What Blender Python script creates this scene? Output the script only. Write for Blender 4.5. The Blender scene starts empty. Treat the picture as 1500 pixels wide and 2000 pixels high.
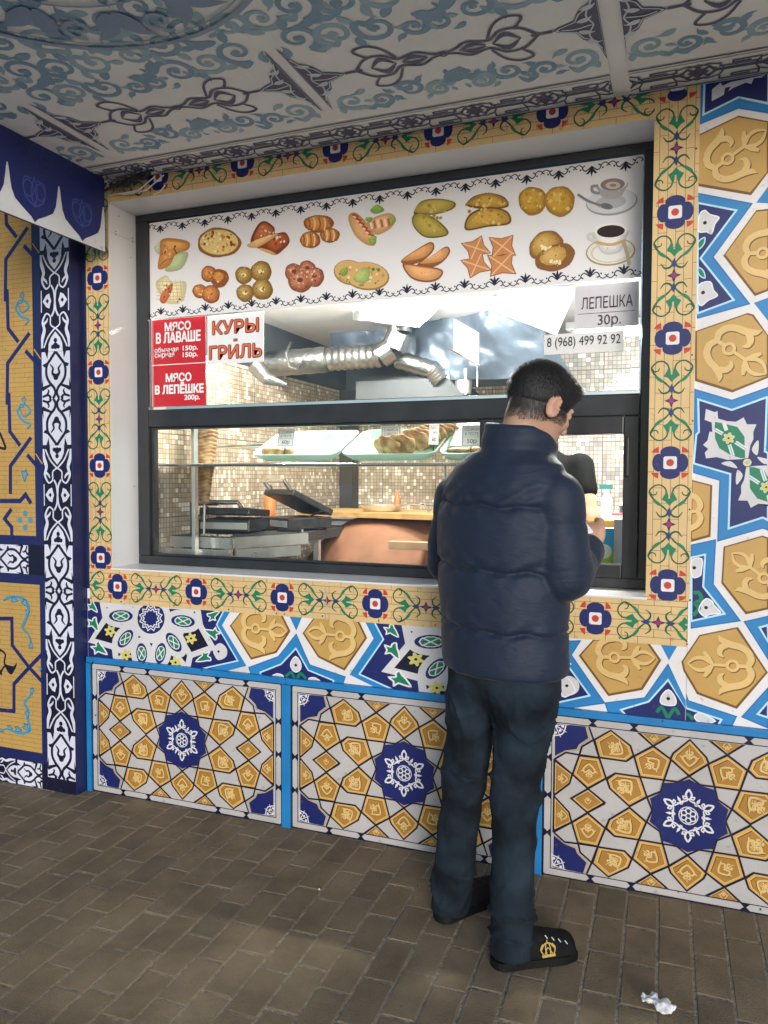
import bpy, bmesh, math, random
import numpy as np
from mathutils import Vector, Matrix, noise
from mathutils.geometry import tessellate_polygon
random.seed(7)
rng = np.random.default_rng(7)
SC = bpy.context.scene
COL = SC.collection
RAD = math.radians

# ------------------------------------------------------------------ camera
CAM_POS = Vector((0.0, -2.68, 1.389))
YAW, PITCH, ROLL, FPX = RAD(20.963), RAD(2.481), RAD(0.228), 1500.0
_f = Vector((-math.sin(YAW) * math.cos(PITCH), math.cos(YAW) * math.cos(PITCH), -math.sin(PITCH)))
_r = Vector((math.cos(YAW), math.sin(YAW), 0))
_u = _r.cross(_f)
CR = math.cos(ROLL) * _r + math.sin(ROLL) * _u
CU = -math.sin(ROLL) * _r + math.cos(ROLL) * _u
CF = _f
cam_d = bpy.data.cameras.new('camera')
cam = bpy.data.objects.new('camera', cam_d)
COL.objects.link(cam)
m = Matrix((CR, CU, -CF)).transposed().to_4x4()
m.translation = CAM_POS
cam.matrix_world = m
cam_d.sensor_fit = 'HORIZONTAL'
cam_d.sensor_width = 36.0
cam_d.lens = 36.0
cam_d.clip_start = 0.05
cam_d.clip_end = 500
SC.camera = cam

# ------------------------------------------------------------------ night light: dim sky, one soft street-light sun
SUN_EL, SUN_AZ = RAD(10), RAD(154)      # azimuth measured from +Y clockwise
world = bpy.data.worlds.new('World')
SC.world = world
world.use_nodes = True
wn = world.node_tree.nodes
wl = world.node_tree.links
for n in list(wn):
    wn.remove(n)
sky = wn.new('ShaderNodeTexSky')
sky.sky_type = 'NISHITA'
sky.sun_disc = False
sky.sun_elevation = SUN_EL
sky.sun_rotation = SUN_AZ
sky.dust_density = 0.8
sky.ozone_density = 3.0
bg = wn.new('ShaderNodeBackground')
bg.inputs[1].default_value = 0.15
wo = wn.new('ShaderNodeOutputWorld')
wl.new(sky.outputs[0], bg.inputs[0])
wl.new(bg.outputs[0], wo.inputs[0])
sun_d = bpy.data.lights.new('street_light_sun', 'SUN')
sun_d.energy = 2.05
sun_d.angle = RAD(20)
sun_d.color = (1.0, 0.985, 0.97)
sun = bpy.data.objects.new('street_light_sun', sun_d)
COL.objects.link(sun)
sdir = Vector((math.sin(SUN_AZ) * math.cos(SUN_EL), math.cos(SUN_AZ) * math.cos(SUN_EL), math.sin(SUN_EL)))
sun.rotation_euler = sdir.to_track_quat('Z', 'Y').to_euler()
SC.view_settings.view_transform = 'Standard'
SC.view_settings.look = 'None'
SC.view_settings.exposure = 0.26
SC.view_settings.gamma = 1.0
SC.view_settings.use_curve_mapping = False
SC.cycles.use_denoising = True
SC.cycles.max_bounces = 8
SC.cycles.transparent_max_bounces = 12
SC.cycles.sample_clamp_indirect = 6.0

# ------------------------------------------------------------------ pixel -> place helpers (photo pixels, 1500 x 2000)
def ray(px, py):
    return (px - 750) / FPX * CR - (py - 1000) / FPX * CU + CF
def at_y(px, py, y):
    d = ray(px, py)
    return CAM_POS + d * ((y - CAM_POS.y) / d.y)
def at_z(px, py, z):
    d = ray(px, py)
    return CAM_POS + d * ((z - CAM_POS.z) / d.z)
def at_x(px, py, x):
    d = ray(px, py)
    return CAM_POS + d * ((x - CAM_POS.x) / d.x)
def crop(ox, oy, s, y=0.0):
    """crop pixel -> (x, z) on the vertical plane y"""
    def fn(p):
        q = at_y(ox + p[0] / s, oy + p[1] / s, y)
        return (q.x, q.z)
    return fn

def hx(h, k=1.0):
    h = h.lstrip('#')
    o = []
    for i in (0, 2, 4):
        c = int(h[i:i + 2], 16) / 255
        o.append((c / 12.92 if c <= 0.04045 else ((c + 0.055) / 1.055) ** 2.4) * k)
    return tuple(o)

# ------------------------------------------------------------------ materials
MATS = {}
def new_mat(name):
    mt = bpy.data.materials.new(name)
    mt.use_nodes = True
    MATS[name] = mt
    nt = mt.node_tree
    return mt, nt, nt.nodes['Principled BSDF']
def mat(name, col, rough=0.5, metal=0.0, var=0.15, scale=8.0, bump=0.0, bscale=60.0, spec=0.5, coat=0.0, sheen=0.0, detail=4):
    if name in MATS:
        return MATS[name]
    mt, nt, b = new_mat(name)
    tc = nt.nodes.new('ShaderNodeTexCoord')
    nz = nt.nodes.new('ShaderNodeTexNoise')
    nz.inputs['Scale'].default_value = scale
    nz.inputs['Detail'].default_value = detail
    nt.links.new(tc.outputs['Object'], nz.inputs['Vector'])
    rp = nt.nodes.new('ShaderNodeValToRGB')
    rp.color_ramp.elements[0].position = 0.3
    rp.color_ramp.elements[1].position = 0.7
    rp.color_ramp.elements[0].color = tuple(c * (1 - var) for c in col) + (1,)
    rp.color_ramp.elements[1].color = tuple(min(1, c * (1 + var)) for c in col) + (1,)
    nt.links.new(nz.outputs['Fac'], rp.inputs[0])
    nt.links.new(rp.outputs[0], b.inputs['Base Color'])
    b.inputs['Roughness'].default_value = rough
    b.inputs['Metallic'].default_value = metal
    b.inputs['Specular IOR Level'].default_value = spec
    b.inputs['Coat Weight'].default_value = coat
    if sheen:
        b.inputs['Sheen Weight'].default_value = sheen
    # uneven gloss
    mr = nt.nodes.new('ShaderNodeMapRange')
    mr.inputs['To Min'].default_value = max(0.02, rough - 0.08)
    mr.inputs['To Max'].default_value = min(1, rough + 0.08)
    nt.links.new(nz.outputs['Fac'], mr.inputs['Value'])
    nt.links.new(mr.outputs[0], b.inputs['Roughness'])
    if bump:
        n2 = nt.nodes.new('ShaderNodeTexNoise')
        n2.inputs['Scale'].default_value = bscale
        n2.inputs['Detail'].default_value = 5
        nt.links.new(tc.outputs['Object'], n2.inputs['Vector'])
        bp = nt.nodes.new('ShaderNodeBump')
        bp.inputs['Strength'].default_value = bump
        bp.inputs['Distance'].default_value = 0.01
        nt.links.new(n2.outputs['Fac'], bp.inputs['Height'])
        nt.links.new(bp.outputs[0], b.inputs['Normal'])
    return mt

def vcol_mat(name, rough=0.4, var=0.1, scale=9.0, bump=0.0, bscale=80.0, spec=0.4, dirt=0.0, world=False):
    """colour from the mesh's own print colours, with fine uneven wear"""
    mt, nt, b = new_mat(name)
    at = nt.nodes.new('ShaderNodeAttribute')
    at.attribute_name = 'Col'
    tc = nt.nodes.new('ShaderNodeTexCoord')
    if world:
        ge = nt.nodes.new('ShaderNodeNewGeometry')
        class _P: outputs = {'Object': ge.outputs['Position']}
        tc = _P
    nz = nt.nodes.new('ShaderNodeTexNoise')
    nz.inputs['Scale'].default_value = scale
    nz.inputs['Detail'].default_value = 8
    nz.inputs['Roughness'].default_value = 0.65
    nt.links.new(tc.outputs['Object'], nz.inputs['Vector'])
    mr = nt.nodes.new('ShaderNodeMapRange')
    mr.inputs['From Min'].default_value = 0.3
    mr.inputs['From Max'].default_value = 0.7
    mr.inputs['To Min'].default_value = 1 - var
    mr.inputs['To Max'].default_value = 1.0
    nt.links.new(nz.outputs['Fac'], mr.inputs['Value'])
    mx = nt.nodes.new('ShaderNodeMix')
    mx.data_type = 'RGBA'
    mx.blend_type = 'MULTIPLY'
    mx.inputs[0].default_value = 1.0
    nt.links.new(at.outputs['Color'], mx.inputs[6])
    nt.links.new(mr.outputs[0], mx.inputs[7])
    last = mx.outputs[2]
    if dirt:
        n3 = nt.nodes.new('ShaderNodeTexNoise')
        n3.inputs['Scale'].default_value = 42
        n3.inputs['Detail'].default_value = 6
        nt.links.new(tc.outputs['Object'], n3.inputs['Vector'])
        r3 = nt.nodes.new('ShaderNodeValToRGB')
        r3.color_ramp.elements[0].position = 0.64
        r3.color_ramp.elements[0].color = (0, 0, 0, 1)
        r3.color_ramp.elements[1].position = 0.74
        r3.color_ramp.elements[1].color = (dirt, dirt, dirt, 1)
        nt.links.new(n3.outputs['Fac'], r3.inputs[0])
        m3 = nt.nodes.new('ShaderNodeMix')
        m3.data_type = 'RGBA'
        nt.links.new(r3.outputs[0], m3.inputs[0])
        nt.links.new(last, m3.inputs[6])
        m3.inputs[7].default_value = (0.10, 0.085, 0.065, 1)
        last = m3.outputs[2]
    nt.links.new(last, b.inputs['Base Color'])
    m2 = nt.nodes.new('ShaderNodeMapRange')
    m2.inputs['To Min'].default_value = rough - 0.1
    m2.inputs['To Max'].default_value = rough + 0.15
    nt.links.new(nz.outputs['Fac'], m2.inputs['Value'])
    nt.links.new(m2.outputs[0], b.inputs['Roughness'])
    b.inputs['Specular IOR Level'].default_value = spec
    if bump:
        n2 = nt.nodes.new('ShaderNodeTexNoise')
        n2.inputs['Scale'].default_value = bscale
        n2.inputs['Detail'].default_value = 5
        nt.links.new(tc.outputs['Object'], n2.inputs['Vector'])
        bp = nt.nodes.new('ShaderNodeBump')
        bp.inputs['Strength'].default_value = bump
        bp.inputs['Distance'].default_value = 0.01
        nt.links.new(n2.outputs['Fac'], bp.inputs['Height'])
        nt.links.new(bp.outputs[0], b.inputs['Normal'])
    return mt

PRINT = vcol_mat('printed_panel', rough=0.40, var=0.20, scale=3.5, dirt=0.40)
POSTER = vcol_mat('printed_poster', rough=0.30, var=0.04, scale=6)
CEILP = vcol_mat('printed_ceiling', rough=0.55, var=0.12, scale=3)
FOOD = vcol_mat('food', rough=0.45, var=0.35, scale=45, bump=0.5, bscale=120)
SKIN = vcol_mat('skin', rough=0.5, var=0.12, scale=30, bump=0.08, bscale=300)
PAVER = vcol_mat('paver_concrete', rough=0.82, var=0.50, scale=4.5, bump=0.45, bscale=180, spec=0.35, dirt=0.55, world=True)
WHITE = mat('white_sheet', (0.74, 0.73, 0.72), 0.35, var=0.04, scale=4)
NAVY = mat('navy_paint', hx('#1b2557'), 0.4, var=0.12, scale=5, bump=0.05)
CYAN = mat('cyan_metal', hx('#1f78b4'), 0.4, var=0.12, scale=7)
FRAME = mat('anthracite_frame', (0.022, 0.024, 0.028), 0.32, var=0.2, scale=14, bump=0.03, bscale=200)
STEEL = mat('steel', (0.66, 0.66, 0.64), 0.3, metal=0.75, var=0.1, scale=12, bump=0.03, bscale=30)
CHROME = mat('chrome', (0.75, 0.75, 0.75), 0.12, metal=1.0, var=0.05)
FOIL = mat('duct_foil', (0.36, 0.36, 0.35), 0.32, metal=1.0, var=0.2, scale=9, bump=0.8, bscale=22)
DARK = mat('dark_grey_paint', (0.035, 0.037, 0.04), 0.55, var=0.2)
BLACK = mat('black_enamel', (0.012, 0.012, 0.013), 0.3, var=0.2)
GRILL = mat('grill_plate', (0.05, 0.05, 0.052), 0.35, metal=0.6, var=0.3, scale=25, bump=0.3)
CLAY = mat('tandoor_clay', (0.23, 0.10, 0.05), 0.75, var=0.25, scale=6, bump=0.35, bscale=25)
WOOD = mat('plywood', (0.50, 0.29, 0.11), 0.5, var=0.25, scale=14)
KWHITE = mat('kitchen_white', (0.78, 0.78, 0.77), 0.5, var=0.05)
KFLOOR = mat('kitchen_floor_tile', (0.25, 0.23, 0.21), 0.5, var=0.2)
TRAYM = mat('mint_tray', (0.46, 0.68, 0.57), 0.3, var=0.06, scale=20)
SCREWM = mat('screw', (0.12, 0.10, 0.08), 0.4, metal=1.0)
BEDM = mat('sand_bed', (0.31, 0.26, 0.19), 0.95, var=0.4, scale=60, bump=0.8, bscale=150)
BOUNCEG = mat('pale_bounce_ground', (0.55, 0.53, 0.50), 0.9, var=0.3, scale=30)  # out-of-view ground, made pale to bounce light up onto the canopy ceiling

def glass_mat():
    mt = bpy.data.materials.new('window_glass')
    mt.use_nodes = True
    nt = mt.node_tree
    for n in list(nt.nodes):
        nt.nodes.remove(n)
    out = nt.nodes.new('ShaderNodeOutputMaterial')
    tr = nt.nodes.new('ShaderNodeBsdfTransparent')
    tr.inputs[0].default_value = (0.95, 0.97, 0.96, 1)
    gl = nt.nodes.new('ShaderNodeBsdfGlossy')
    gl.inputs['Roughness'].default_value = 0.02
    fr = nt.nodes.new('ShaderNodeFresnel')
    fr.inputs[0].default_value = 1.45
    mx = nt.nodes.new('ShaderNodeMixShader')
    nt.links.new(fr.outputs[0], mx.inputs[0])
    nt.links.new(tr.outputs[0], mx.inputs[1])
    nt.links.new(gl.outputs[0], mx.inputs[2])
    nt.links.new(mx.outputs[0], out.inputs[0])
    return mt
GLASS = glass_mat()
def emit(name, col, st):
    mt = bpy.data.materials.new(name)
    mt.use_nodes = True
    b = mt.node_tree.nodes['Principled BSDF']
    b.inputs['Base Color'].default_value = (0.8, 0.8, 0.8, 1)
    b.inputs['Emission Color'].default_value = col + (1,)
    b.inputs['Emission Strength'].default_value = st
    return mt
TUBE = emit('lamp_tube', (1.0, 0.96, 0.90), 480.0)

def mosaic_mat(name, axis, pal, size=0.0235):
    """small mixed mosaic tiles: cell colour by random lookup, recessed grout, sheet joints"""
    mt, nt, b = new_mat(name)
    N, L = nt.nodes.new, nt.links.new
    def math_(op, a, v):
        n = N('ShaderNodeMath'); n.operation = op
        if isinstance(a, (int, float)): n.inputs[0].default_value = a
        else: L(a, n.inputs[0])
        if isinstance(v, (int, float)): n.inputs[1].default_value = v
        elif v is not None: L(v, n.inputs[1])
        return n.outputs[0]
    tc = N('ShaderNodeTexCoord')
    sp = N('ShaderNodeSeparateXYZ'); L(tc.outputs['Object'], sp.inputs[0])
    u = math_('DIVIDE', sp.outputs[axis], size)
    v = math_('DIVIDE', sp.outputs[2], size)
    row = math_('FLOOR', v, None)
    # each row shifted and some tiles twice as tall: two lattices mixed by a coarse random
    uc, vc = math_('FLOOR', u, None), row
    cb = N('ShaderNodeCombineXYZ'); L(uc, cb.inputs[0]); L(vc, cb.inputs[1])
    wnz = N('ShaderNodeTexWhiteNoise'); wnz.noise_dimensions = '2D'; L(cb.outputs[0], wnz.inputs['Vector'])
    v2 = math_('FLOOR', math_('MULTIPLY', math_('ADD', v, math_('MULTIPLY', math_('MODULO', uc, 2.0), 1.0)), 0.5), None)
    cb2 = N('ShaderNodeCombineXYZ'); L(uc, cb2.inputs[0]); L(v2, cb2.inputs[1]); cb2.inputs[2].default_value = 3.3
    wn2 = N('ShaderNodeTexWhiteNoise'); wn2.noise_dimensions = '3D'; L(cb2.outputs[0], wn2.inputs['Vector'])
    tall = math_('LESS_THAN', wn2.outputs['Value'], 0.33)
    mixv = N('ShaderNodeMix'); L(tall, mixv.inputs[0])
    L(wnz.outputs['Value'], mixv.inputs[2])
    L(math_('MULTIPLY', wn2.outputs['Value'], 3.0), mixv.inputs[3])
    rp = N('ShaderNodeValToRGB'); rp.color_ramp.interpolation = 'CONSTANT'
    els = rp.color_ramp.elements
    els[0].position = 0; els[0].color = pal[0] + (1,)
    els[1].position = 1.0 / len(pal); els[1].color = pal[1] + (1,)
    for i in range(2, len(pal)):
        e = els.new(i / len(pal)); e.color = pal[i] + (1,)
    L(mixv.outputs[0], rp.inputs[0])
    fu = math_('FRACT', u, None); fv = math_('FRACT', v, None)
    gu = math_('MINIMUM', fu, math_('SUBTRACT', 1.0, fu)); gv = math_('MINIMUM', fv, math_('SUBTRACT', 1.0, fv))
    g = math_('GREATER_THAN', math_('MINIMUM', gu, gv), 0.06)
    # sheet joints
    ju = math_('FRACT', math_('DIVIDE', sp.outputs[axis], size * 17), None)
    jv = math_('FRACT', math_('DIVIDE', sp.outputs[2], size * 17), None)
    j = math_('GREATER_THAN', math_('MINIMUM', ju, jv), 0.012)
    g2 = math_('MULTIPLY', g, j)
    mx = N('ShaderNodeMix'); mx.data_type = 'RGBA'; L(g2, mx.inputs[0])
    mx.inputs[6].default_value = (0.13, 0.10, 0.075, 1)
    L(rp.outputs[0], mx.inputs[7])
    L(mx.outputs[2], b.inputs['Base Color'])
    rr = N('ShaderNodeMapRange'); L(g2, rr.inputs['Value']); rr.inputs['To Min'].default_value = 0.8; rr.inputs['To Max'].default_value = 0.22
    L(rr.outputs[0], b.inputs['Roughness'])
    bp = N('ShaderNodeBump'); bp.inputs['Strength'].default_value = 0.4; bp.inputs['Distance'].default_value = 0.002
    L(g2, bp.inputs['Height']); L(bp.outputs[0], b.inputs['Normal'])
    return mt
PAL_W = [(0.44, 0.35, 0.25), (0.52, 0.43, 0.32), (0.38, 0.29, 0.20), (0.56, 0.47, 0.36), (0.46, 0.37, 0.27), (0.86, 0.78, 0.64)]
PAL_G = [(0.30, 0.29, 0.27), (0.36, 0.34, 0.31), (0.24, 0.23, 0.22), (0.40, 0.38, 0.34), (0.33, 0.31, 0.28), (0.85, 0.83, 0.78)]
MOSL = mosaic_mat('mosaic_side', 1, PAL_W)
MOSB = mosaic_mat('mosaic_back', 0, PAL_W)
MOSG = mosaic_mat('mosaic_grey', 0, PAL_G)

# ------------------------------------------------------------------ object helpers
def tag(o, label=None, cat=None, group=None, kind=None):
    if label: o['label'] = label
    if cat: o['category'] = cat
    if group: o['group'] = group
    if kind: o['kind'] = kind
    return o
def empty(name, loc=(0, 0, 0), **k):
    o = bpy.data.objects.new(name, None)
    o.empty_display_size = 0.05
    COL.objects.link(o)
    o.location = loc
    return tag(o, **k)
def link(name, me, parent=None):
    o = bpy.data.objects.new(name, me)
    COL.objects.link(o)
    if parent is not None:
        o.parent = parent
        # all parents are unrotated; children keep world coordinates
        w = Vector((0, 0, 0)); p = parent
        while p is not None:
            w += p.location; p = p.parent
        o.location = -w
    return o

class MB:
    """collects solids, then links them as one mesh object"""
    def __init__(s):
        s.v, s.f, s.c = [], [], []
        s.col = None
        s.M = None
    def add(s, V, F, col=None):
        n = len(s.v)
        if s.M is not None:
            V = [tuple(s.M @ Vector(p)) for p in V]
        s.v += [tuple(p) for p in V]
        s.f += [tuple(i + n for i in f) for f in F]
        s.c += [col or s.col or (0.5, 0.5, 0.5)] * len(F)
        return s
    def box(s, x0, x1, y0, y1, z0, z1, col=None, bev=0.0):
        if bev <= 0:
            V = [(x, y, z) for x in (x0, x1) for y in (y0, y1) for z in (z0, z1)]
            F = [(0, 1, 3, 2), (4, 6, 7, 5), (0, 4, 5, 1), (2, 3, 7, 6), (0, 2, 6, 4), (1, 5, 7, 3)]
            return s.add(V, F, col)
        bm = bmesh.new()
        bmesh.ops.create_cube(bm, size=1)
        for v in bm.verts:
            v.co = Vector(((x0 + x1) / 2 + v.co.x * (x1 - x0), (y0 + y1) / 2 + v.co.y * (y1 - y0), (z0 + z1) / 2 + v.co.z * (z1 - z0)))
        bmesh.ops.bevel(bm, geom=list(bm.edges), offset=bev, segments=2, profile=0.6, affect='EDGES')
        bm.verts.index_update()
        V = [tuple(v.co) for v in bm.verts]
        F = [tuple(v.index for v in f.verts) for f in bm.faces]
        bm.free()
        return s.add(V, F, col)
    def tube(s, pts, r, n=10, col=None, caps=True):
        pts = [Vector(p) for p in pts]
        rs = r if isinstance(r, (list, tuple)) else [r] * len(pts)
        V, F = [], []
        prev = None
        for i, p in enumerate(pts):
            d = (pts[min(i + 1, len(pts) - 1)] - pts[max(i - 1, 0)]).normalized()
            if prev is None:
                a = d.cross(Vector((0, 0, 1)))
                if a.length < 0.01: a = d.cross(Vector((1, 0, 0)))
                a.normalize()
            else:
                a = (prev - d * prev.dot(d)).normalized()
            prev = a
            b = d.cross(a)
            for k in range(n):
                t = 2 * math.pi * k / n
                V.append(p + (a * math.cos(t) + b * math.sin(t)) * rs[i])
        for i in range(len(pts) - 1):
            for k in range(n):
                k2 = (k + 1) % n
                F.append((i * n + k, i * n + k2, (i + 1) * n + k2, (i + 1) * n + k))
        if caps:
            F.append(tuple(range(n - 1, -1, -1)))
            F.append(tuple(range((len(pts) - 1) * n, len(pts) * n)))
        return s.add(V, F, col)
    def lathe(s, prof, c=(0, 0, 0), n=24, col=None):
        V, F = [], []
        for (r, z) in prof:
            for k in range(n):
                t = 2 * math.pi * k / n
                V.append((c[0] + r * math.cos(t), c[1] + r * math.sin(t), c[2] + z))
        for i in range(len(prof) - 1):
            for k in range(n):
                k2 = (k + 1) % n
                F.append((i * n + k, i * n + k2, (i + 1) * n + k2, (i + 1) * n + k))
        F.append(tuple(range(n - 1, -1, -1)))
        F.append(tuple(range((len(prof) - 1) * n, len(prof) * n)))
        return s.add(V, F, col)
    def prism(s, poly, axis, a, b, col=None):
        """polygon (2-D) extruded along axis 'x','y' or 'z' from a to b"""
        def P(p, t):
            return {'x': (t, p[0], p[1]), 'y': (p[0], t, p[1]), 'z': (p[0], p[1], t)}[axis]
        n = len(poly)
        V = [P(p, a) for p in poly] + [P(p, b) for p in poly]
        F = [tuple(range(n)), tuple(range(2 * n - 1, n - 1, -1))] + [(i, (i + 1) % n, n + (i + 1) % n, n + i) for i in range(n)]
        return s.add(V, F, col)
    def mesh(s, name, material, smooth=False, vcol=False):
        me = bpy.data.meshes.new(name)
        me.from_pydata(s.v, [], s.f)
        bm = bmesh.new(); bm.from_mesh(me)
        bmesh.ops.recalc_face_normals(bm, faces=bm.faces)
        bm.to_mesh(me); bm.free()
        me.materials.append(material)
        if smooth:
            me.shade_smooth()
            try: me.set_sharp_from_angle(angle=RAD(38))
            except Exception: pass
        if vcol:
            ca = me.color_attributes.new('Col', 'FLOAT_COLOR', 'CORNER')
            buf = []
            for p in me.polygons:
                c = s.c[p.index]
                buf += [c[0], c[1], c[2], 1.0] * p.loop_total
            ca.data.foreach_set('color', buf)
        return me
    def build(s, name, material, parent=None, smooth=False, vcol=False):
        return link(name, s.mesh(name, material, smooth, vcol), parent)

def spline(pts, n=6, closed=False):
    P = [Vector((p[0], p[1])) for p in pts]
    if closed: P = [P[-1]] + P + [P[0], P[1]]
    else: P = [P[0] * 2 - P[1]] + P + [P[-1] * 2 - P[-2]]
    out = []
    for i in range(1, len(P) - 2):
        for k in range(n):
            t = k / n
            q = 0.5 * ((2 * P[i]) + (P[i + 1] - P[i - 1]) * t + (2 * P[i - 1] - 5 * P[i] + 4 * P[i + 1] - P[i + 2]) * t * t + (3 * P[i] - P[i - 1] - 3 * P[i + 1] + P[i + 2]) * t ** 3)
            out.append((q.x, q.y))
    if not closed: out.append((P[-2].x, P[-2].y))
    return out

class Art:
    """flat print: coloured shapes on a sheet, a hair's breadth above one another"""
    def __init__(s):
        s.v, s.f, s.c = [], [], []
        s.T = lambda p: p
        s.L = 0
        s.k = 0
        s.mod = 48
    def lay(s, L):
        s.k += 1
        return (s.L if L is None else L) + 0.96 * (s.k % s.mod) / s.mod
    def poly(s, pts, col, L=None):
        pts = [s.T(p) for p in pts]
        L = s.lay(L)
        n = len(s.v)
        s.v += [(p[0], p[1], L) for p in pts]
        if len(pts) == 4 or len(pts) == 3:
            tris = [(0, 1, 2)] + ([(0, 2, 3)] if len(pts) == 4 else [])
            if len(pts) == 4:
                tris = tessellate_polygon([[Vector((p[0], p[1], 0)) for p in pts]])
        else:
            tris = tessellate_polygon([[Vector((p[0], p[1], 0)) for p in pts]])
        for t in tris:
            s.f.append((t[0] + n, t[1] + n, t[2] + n)); s.c.append(col)
        return s
    def stroke(s, pts, w, col, L=None, closed=False):
        L = s.lay(L)
        P = [Vector(p) for p in pts]
        m = len(P)
        if m < 2: return s
        ws = list(w) if isinstance(w, (list, tuple)) else [w] * m
        if len(ws) != m:
            ws = list(np.interp(np.linspace(0, 1, m), np.linspace(0, 1, len(ws)), ws))
        left, right = [], []
        for i in range(m):
            if closed: a, b = P[(i - 1) % m], P[(i + 1) % m]
            else: a, b = P[max(i - 1, 0)], P[min(i + 1, m - 1)]
            d1 = (P[i] - a); d2 = (b - P[i])
            d1 = d1.normalized() if d1.length > 1e-9 else d2.normalized()
            d2 = d2.normalized() if d2.length > 1e-9 else d1
            t = (d1 + d2)
            t = t.normalized() if t.length > 1e-6 else d1
            nrm = Vector((-t.y, t.x))
            k = 1.0 / max(0.45, abs(nrm.dot(Vector((-d1.y, d1.x)))))
            o = nrm * (ws[i] * 0.5 * k)
            left.append(s.T((P[i].x + o.x, P[i].y + o.y)))
            right.append(s.T((P[i].x - o.x, P[i].y - o.y)))
        n = len(s.v)
        s.v += [(p[0], p[1], L) for p in left] + [(p[0], p[1], L) for p in right]
        rg = range(m) if closed else range(m - 1)
        for i in rg:
            j = (i + 1) % m
            s.f.append((n + i, n + j, n + m + j, n + m + i)); s.c.append(col)
        return s
    def curve(s, pts, w, col, L=None, closed=False, n=5):
        return s.stroke(spline(pts, n, closed), w, col, L, closed)
    def blob(s, pts, col, L=None, n=4):
        return s.poly(spline(pts, n, True), col, L)
    def disc(s, c, r, col, L=None, ry=None, rot=0.0, n=16):
        ry = r if ry is None else ry
        ca, sa = math.cos(rot), math.sin(rot)
        pts = []
        for k in range(n):
            t = 2 * math.pi * k / n
            x, y = r * math.cos(t), ry * math.sin(t)
            pts.append((c[0] + x * ca - y * sa, c[1] + x * sa + y * ca))
        return s.poly(pts, col, L)
    def ring(s, c, r, w, col, L=None, ry=None, rot=0.0, n=18):
        ry = r if ry is None else ry
        ca, sa = math.cos(rot), math.sin(rot)
        pts = []
        for k in range(n):
            t = 2 * math.pi * k / n
            x, y = r * math.cos(t), ry * math.sin(t)
            pts.append((c[0] + x * ca - y * sa, c[1] + x * sa + y * ca))
        return s.stroke(pts, w, col, L, True)
    def spiral(s, c, r, turns, w, col, a0=0.0, hand=1, L=None, n=22):
        pts = []
        for k in range(n):
            t = k / (n - 1)
            rr = r * (1 - 0.86 * t)
            a = a0 + hand * turns * 2 * math.pi * t
            pts.append((c[0] + rr * math.cos(a), c[1] + rr * math.sin(a)))
        return s.stroke(pts, w, col, L)
    def build(s, name, frame, material, parent=None, lift=0.0012, dl=0.00022):
        """frame = (origin, U, V, N)"""
        O, U, V, N = [Vector(a) for a in frame]
        me = bpy.data.meshes.new(name)
        vs = [tuple(O + U * p[0] + V * p[1] + N * (lift + dl * p[2])) for p in s.v]
        # turn every face towards N
        fs = []
        for f in s.f:
            a, b, c = (Vector(vs[f[0]]), Vector(vs[f[1]]), Vector(vs[f[2]]))
            fs.append(f if (b - a).cross(c - a).dot(N) >= 0 else tuple(reversed(f)))
        me.from_pydata(vs, [], fs)
        me.materials.append(material)
        ca = me.color_attributes.new('Col', 'FLOAT_COLOR', 'CORNER')
        buf = []
        for f, c in zip(fs, s.c):
            buf += [c[0], c[1], c[2], 1.0] * len(f)
        ca.data.foreach_set('color', buf)
        return link(name, me, parent)

WALLF = lambda y: ((0, y, 0), (1, 0, 0), (0, 0, 1), (0, -1, 0))

def text(name, body, frame, box, material, parent, bold=0.0, lift=0.003):
    """lettering fitted into box = (u0, u1, v0, v1) on the frame"""
    cu = bpy.data.curves.new(name, 'FONT')
    cu.body = body
    cu.size = 1.0
    cu.resolution_u = 4
    ob = bpy.data.objects.new(name, cu)
    COL.objects.link(ob)
    dg = bpy.context.evaluated_depsgraph_get()
    me = bpy.data.meshes.new_from_object(ob.evaluated_get(dg))
    bpy.data.objects.remove(ob)
    bpy.data.curves.remove(cu)
    O, U, V, N = [Vector(a) for a in frame]
    xs = [v.co.x for v in me.vertices]; ys = [v.co.y for v in me.vertices]
    x0, x1, y0, y1 = min(xs), max(xs), min(ys), max(ys)
    for v in me.vertices:
        a = box[0] + (v.co.x - x0) / (x1 - x0) * (box[1] - box[0])
        b = box[2] + (v.co.y - y0) / (y1 - y0) * (box[3] - box[2])
        v.co = O + U * a + V * b + N * lift
    me.name = name
    me.materials.clear()
    me.materials.append(material)
    if bold > 0:
        # heavier face: the same letters again, nudged all round
        vs = [v.co.copy() for v in me.vertices]; fs = [tuple(p.vertices) for p in me.polygons]
        d = bold * (box[3] - box[2])
        V2, F2 = list(vs), list(fs)
        for k in range(8):
            a = k * math.pi / 4
            o = U * (d * math.cos(a)) + V * (d * math.sin(a)) - N * (.00003 * (k + 1))
            n0 = len(V2)
            V2 += [v + o for v in vs]; F2 += [tuple(i + n0 for i in f) for f in fs]
        me2 = bpy.data.meshes.new(name)
        me2.from_pydata([tuple(v) for v in V2], [], F2)
        me2.materials.append(material)
        me = me2
    return link(name, me, parent)

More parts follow.
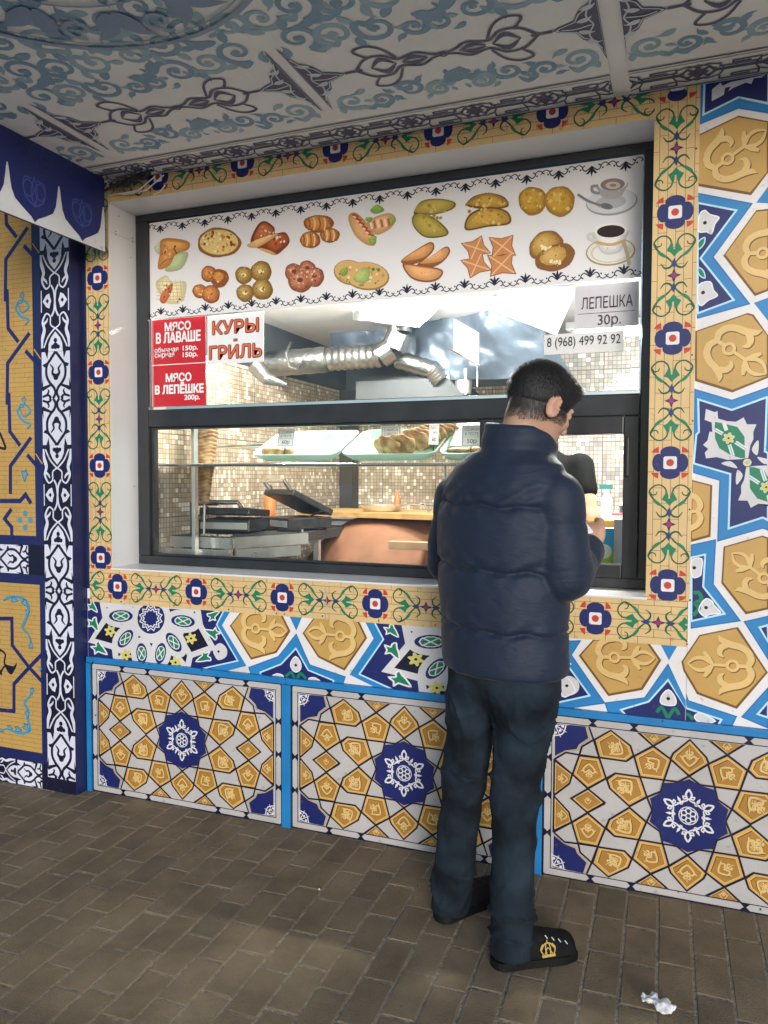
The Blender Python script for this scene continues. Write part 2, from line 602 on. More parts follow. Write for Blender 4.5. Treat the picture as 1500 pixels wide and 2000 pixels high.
# ================================================================== print motifs
C_WHITE = hx('#e9e5e4'); C_GOLD = hx('#c9a05a'); C_GOLDL = hx('#e3c07e'); C_GOLDD = hx('#7a5220'); C_TAN = hx('#d8a95a')
C_NAVY = hx('#1d2766'); C_INK = hx('#14142f'); C_BLUE = hx('#2c84c2'); C_BLUED = hx('#2471b4'); C_SKY = hx('#bfe6f8')
C_GREEN = hx('#12805c'); C_GREEND = hx('#0d5a38'); C_YEL = hx('#d9cc74'); C_RED = hx('#c8402f'); C_BRICK = hx('#dfbf88')
C_LINE = hx('#8a5a30'); C_PURP = hx('#4a2a66'); C_MAG = hx('#9a2f6a'); C_STRAP = hx('#d9d6d6')

def cartouche_motif(A, tip, cusp, L, k=1.0):
    """embossed arabesque drawn between the leaf tip and the cusp (both in sheet units)"""
    t, c = Vector(tip), Vector(cusp)
    ax = c - t
    s = ax.length
    ax = ax / s
    ay = Vector((-ax.y, ax.x))
    old = A.T
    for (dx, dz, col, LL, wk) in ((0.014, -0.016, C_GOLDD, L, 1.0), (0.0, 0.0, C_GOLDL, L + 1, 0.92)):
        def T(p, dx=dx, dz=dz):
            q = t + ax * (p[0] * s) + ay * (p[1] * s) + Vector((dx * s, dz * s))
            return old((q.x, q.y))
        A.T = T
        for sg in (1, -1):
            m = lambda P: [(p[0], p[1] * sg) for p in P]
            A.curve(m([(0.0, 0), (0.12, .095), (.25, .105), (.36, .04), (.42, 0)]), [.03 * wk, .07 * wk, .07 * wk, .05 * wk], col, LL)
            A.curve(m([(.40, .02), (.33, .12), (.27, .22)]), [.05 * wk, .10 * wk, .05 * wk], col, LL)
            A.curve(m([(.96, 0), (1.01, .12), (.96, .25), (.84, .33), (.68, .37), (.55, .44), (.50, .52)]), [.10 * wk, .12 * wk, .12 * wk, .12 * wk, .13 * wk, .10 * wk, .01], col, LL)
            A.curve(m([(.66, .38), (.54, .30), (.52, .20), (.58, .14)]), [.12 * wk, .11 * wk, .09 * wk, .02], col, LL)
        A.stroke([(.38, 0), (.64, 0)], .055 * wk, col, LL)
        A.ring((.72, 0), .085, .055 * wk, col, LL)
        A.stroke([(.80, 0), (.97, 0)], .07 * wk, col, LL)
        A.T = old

def mini_motif(A, c, r, ang, L):
    ca, sa = math.cos(ang), math.sin(ang)
    for (dx, dy, col, LL) in ((.05, -.06, C_GOLDD, L), (0, 0, C_GOLDL, L + 1)):
        def P(p):
            x, y = p[0] + dx, p[1] + dy
            return (c[0] + r * (x * ca - y * sa), c[1] + r * (x * sa + y * ca))
        w = r * .17
        for sg in (1, -1):
            A.curve([P((.85 * 0, -.75)), P((sg * .35, -.45)), P((sg * .6, -.05)), P((sg * .35, .2)), P((sg * .1, -.05))], w, col, LL, n=3)
            A.curve([P((sg * .6, -.05)), P((sg * .85, .15))], [w, w * .4], col, LL, n=2)
            A.curve([P((0, .2)), P((sg * .28, .45)), P((sg * .12, .62))], w, col, LL, n=3)
        A.stroke([P((0, -.2)), P((0, .9))], [w, w * .4], col, LL)

def flower(A, c, r, col, dot, L, n=6, out=None, rot=0.3):
    pts = []
    for k in range(n * 6):
        t = 2 * math.pi * k / (n * 6)
        rr = r * (0.82 + 0.22 * math.cos(n * t))
        pts.append((c[0] + rr * math.cos(t + rot), c[1] + rr * math.sin(t + rot)))
    if out: A.stroke(pts, r * .18, out, L, True)
    A.poly(pts, col, L)
    A.disc(c, r * .2, dot, L + 1, n=8)

def leaf3(A, c, r, ang, L, col=None, edge=None):
    col = col or C_GREEN; edge = edge or C_WHITE
    base = [(.05, -1.1), (.30, -.45), (.42, -.05), (.85, .10), (.52, .38), (.42, .95), (.05, .50), (-.25, .72), (-.62, .62), (-.42, .15), (-.30, -.35)]
    ca, sa = math.cos(ang), math.sin(ang)
    P = [(c[0] + r * (x * ca - y * sa), c[1] + r * (x * sa + y * ca)) for x, y in base]
    Q = spline(P, 3, True)
    A.poly(Q, col, L + 1)
    A.stroke(Q, r * .16, edge, L + 1.5, True)

def comma(A, c, r, ang, L, col, hand=1):
    """soft curled leaf"""
    base = [(0, -.9), (.45, -.45), (.52, .1), (.25, .6), (-.25, 1.05), (-.1, .55), (-.3, .1), (-.28, -.45)]
    ca, sa = math.cos(ang), math.sin(ang)
    A.blob([(c[0] + r * (hand * x * ca - y * sa), c[1] + r * (hand * x * sa + y * ca)) for x, y in base], col, L, n=3)

# ---------------------------------------------------------------- brick strip with flowers and vines
def strip_art(length, half, first, period=0.402, seed=0):
    """strip along +v, centre u=0; flower centres at first + k*period"""
    A = Art()
    K = 1.0 / 1830 * period
    A.poly([(-half, 0), (half, 0), (half, length), (-half, length)], C_BRICK, 0)
    rs = random.Random(seed)
    lw = 0.0016
    cols = [-230 * K, -110 * K, 12 * K, 132 * K, 252 * K]
    for x in cols:
        if abs(x) < half: A.stroke([(x, 0), (x, length)], lw, C_LINE, 1)
    edges = [-half] + [x for x in cols if abs(x) < half] + [half]
    for i in range(len(edges) - 1):
        y = (i % 2) * 0.05 + 0.01
        while y < length:
            A.stroke([(edges[i], y), (edges[i + 1], y)], lw, C_LINE, 1)
            y += 0.103
    # screw heads are separate parts
    y0 = first
    while y0 - period > -period * 0.6: y0 -= period
    while y0 < length + period * 0.6:
        def S(p, y0=y0): return (p[0] * K, y0 - p[1] * K)
        ok = lambda q: -0.0 <= q[1] <= length
        A.T = lambda p: (max(-half, min(half, p[0])), max(0.0, min(length, p[1])))
        # petals
        for (cx, cy, rx, ry) in ((0, -152, 140, 92), (0, 152, 140, 92), (-160, 0, 92, 134), (160, 0, 92, 134)):
            A.disc(S((cx, cy)), rx * K, C_NAVY, 2, ry * K, n=18)
        A.poly([S(p) for p in ((-94, -74), (-74, -94), (74, -94), (94, -74), (94, 74), (74, 94), (-74, 94), (-94, 74))], C_WHITE, 3)
        A.disc(S((0, 0)), 54 * K, C_RED, 4)
        for sx in (-1, 1):
            for sy in (-1, 1):
                A.poly([S((sx * 268, sy * 150)), S((sx * 225, sy * 205)), S((sx * 165, sy * 238)), S((sx * 158, sy * 148))], C_RED, 2)
        for sy in (1, -1):
            for sx in (1, -1):
                m = lambda P: [S((sx * a, sy * b)) for a, b in P]
                A.curve(m([(10, 740), (55, 690), (95, 650), (190, 575), (262, 490), (280, 415), (205, 342), (125, 335), (60, 385), (40, 450)]), [18 * K, 26 * K, 26 * K, 22 * K, 20 * K, 24 * K], C_GREEND, 3)
                A.curve(m([(285, 430), (245, 480), (190, 470), (175, 430)]), [26 * K, 18 * K, 12 * K], C_GREEND, 3)
                A.curve(m([(10, 745), (60, 795), (130, 800), (185, 730)]), [30 * K, 30 * K, 24 * K, 10 * K], C_GREEND, 3)
                A.blob(m([(235, 540), (170, 570), (95, 640), (150, 640), (215, 590)]), C_GREEN, 4, n=3)
            m = lambda P: [S((a, sy * b)) for a, b in P]
            A.poly(m([(-42, 395), (-60, 460), (-108, 550), (-50, 580), (0, 642), (55, 580), (112, 548), (62, 460), (42, 395), (18, 470), (14, 535), (-14, 535), (-18, 470)]), C_GREEN, 3)
            A.poly(m([(0, 665), (38, 742), (0, 812), (-38, 742)]), hx('#233a7a'), 5)
        for sy in (1,):
            A.poly([S((0, sy * 808)), S((28, sy * 885)), S((100, sy * 915)), S((28, sy * 945)), S((0, sy * 1024)), S((-28, sy * 945)), S((-100, sy * 915)), S((-28, sy * 885))], hx('#2a2456'), 3)
            A.poly([S((0, sy * 865)), S((45, sy * 915)), S((0, sy * 965)), S((-45, sy * 915))], C_MAG, 4)
        A.T = lambda p: p
        y0 += period
    return A

# ---------------------------------------------------------------- star-and-strap base panel (quarter traced, mirrored)
_p3 = crop(1050, 1390, 4.2857)
_pc = _p3((1258, 874))
def _q(p):
    a = _p3(p)
    return (a[0] - _pc[0], a[1] - _pc[1])
PQ = {k: [_q(p) for p in v] for k, v in {
    'A': [(475, 240), (612, 160), (775, 290), (802, 372), (740, 420), (515, 388)],
    'B': [(348, 372), (515, 392), (572, 562), (420, 645), (292, 528)],
    'C': [(965, 295), (1115, 405), (1055, 576), (855, 550), (806, 378)],
    'E': [(580, 570), (650, 520), (855, 550), (912, 716), (766, 795), (602, 645)],
    'F': [(140, 410), (290, 528), (266, 606), (136, 704)],
    'H': [(845, 178), (1105, 208), (965, 292)],
    'corner': [(146, 104), (408, 130), (434, 232), (352, 286), (332, 326), (236, 338), (144, 384)],
}.items()}
PD = [_q(p) for p in [(1268, 238), (1408, 388), (1430, 442), (1265, 542)]]       # right half, mirrored
PG = [_q(p) for p in [(420, 652), (562, 768), (416, 850), (280, 732)]]
PSTAR = [_q(p) for p in [(1262, 568), (1168, 596), (1052, 600), (1030, 680), (938, 730), (962, 832)]]
PLINES = [[_q(p) for p in l] for l in [
    [(430, 132), (468, 240), (515, 390)], [(468, 240), (370, 298), (350, 366)], [(350, 366), (236, 346), (142, 402)],
    [(515, 390), (350, 366)], [(420, 648), (650, 520)], [(912, 716), (958, 832)], [(805, 374), (855, 550)],
    [(845, 178), (965, 292), (1115, 405), (1265, 544)], [(1055, 576), (1172, 592), (1265, 544)],
    [(1055, 576), (1028, 672), (914, 718)], [(142, 402), (290, 528), (420, 648), (562, 768)], [(136, 704), (266, 606)],
    [(140, 712), (280, 732)], [(766, 797), (914, 718)], [(740, 420), (806, 376), (965, 292)], [(575, 566), (604, 646)], [(136, 706), (420, 648)]]]
PLINES = PLINES[:12] + PLINES[13:16]
PH, PWD = 0.2875, 0.474       # half height, half width of the panel sheet

def base_panel_art():
    A = Art()
    B = 0.030                                   # border band
    A.poly([(-PWD, -PH), (PWD, -PH), (PWD, PH), (-PWD, PH)], C_INK, 0)
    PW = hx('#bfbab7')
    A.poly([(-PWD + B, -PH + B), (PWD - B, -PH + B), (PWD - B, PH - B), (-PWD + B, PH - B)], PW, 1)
    # border cartouche bars
    bx0, by0 = PWD - B / 2 - .001, PH - B / 2 - .001
    hw = B * .36
    def bar(a, b, horiz, c, notch=(1, 1)):
        e = hw
        if horiz:
            P = [(a + (e if notch[0] else -0), c - hw), (b - (e if notch[1] else 0), c - hw), (b, c), (b - (e if notch[1] else 0), c + hw), (a + (e if notch[0] else 0), c + hw), (a, c)]
        else:
            P = [(c - hw, a + (e if notch[0] else 0)), (c - hw, b - (e if notch[1] else 0)), (c, b), (c + hw, b - (e if notch[1] else 0)), (c + hw, a + (e if notch[0] else 0)), (c, a)]
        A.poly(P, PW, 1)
    xs = [_q((460, 90))[0], _q((805, 125))[0]]
    ys = [_q((118, 388))[1], _q((92, 695))[1]]
    for s in (1, -1):
        c = s * by0
        pts = [-PWD + .004] + [x for x in xs] + [-x for x in reversed(xs)] + [PWD - .004]
        for i in range(5):
            bar(pts[i] + .004, pts[i + 1] - .004, True, c, (i > 0, i < 4))
        c = s * bx0
        yy = [PH - .004, ys[0], 0.003, -ys[0], -PH + .004]
        yy = [-PH + .004, -ys[0], -abs(ys[1]) if abs(ys[1]) > .02 else 0.0, ys[0], PH - .004]
        yy = sorted(set(yy))
        for i in range(len(yy) - 1):
            bar(yy[i] + .004, yy[i + 1] - .004, False, c, (i > 0, i < len(yy) - 2))
    lw = 0.0062
    fx, fy = PWD - B - .001, PH - B - .001
    clampT = lambda p: (max(-fx, min(fx, p[0])), max(-fy, min(fy, p[1])))
    A.T = clampT
    def gold(P, L=2):
        cx = sum(p[0] for p in P) / len(P); cy = sum(p[1] for p in P) / len(P)
        A.poly(P, C_TAN, L)
        sh = lambda k: [(cx + (p[0] - cx) * k, cy + (p[1] - cy) * k) for p in P]
        A.stroke(sh(.80), .0025, C_GOLDL, L + 2, True)
        A.poly(sh(.76), C_GOLDD, L + 1)
        A.T = lambda p: clampT((p[0] + .0014, p[1] - .0014))
        A.poly(sh(.74), hx('#b0803a'), L + 2)
        A.T = clampT
        A.stroke(list(P), lw, C_INK, L + 5, True)
        return (cx, cy)
    for sx in (1, -1):
        for sy in (1, -1):
            m = lambda P: [(sx * p[0], sy * p[1]) for p in P]
            for k in 'ABCEFH':
                P = m(PQ[k])
                c = gold(P)
                r = {'A': .036, 'B': .033, 'C': .034, 'E': .040, 'F': .024, 'H': .018}[k]
                ang = {'A': 1.0, 'B': math.pi, 'C': 2.2, 'E': 2.4, 'F': 1.6, 'H': math.pi}[k]
                ang = ang * sx if sy > 0 else math.pi - ang * sx
                mini_motif(A, (c[0], c[1]), r, ang, 5)
                if k in 'AE':
                    mini_motif(A, (c[0], c[1]), r * .62, ang + math.pi, 5)
            A.poly(m(PQ['corner']), C_NAVY, 3)
            cp = m(PQ['corner'])
            A.stroke(cp[1:], .0075, hx('#b9a68f'), 4)
            # white knot in the corner
            kx, ky = sx * (-fx + .0), sy * (fy - .0)
            for a in np.linspace(0, math.pi / 2, 4):
                ex, ey = kx + sx * math.cos(a) * .055, ky - sy * math.sin(a) * .055
                A.stroke([(kx + sx * .008, ky - sy * .008), (ex, ey)], [.004, .010, .002], C_WHITE, 5)
                A.disc((kx + sx * math.cos(a + .25) * .035, ky - sy * math.sin(a + .25) * .035), .005, C_WHITE, 5, n=8)
            A.curve([(kx + sx * .045, ky - sy * .004), (kx + sx * .034, ky - sy * .034), (kx + sx * .004, ky - sy * .045)], .004, C_WHITE, 5)
            for l in PLINES:
                A.stroke(m(l), lw, C_INK, 8)
        D = [(sx * 0, 0)]
    for sy in (1, -1):
        R = [(abs(p[0]) if i not in (0, 3) else 0.0, p[1]) for i, p in enumerate(PD)]
        P = [R[0], R[1], R[2], R[3], (-R[2][0], R[2][1]), (-R[1][0], R[1][1])]
        P = [(p[0], sy * p[1]) for p in P]
        c = gold(P)
        mini_motif(A, c, .036, 0 if sy > 0 else math.pi, 5)
    for sx in (1, -1):
        P = [(sx * p[0], p[1] - PG[0][1] / 2 - PG[2][1] / 2) for p in PG]
        c = gold(P)
        mini_motif(A, c, .016, 0, 5)
    # centre star
    H = PSTAR[:]
    H[0] = (0, H[0][1])
    ring = H[:5] + [(H[5][0], 0.010), (H[5][0], -0.010)][:1]
    left = H[:5] + [(H[5][0], 0)]
    full = left + [(p[0], -p[1]) for p in reversed(left[:-1])] + [(-p[0], -p[1]) for p in left[1:-1]] + [(-left[-1][0], 0)] + [(-p[0], p[1]) for p in reversed(left[1:-1])]
    A.poly([(p[0] * 1.07, p[1] * 1.07) for p in full], hx('#b9a68f'), 5)
    A.poly(full, C_NAVY, 9)
    R = .088
    for k in range(6):
        a = math.pi / 2 + k * math.pi / 3
        d = (math.cos(a), math.sin(a)); n = (-d[1], d[0])
        P = lambda u, v: (d[0] * u * R + n[0] * v * R, d[1] * u * R + n[1] * v * R)
        for s in (1, -1):
            A.curve([P(1.0, 0), P(.82, s * .10), P(.66, s * .06), P(.60, 0)], R * .07, C_WHITE, 10, n=3)
            A.curve([P(.66, s * .03), P(.62, s * .16), P(.72, s * .20), P(.70, s * .08)], R * .05, C_WHITE, 10, n=3)
            A.curve([P(.58, s * .04), P(.50, s * .2), P(.42, s * .40)], R * .05, C_WHITE, 10, n=3)
        A.ring(P(.18, 0), R * .10, R * .045, C_WHITE, 10, n=10)
        a2 = a + math.pi / 6
        e = (math.cos(a2), math.sin(a2))
        A.stroke([(e[0] * R * .50, e[1] * R * .50), (e[0] * R * .66, e[1] * R * .66), (e[0] * R * .80, e[1] * R * .80)], [R * .02, R * .11, R * .01], C_WHITE, 10)
        A.ring((e[0] * R * .52, e[1] * R * .52), R * .05, R * .035, C_WHITE, 10, n=8)
    A.ring((0, 0), R * .33, R * .035, C_WHITE, 10)
    A.T = lambda p: p
    return A

# ---------------------------------------------------------------- black and white lace strip, v along the strip
def lace_art(length, half, start=0.0, period=0.42):
    A = Art()
    INK = hx('#14152f'); W = hx('#dcdcea')
    A.poly([(-half, 0), (half, 0), (half, length), (-half, length)], INK, 0)
    K = half / 188.0
    Hp = 975 * K
    A.T = lambda p: (max(-half * .985, min(half * .985, p[0])), max(0.0, min(length, p[1])))
    y = start
    seg = 0
    while y < length + Hp:
        flip = seg % 2
        def S(p):
            v = p[1] * K
            return (p[0] * K, (y + v) if not flip else (y + Hp - v))
        A.poly([S((-182, 0)), S((182, 0)), S((182, 468)), S((-182, 468))], W, 1)
        for s in (1, -1):
            m = lambda P: [S((s * a, b)) for a, b in P]
            A.curve(m([(0, 470), (60, 400), (116, 330), (120, 230), (80, 160), (25, 105), (10, 50), (40, 0)]), 30 * K, INK, 2, n=4)
            A.curve(m([(0, 215), (45, 255), (35, 300), (75, 345)]), [46 * K, 26 * K, 24 * K, 10 * K], INK, 2, n=4)
            A.curve(m([(182, 95), (120, 118), (70, 135)]), [46 * K, 30 * K, 24 * K], INK, 2, n=3)
            A.curve(m([(182, 85), (168, 200)]), [26 * K, 4 * K], INK, 2, n=2)
            A.curve(m([(175, 18), (110, 35), (70, 15), (90, 0)]), 24 * K, INK, 2, n=3)
            A.curve(m([(115, 35), (95, 75), (110, 95)]), [28 * K, 20 * K, 6 * K], INK, 2, n=3)
            A.poly(m([(172, 340), (150, 315), (122, 320), (120, 360)]), INK, 2)
            A.poly(m([(105, 395), (150, 500), (90, 500), (95, 470)]), INK, 2)
            # lower half
            A.curve(m([(176, 508), (168, 600), (140, 690), (162, 770), (115, 850), (62, 820), (58, 740), (0, 700)]), [22 * K, 44 * K, 26 * K, 16 * K, 16 * K, 15 * K], W, 2, n=5)
            A.curve(m([(150, 512), (90, 620), (0, 705)]), 17 * K, W, 2, n=4)
            A.curve(m([(150, 745), (110, 775), (95, 805)]), [30 * K, 22 * K, 8 * K], W, 3, n=3)
            A.curve(m([(45, 820), (12, 880), (0, 975)]), 20 * K, W, 2, n=3)
            A.poly(m([(158, 975), (110, 915), (70, 900), (60, 940), (45, 975)]), W, 2)
            A.poly(m([(118, 975), (95, 950), (75, 975)]), INK, 3)
            A.stroke(m([(174, 865), (174, 975)]), 12 * K, W, 2)
        A.poly([S(p) for p in ((-92, 470), (-88, 545), (-60, 605), (0, 668), (60, 605), (88, 545), (92, 470))], W, 1.5)
        A.disc(S((0, 525)), 34 * K, INK, 2, n=10); A.disc(S((-36, 515)), 22 * K, INK, 2, n=8); A.disc(S((36, 515)), 22 * K, INK, 2, n=8)
        A.disc(S((0, 580)), 24 * K, INK, 2, n=8); A.disc(S((0, 215)), 34 * K, INK, 2, n=10)
        y += Hp
        seg += 1
    A.T = lambda p: p
    return A

# ================================================================== ground
X0, X1 = -2.285, -0.095                  # window opening
YF = 0.19                                # window plane
ground = MB().box(-120, 120, -160, 120, -0.5, -0.012).build('ground', BOUNCEG)
tag(ground, kind='structure')
bed = MB().box(-7.5, 5.5, -2.0, 0.30, -0.07, -0.0016).build('pavement', BEDM)
tag(bed, kind='structure')
PITX, PITY = 0.0968, 0.1905
pal = [hx(c) for c in ('#9a876a', '#958267', '#9b886c', '#938065', '#98856a', '#908069', '#9d8a6d', '#968367')]
def paver_mesh(i, w=PITX - 0.007, l=PITY - 0.008):
    bm = bmesh.new()
    bmesh.ops.create_cube(bm, size=1)
    for v in bm.verts:
        v.co = Vector((v.co.x * w, v.co.y * l, v.co.z * 0.05 - 0.025))
    top = [e for e in bm.edges if all(v.co.z > -0.01 for v in e.verts)]
    bmesh.ops.bevel(bm, geom=top, offset=0.0022, segments=1, affect='EDGES')
    bot = [f for f in bm.faces if f.calc_center_median().z < -0.045]
    bmesh.ops.delete(bm, geom=bot, context='FACES')
    rr = random.Random(i)
    for v in bm.verts:
        v.co.x += rr.uniform(-.0012, .0012); v.co.y += rr.uniform(-.0015, .0015)
    me = bpy.data.meshes.new('paver')
    bm.to_mesh(me); bm.free()
    me.materials.append(PAVER)
    ca = me.color_attributes.new('Col', 'FLOAT_COLOR', 'CORNER')
    c = pal[i % len(pal)]
    if i == 5: c = tuple(x * .86 for x in c)
    ca.data.foreach_set('color', [c[0], c[1], c[2], 1.0] * len(me.loops))
    return me
paver_meshes = [paver_mesh(i) for i in range(8)]
spots = []
cth, sth = math.cos(RAD(0.9)), math.sin(RAD(0.9))
rp = random.Random(11)
for i in range(-70, 58):
    off = (i % 2) * PITY * 0.5 + rp.uniform(-.022, .022) + (0.3 * PITY if i % 5 == 0 else 0)
    for j in range(-10, 3):
        u, v = i * PITX - 0.085, j * PITY + off
        x, y = u * cth - v * sth * 1.0, u * sth * 0 + v
        if y > 0.13: continue
        spots.append((x, y))
def vis(x, y):
    d = Vector((x, y, 0)) - CAM_POS
    k = d.dot(CF)
    if k <= 0.2: return None
    px, py = 750 + FPX * d.dot(CR) / k, 1000 - FPX * d.dot(CU) / k
    return px, py, k
cand = []
for s in spots:
    q = vis(*s)
    if q and -90 < q[0] < 1590 and q[1] < 2090 and s[1] < 0.08:
        cand.append((q[2], s))
cand.sort()
near = [s for _, s in cand[:300]]
nearset = set(near)
for (x, y) in near:
    o = bpy.data.objects.new('paver', rp.choice(paver_meshes + paver_meshes[:4]))
    COL.objects.link(o)
    o.parent = bed
    o.location = (x, y, rp.uniform(-.0008, .0012))
    o.rotation_euler = (rp.uniform(-.005, .005), rp.uniform(-.008, .008), RAD(-0.9) * -1 + rp.uniform(-.008, .008))
rest = MB()
for (x, y) in spots:
    if (x, y) in nearset: continue
    w, l = (PITX - .007) / 2, (PITY - .008) / 2
    rest.box(x - w, x + w, y - l, y + l, -.05, rp.uniform(-.002, .002), col=rp.choice(pal))
tag(rest.build('paver_field', PAVER, bed, vcol=True), kind='stuff')

# ================================================================== the kiosk
kiosk = empty('food_kiosk', (-1.1, 0.1, 0), label='street food kiosk clad in oriental star pattern panels with a wide serving window', cat='kiosk')
CX = 0.236                                # wall x at the right border of the photo
# --- cladding behind the ornaments
def sheet(name, x0, x1, z0, z1, y0, y1, material=WHITE, parent=kiosk, bev=0.0):
    return MB().box(x0, x1, y0, y1, z0, z1, bev=bev).build(name, material, parent)
zseam = at_y(1420, 613, 0).z
low_sheet = sheet('cladding_sheet', -2.43, 0.036, 0.0, 0.90, 0.003, 0.02)
rl_sheet = sheet('cladding_sheet', 0.039, 1.62, 0.0, zseam - .0015, 0.003, 0.02)
ru_sheet = sheet('cladding_sheet', 0.039, 1.62, zseam + .0015, 2.9, 0.003, 0.02)
# wall core (keeps light in) round the opening
core = MB()
core.box(-2.43, 1.62, 0.021, 0.17, -0.06, 0.985)
core.box(-2.43, 1.62, 0.021, 0.17, 2.567, 2.9)
core.box(-2.43, X0 - .012, 0.021, 0.17, 0.985, 2.567)
core.box(X1 + .012, 1.62, 0.021, 0.17, 0.985, 2.567)
core.build('wall_core', KWHITE, kiosk)

R1, R2, R3 = crop(1340, 130, 8), crop(1340, 370, 8), crop(1340, 600, 8)
R4, R5 = crop(1340, 840, 7.407), crop(1330, 1060, 5.405)
A3, L4, L5 = crop(1060, 1080, 3.409), crop(160, 1080, 3.75), crop(480, 1130, 3.409)

def gold_tile(A, P, L=3):
    A.poly(P, C_GOLD, L)
    A.stroke(P, .008, C_GOLDD, L + 1, True)
    cx = sum(p[0] for p in P) / len(P); cy = sum(p[1] for p in P) / len(P)
    Q = [(cx + (p[0] - cx) * .97 - .0015, cy + (p[1] - cy) * .97 + .0025) for p in P]
    A.poly(Q, C_GOLD, L + 2)
def star_blue(A, blue, navy):
    A.poly(blue, C_BLUE, 1)
    A.stroke(blue, .004, C_BLUED, 2, True)
    if navy:
        A.poly(navy, C_NAVY, 3)
        A.stroke(navy, .006, C_SKY, 4, True)
def wflower(A, P, L=5, dot=None):
    A.blob(P, C_STRAP, L, n=3)
    A.stroke(spline(P, 3, True), .0035, hx('#f2f2fb'), L + 1, True)
    if dot: A.disc(dot, .006, C_INK, L + 2, n=8)

def right_art():
    A = Art()
    m = lambda f, P: [f(p) for p in P]
    A.poly([(0.037, 0.55), (0.4, 0.55), (0.4, 2.9), (0.037, 2.9)], C_WHITE, 0)
    star_blue(A, m(R1, [(200, 0), (205, 900), (820, 645), (1285, 715), (1285, -150), (200, -150)]), m(R1, [(300, -150), (272, 750), (820, 478), (1285, 570), (1285, -150)]))
    A.poly(m(R1, [(405, 355), (540, 250), (570, 300), (700, 240), (1060, 165), (1240, 125), (1180, 170), (1060, 180), (1020, 270), (930, 250), (740, 330), (660, 385), (700, 310), (610, 330), (590, 440), (400, 540)]), C_STRAP, 6)
    gold_tile(A, m(R1, [(190, 1085), (820, 785), (1285, 865), (1285, 1650), (1010, 1985), (190, 1845)]))
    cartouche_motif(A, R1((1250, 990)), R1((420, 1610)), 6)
    star_blue(A, m(R2, [(180, 58), (1030, 220), (420, 1055), (990, 1785), (180, 2010)]), m(R2, [(180, 208), (785, 325), (225, 1075), (745, 1725), (180, 1935)]))
    wflower(A, m(R2, [(210, 400), (290, 325), (370, 390), (515, 435), (450, 540), (400, 690), (320, 660), (190, 650)]), dot=R2((295, 520)))
    wflower(A, m(R2, [(190, 1500), (375, 1440), (425, 1570), (490, 1660), (350, 1730), (240, 1815), (190, 1740)]), dot=R2((265, 1610)))
    for P in ([(190, 820), (290, 750), (280, 850), (200, 930)], [(190, 1220), (270, 1270), (295, 1385), (200, 1330)]):
        A.blob(m(R2, P), C_GREEN, 5); A.stroke(spline(m(R2, P), 4, True), .0035, C_SKY, 6, True)
    gold_tile(A, m(R2, [(610, 1030), (1110, 340), (1285, 322), (1285, 1570), (1085, 1640)]))
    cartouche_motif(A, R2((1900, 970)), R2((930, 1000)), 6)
    A.poly(m(R2, [(1095, 205), (1285, -45), (1285, 212)]), C_BLUE, 1)
    A.poly(m(R2, [(1060, 1770), (1285, 1690), (1285, 2050)]), C_BLUE, 1)
    gold_tile(A, m(R3, [(160, 388), (960, 110), (1040, 130), (1285, 440), (1285, 1090), (725, 1310), (160, 1136)]))
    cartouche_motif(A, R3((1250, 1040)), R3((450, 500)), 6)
    # big navy star with the twin green lenses
    star_blue(A, m(R3, [(140, 1285), (715, 1455), (1285, 1258)]) + m(R4, [(1188, 1442), (1110, 1418), (460, 1605), (490, 725), (110, 615)]),
              m(R3, [(190, 1440), (715, 1605), (1265, 1405), (1245, 1985)]) + m(R4, [(1140, 310), (1186, 328), (1186, 1300), (1110, 1265), (615, 1425), (640, 635), (110, 482)]) + m(R3, [(160, 1990), (200, 1950)]))
    ctr = R4((885, 470))
    def lens(flip):
        F = (lambda p: (2 * ctr[0] - p[0], 2 * ctr[1] - p[1])) if flip else (lambda p: p)
        F2 = F
        mm = lambda f, P: [F2(f(p)) for p in P]
        A.poly(mm(R3, [(310, 1590), (450, 1640), (490, 1620), (500, 1740), (640, 1780), (780, 1790), (900, 1720), (950, 1830), (1100, 1830), (1050, 1950)]) + mm(R4, [(975, 130), (930, 220), (900, 400), (800, 420), (600, 430), (440, 390), (290, 410), (270, 330), (320, 270), (245, 215), (310, 150), (340, 20)]) + mm(R3, [(410, 1950), (400, 1800), (290, 1760)]), C_STRAP, 5)
        A.poly(mm(R3, [(455, 1790), (600, 1820), (800, 1870), (885, 1985)]) + mm(R4, [(845, 100), (850, 290), (855, 405), (790, 405), (640, 360), (480, 260), (420, 120), (415, -60)]), C_GREEN, 7)
        for a, b in (((625, 210), (680, 375)), ((715, 175), (860, 268)), ((530, 55), (415, -10))):
            A.stroke([F2(R4(a)), F2(R4(b))], .011, C_WHITE, 8); A.stroke([F2(R4(a)), F2(R4(b))], .003, hx('#8fb0c8'), 9)
        A.stroke([F2(R3((590, 1805))), F2(R3((630, 1925)))], .011, C_WHITE, 8)
        flower(A, F2(R4((615, 118))), .0165, C_YEL, C_INK, 10, out=C_WHITE)
        for P in ([(510, 485), (640, 450), (740, 540), (690, 545)], [(735, 790), (720, 700), (745, 575), (820, 660)]):
            A.blob(mm(R4, P), C_STRAP, 5)
    lens(False); lens(True)
    A.disc(ctr, .0125, hx('#d8d2b0'), 10, n=12); A.disc(ctr, .006, hx('#c4bd8e'), 11, n=8)
    gold_tile(A, m(R4, [(100, 742), (360, 810), (335, 1530), (90, 1597)]))
    cartouche_motif(A, R4((-560, 1190)), R4((200, 1175)), 6)
    star_blue(A, m(R5, [(110, 25), (365, -30), (340, 440), (625, 825), (110, 902)]), m(R5, [(110, 156), (255, 125), (235, 465), (460, 750), (110, 828)]))
    wflower(A, m(R5, [(110, 190), (220, 170), (215, 300), (200, 350), (120, 360)]), dot=R5((140, 265)))
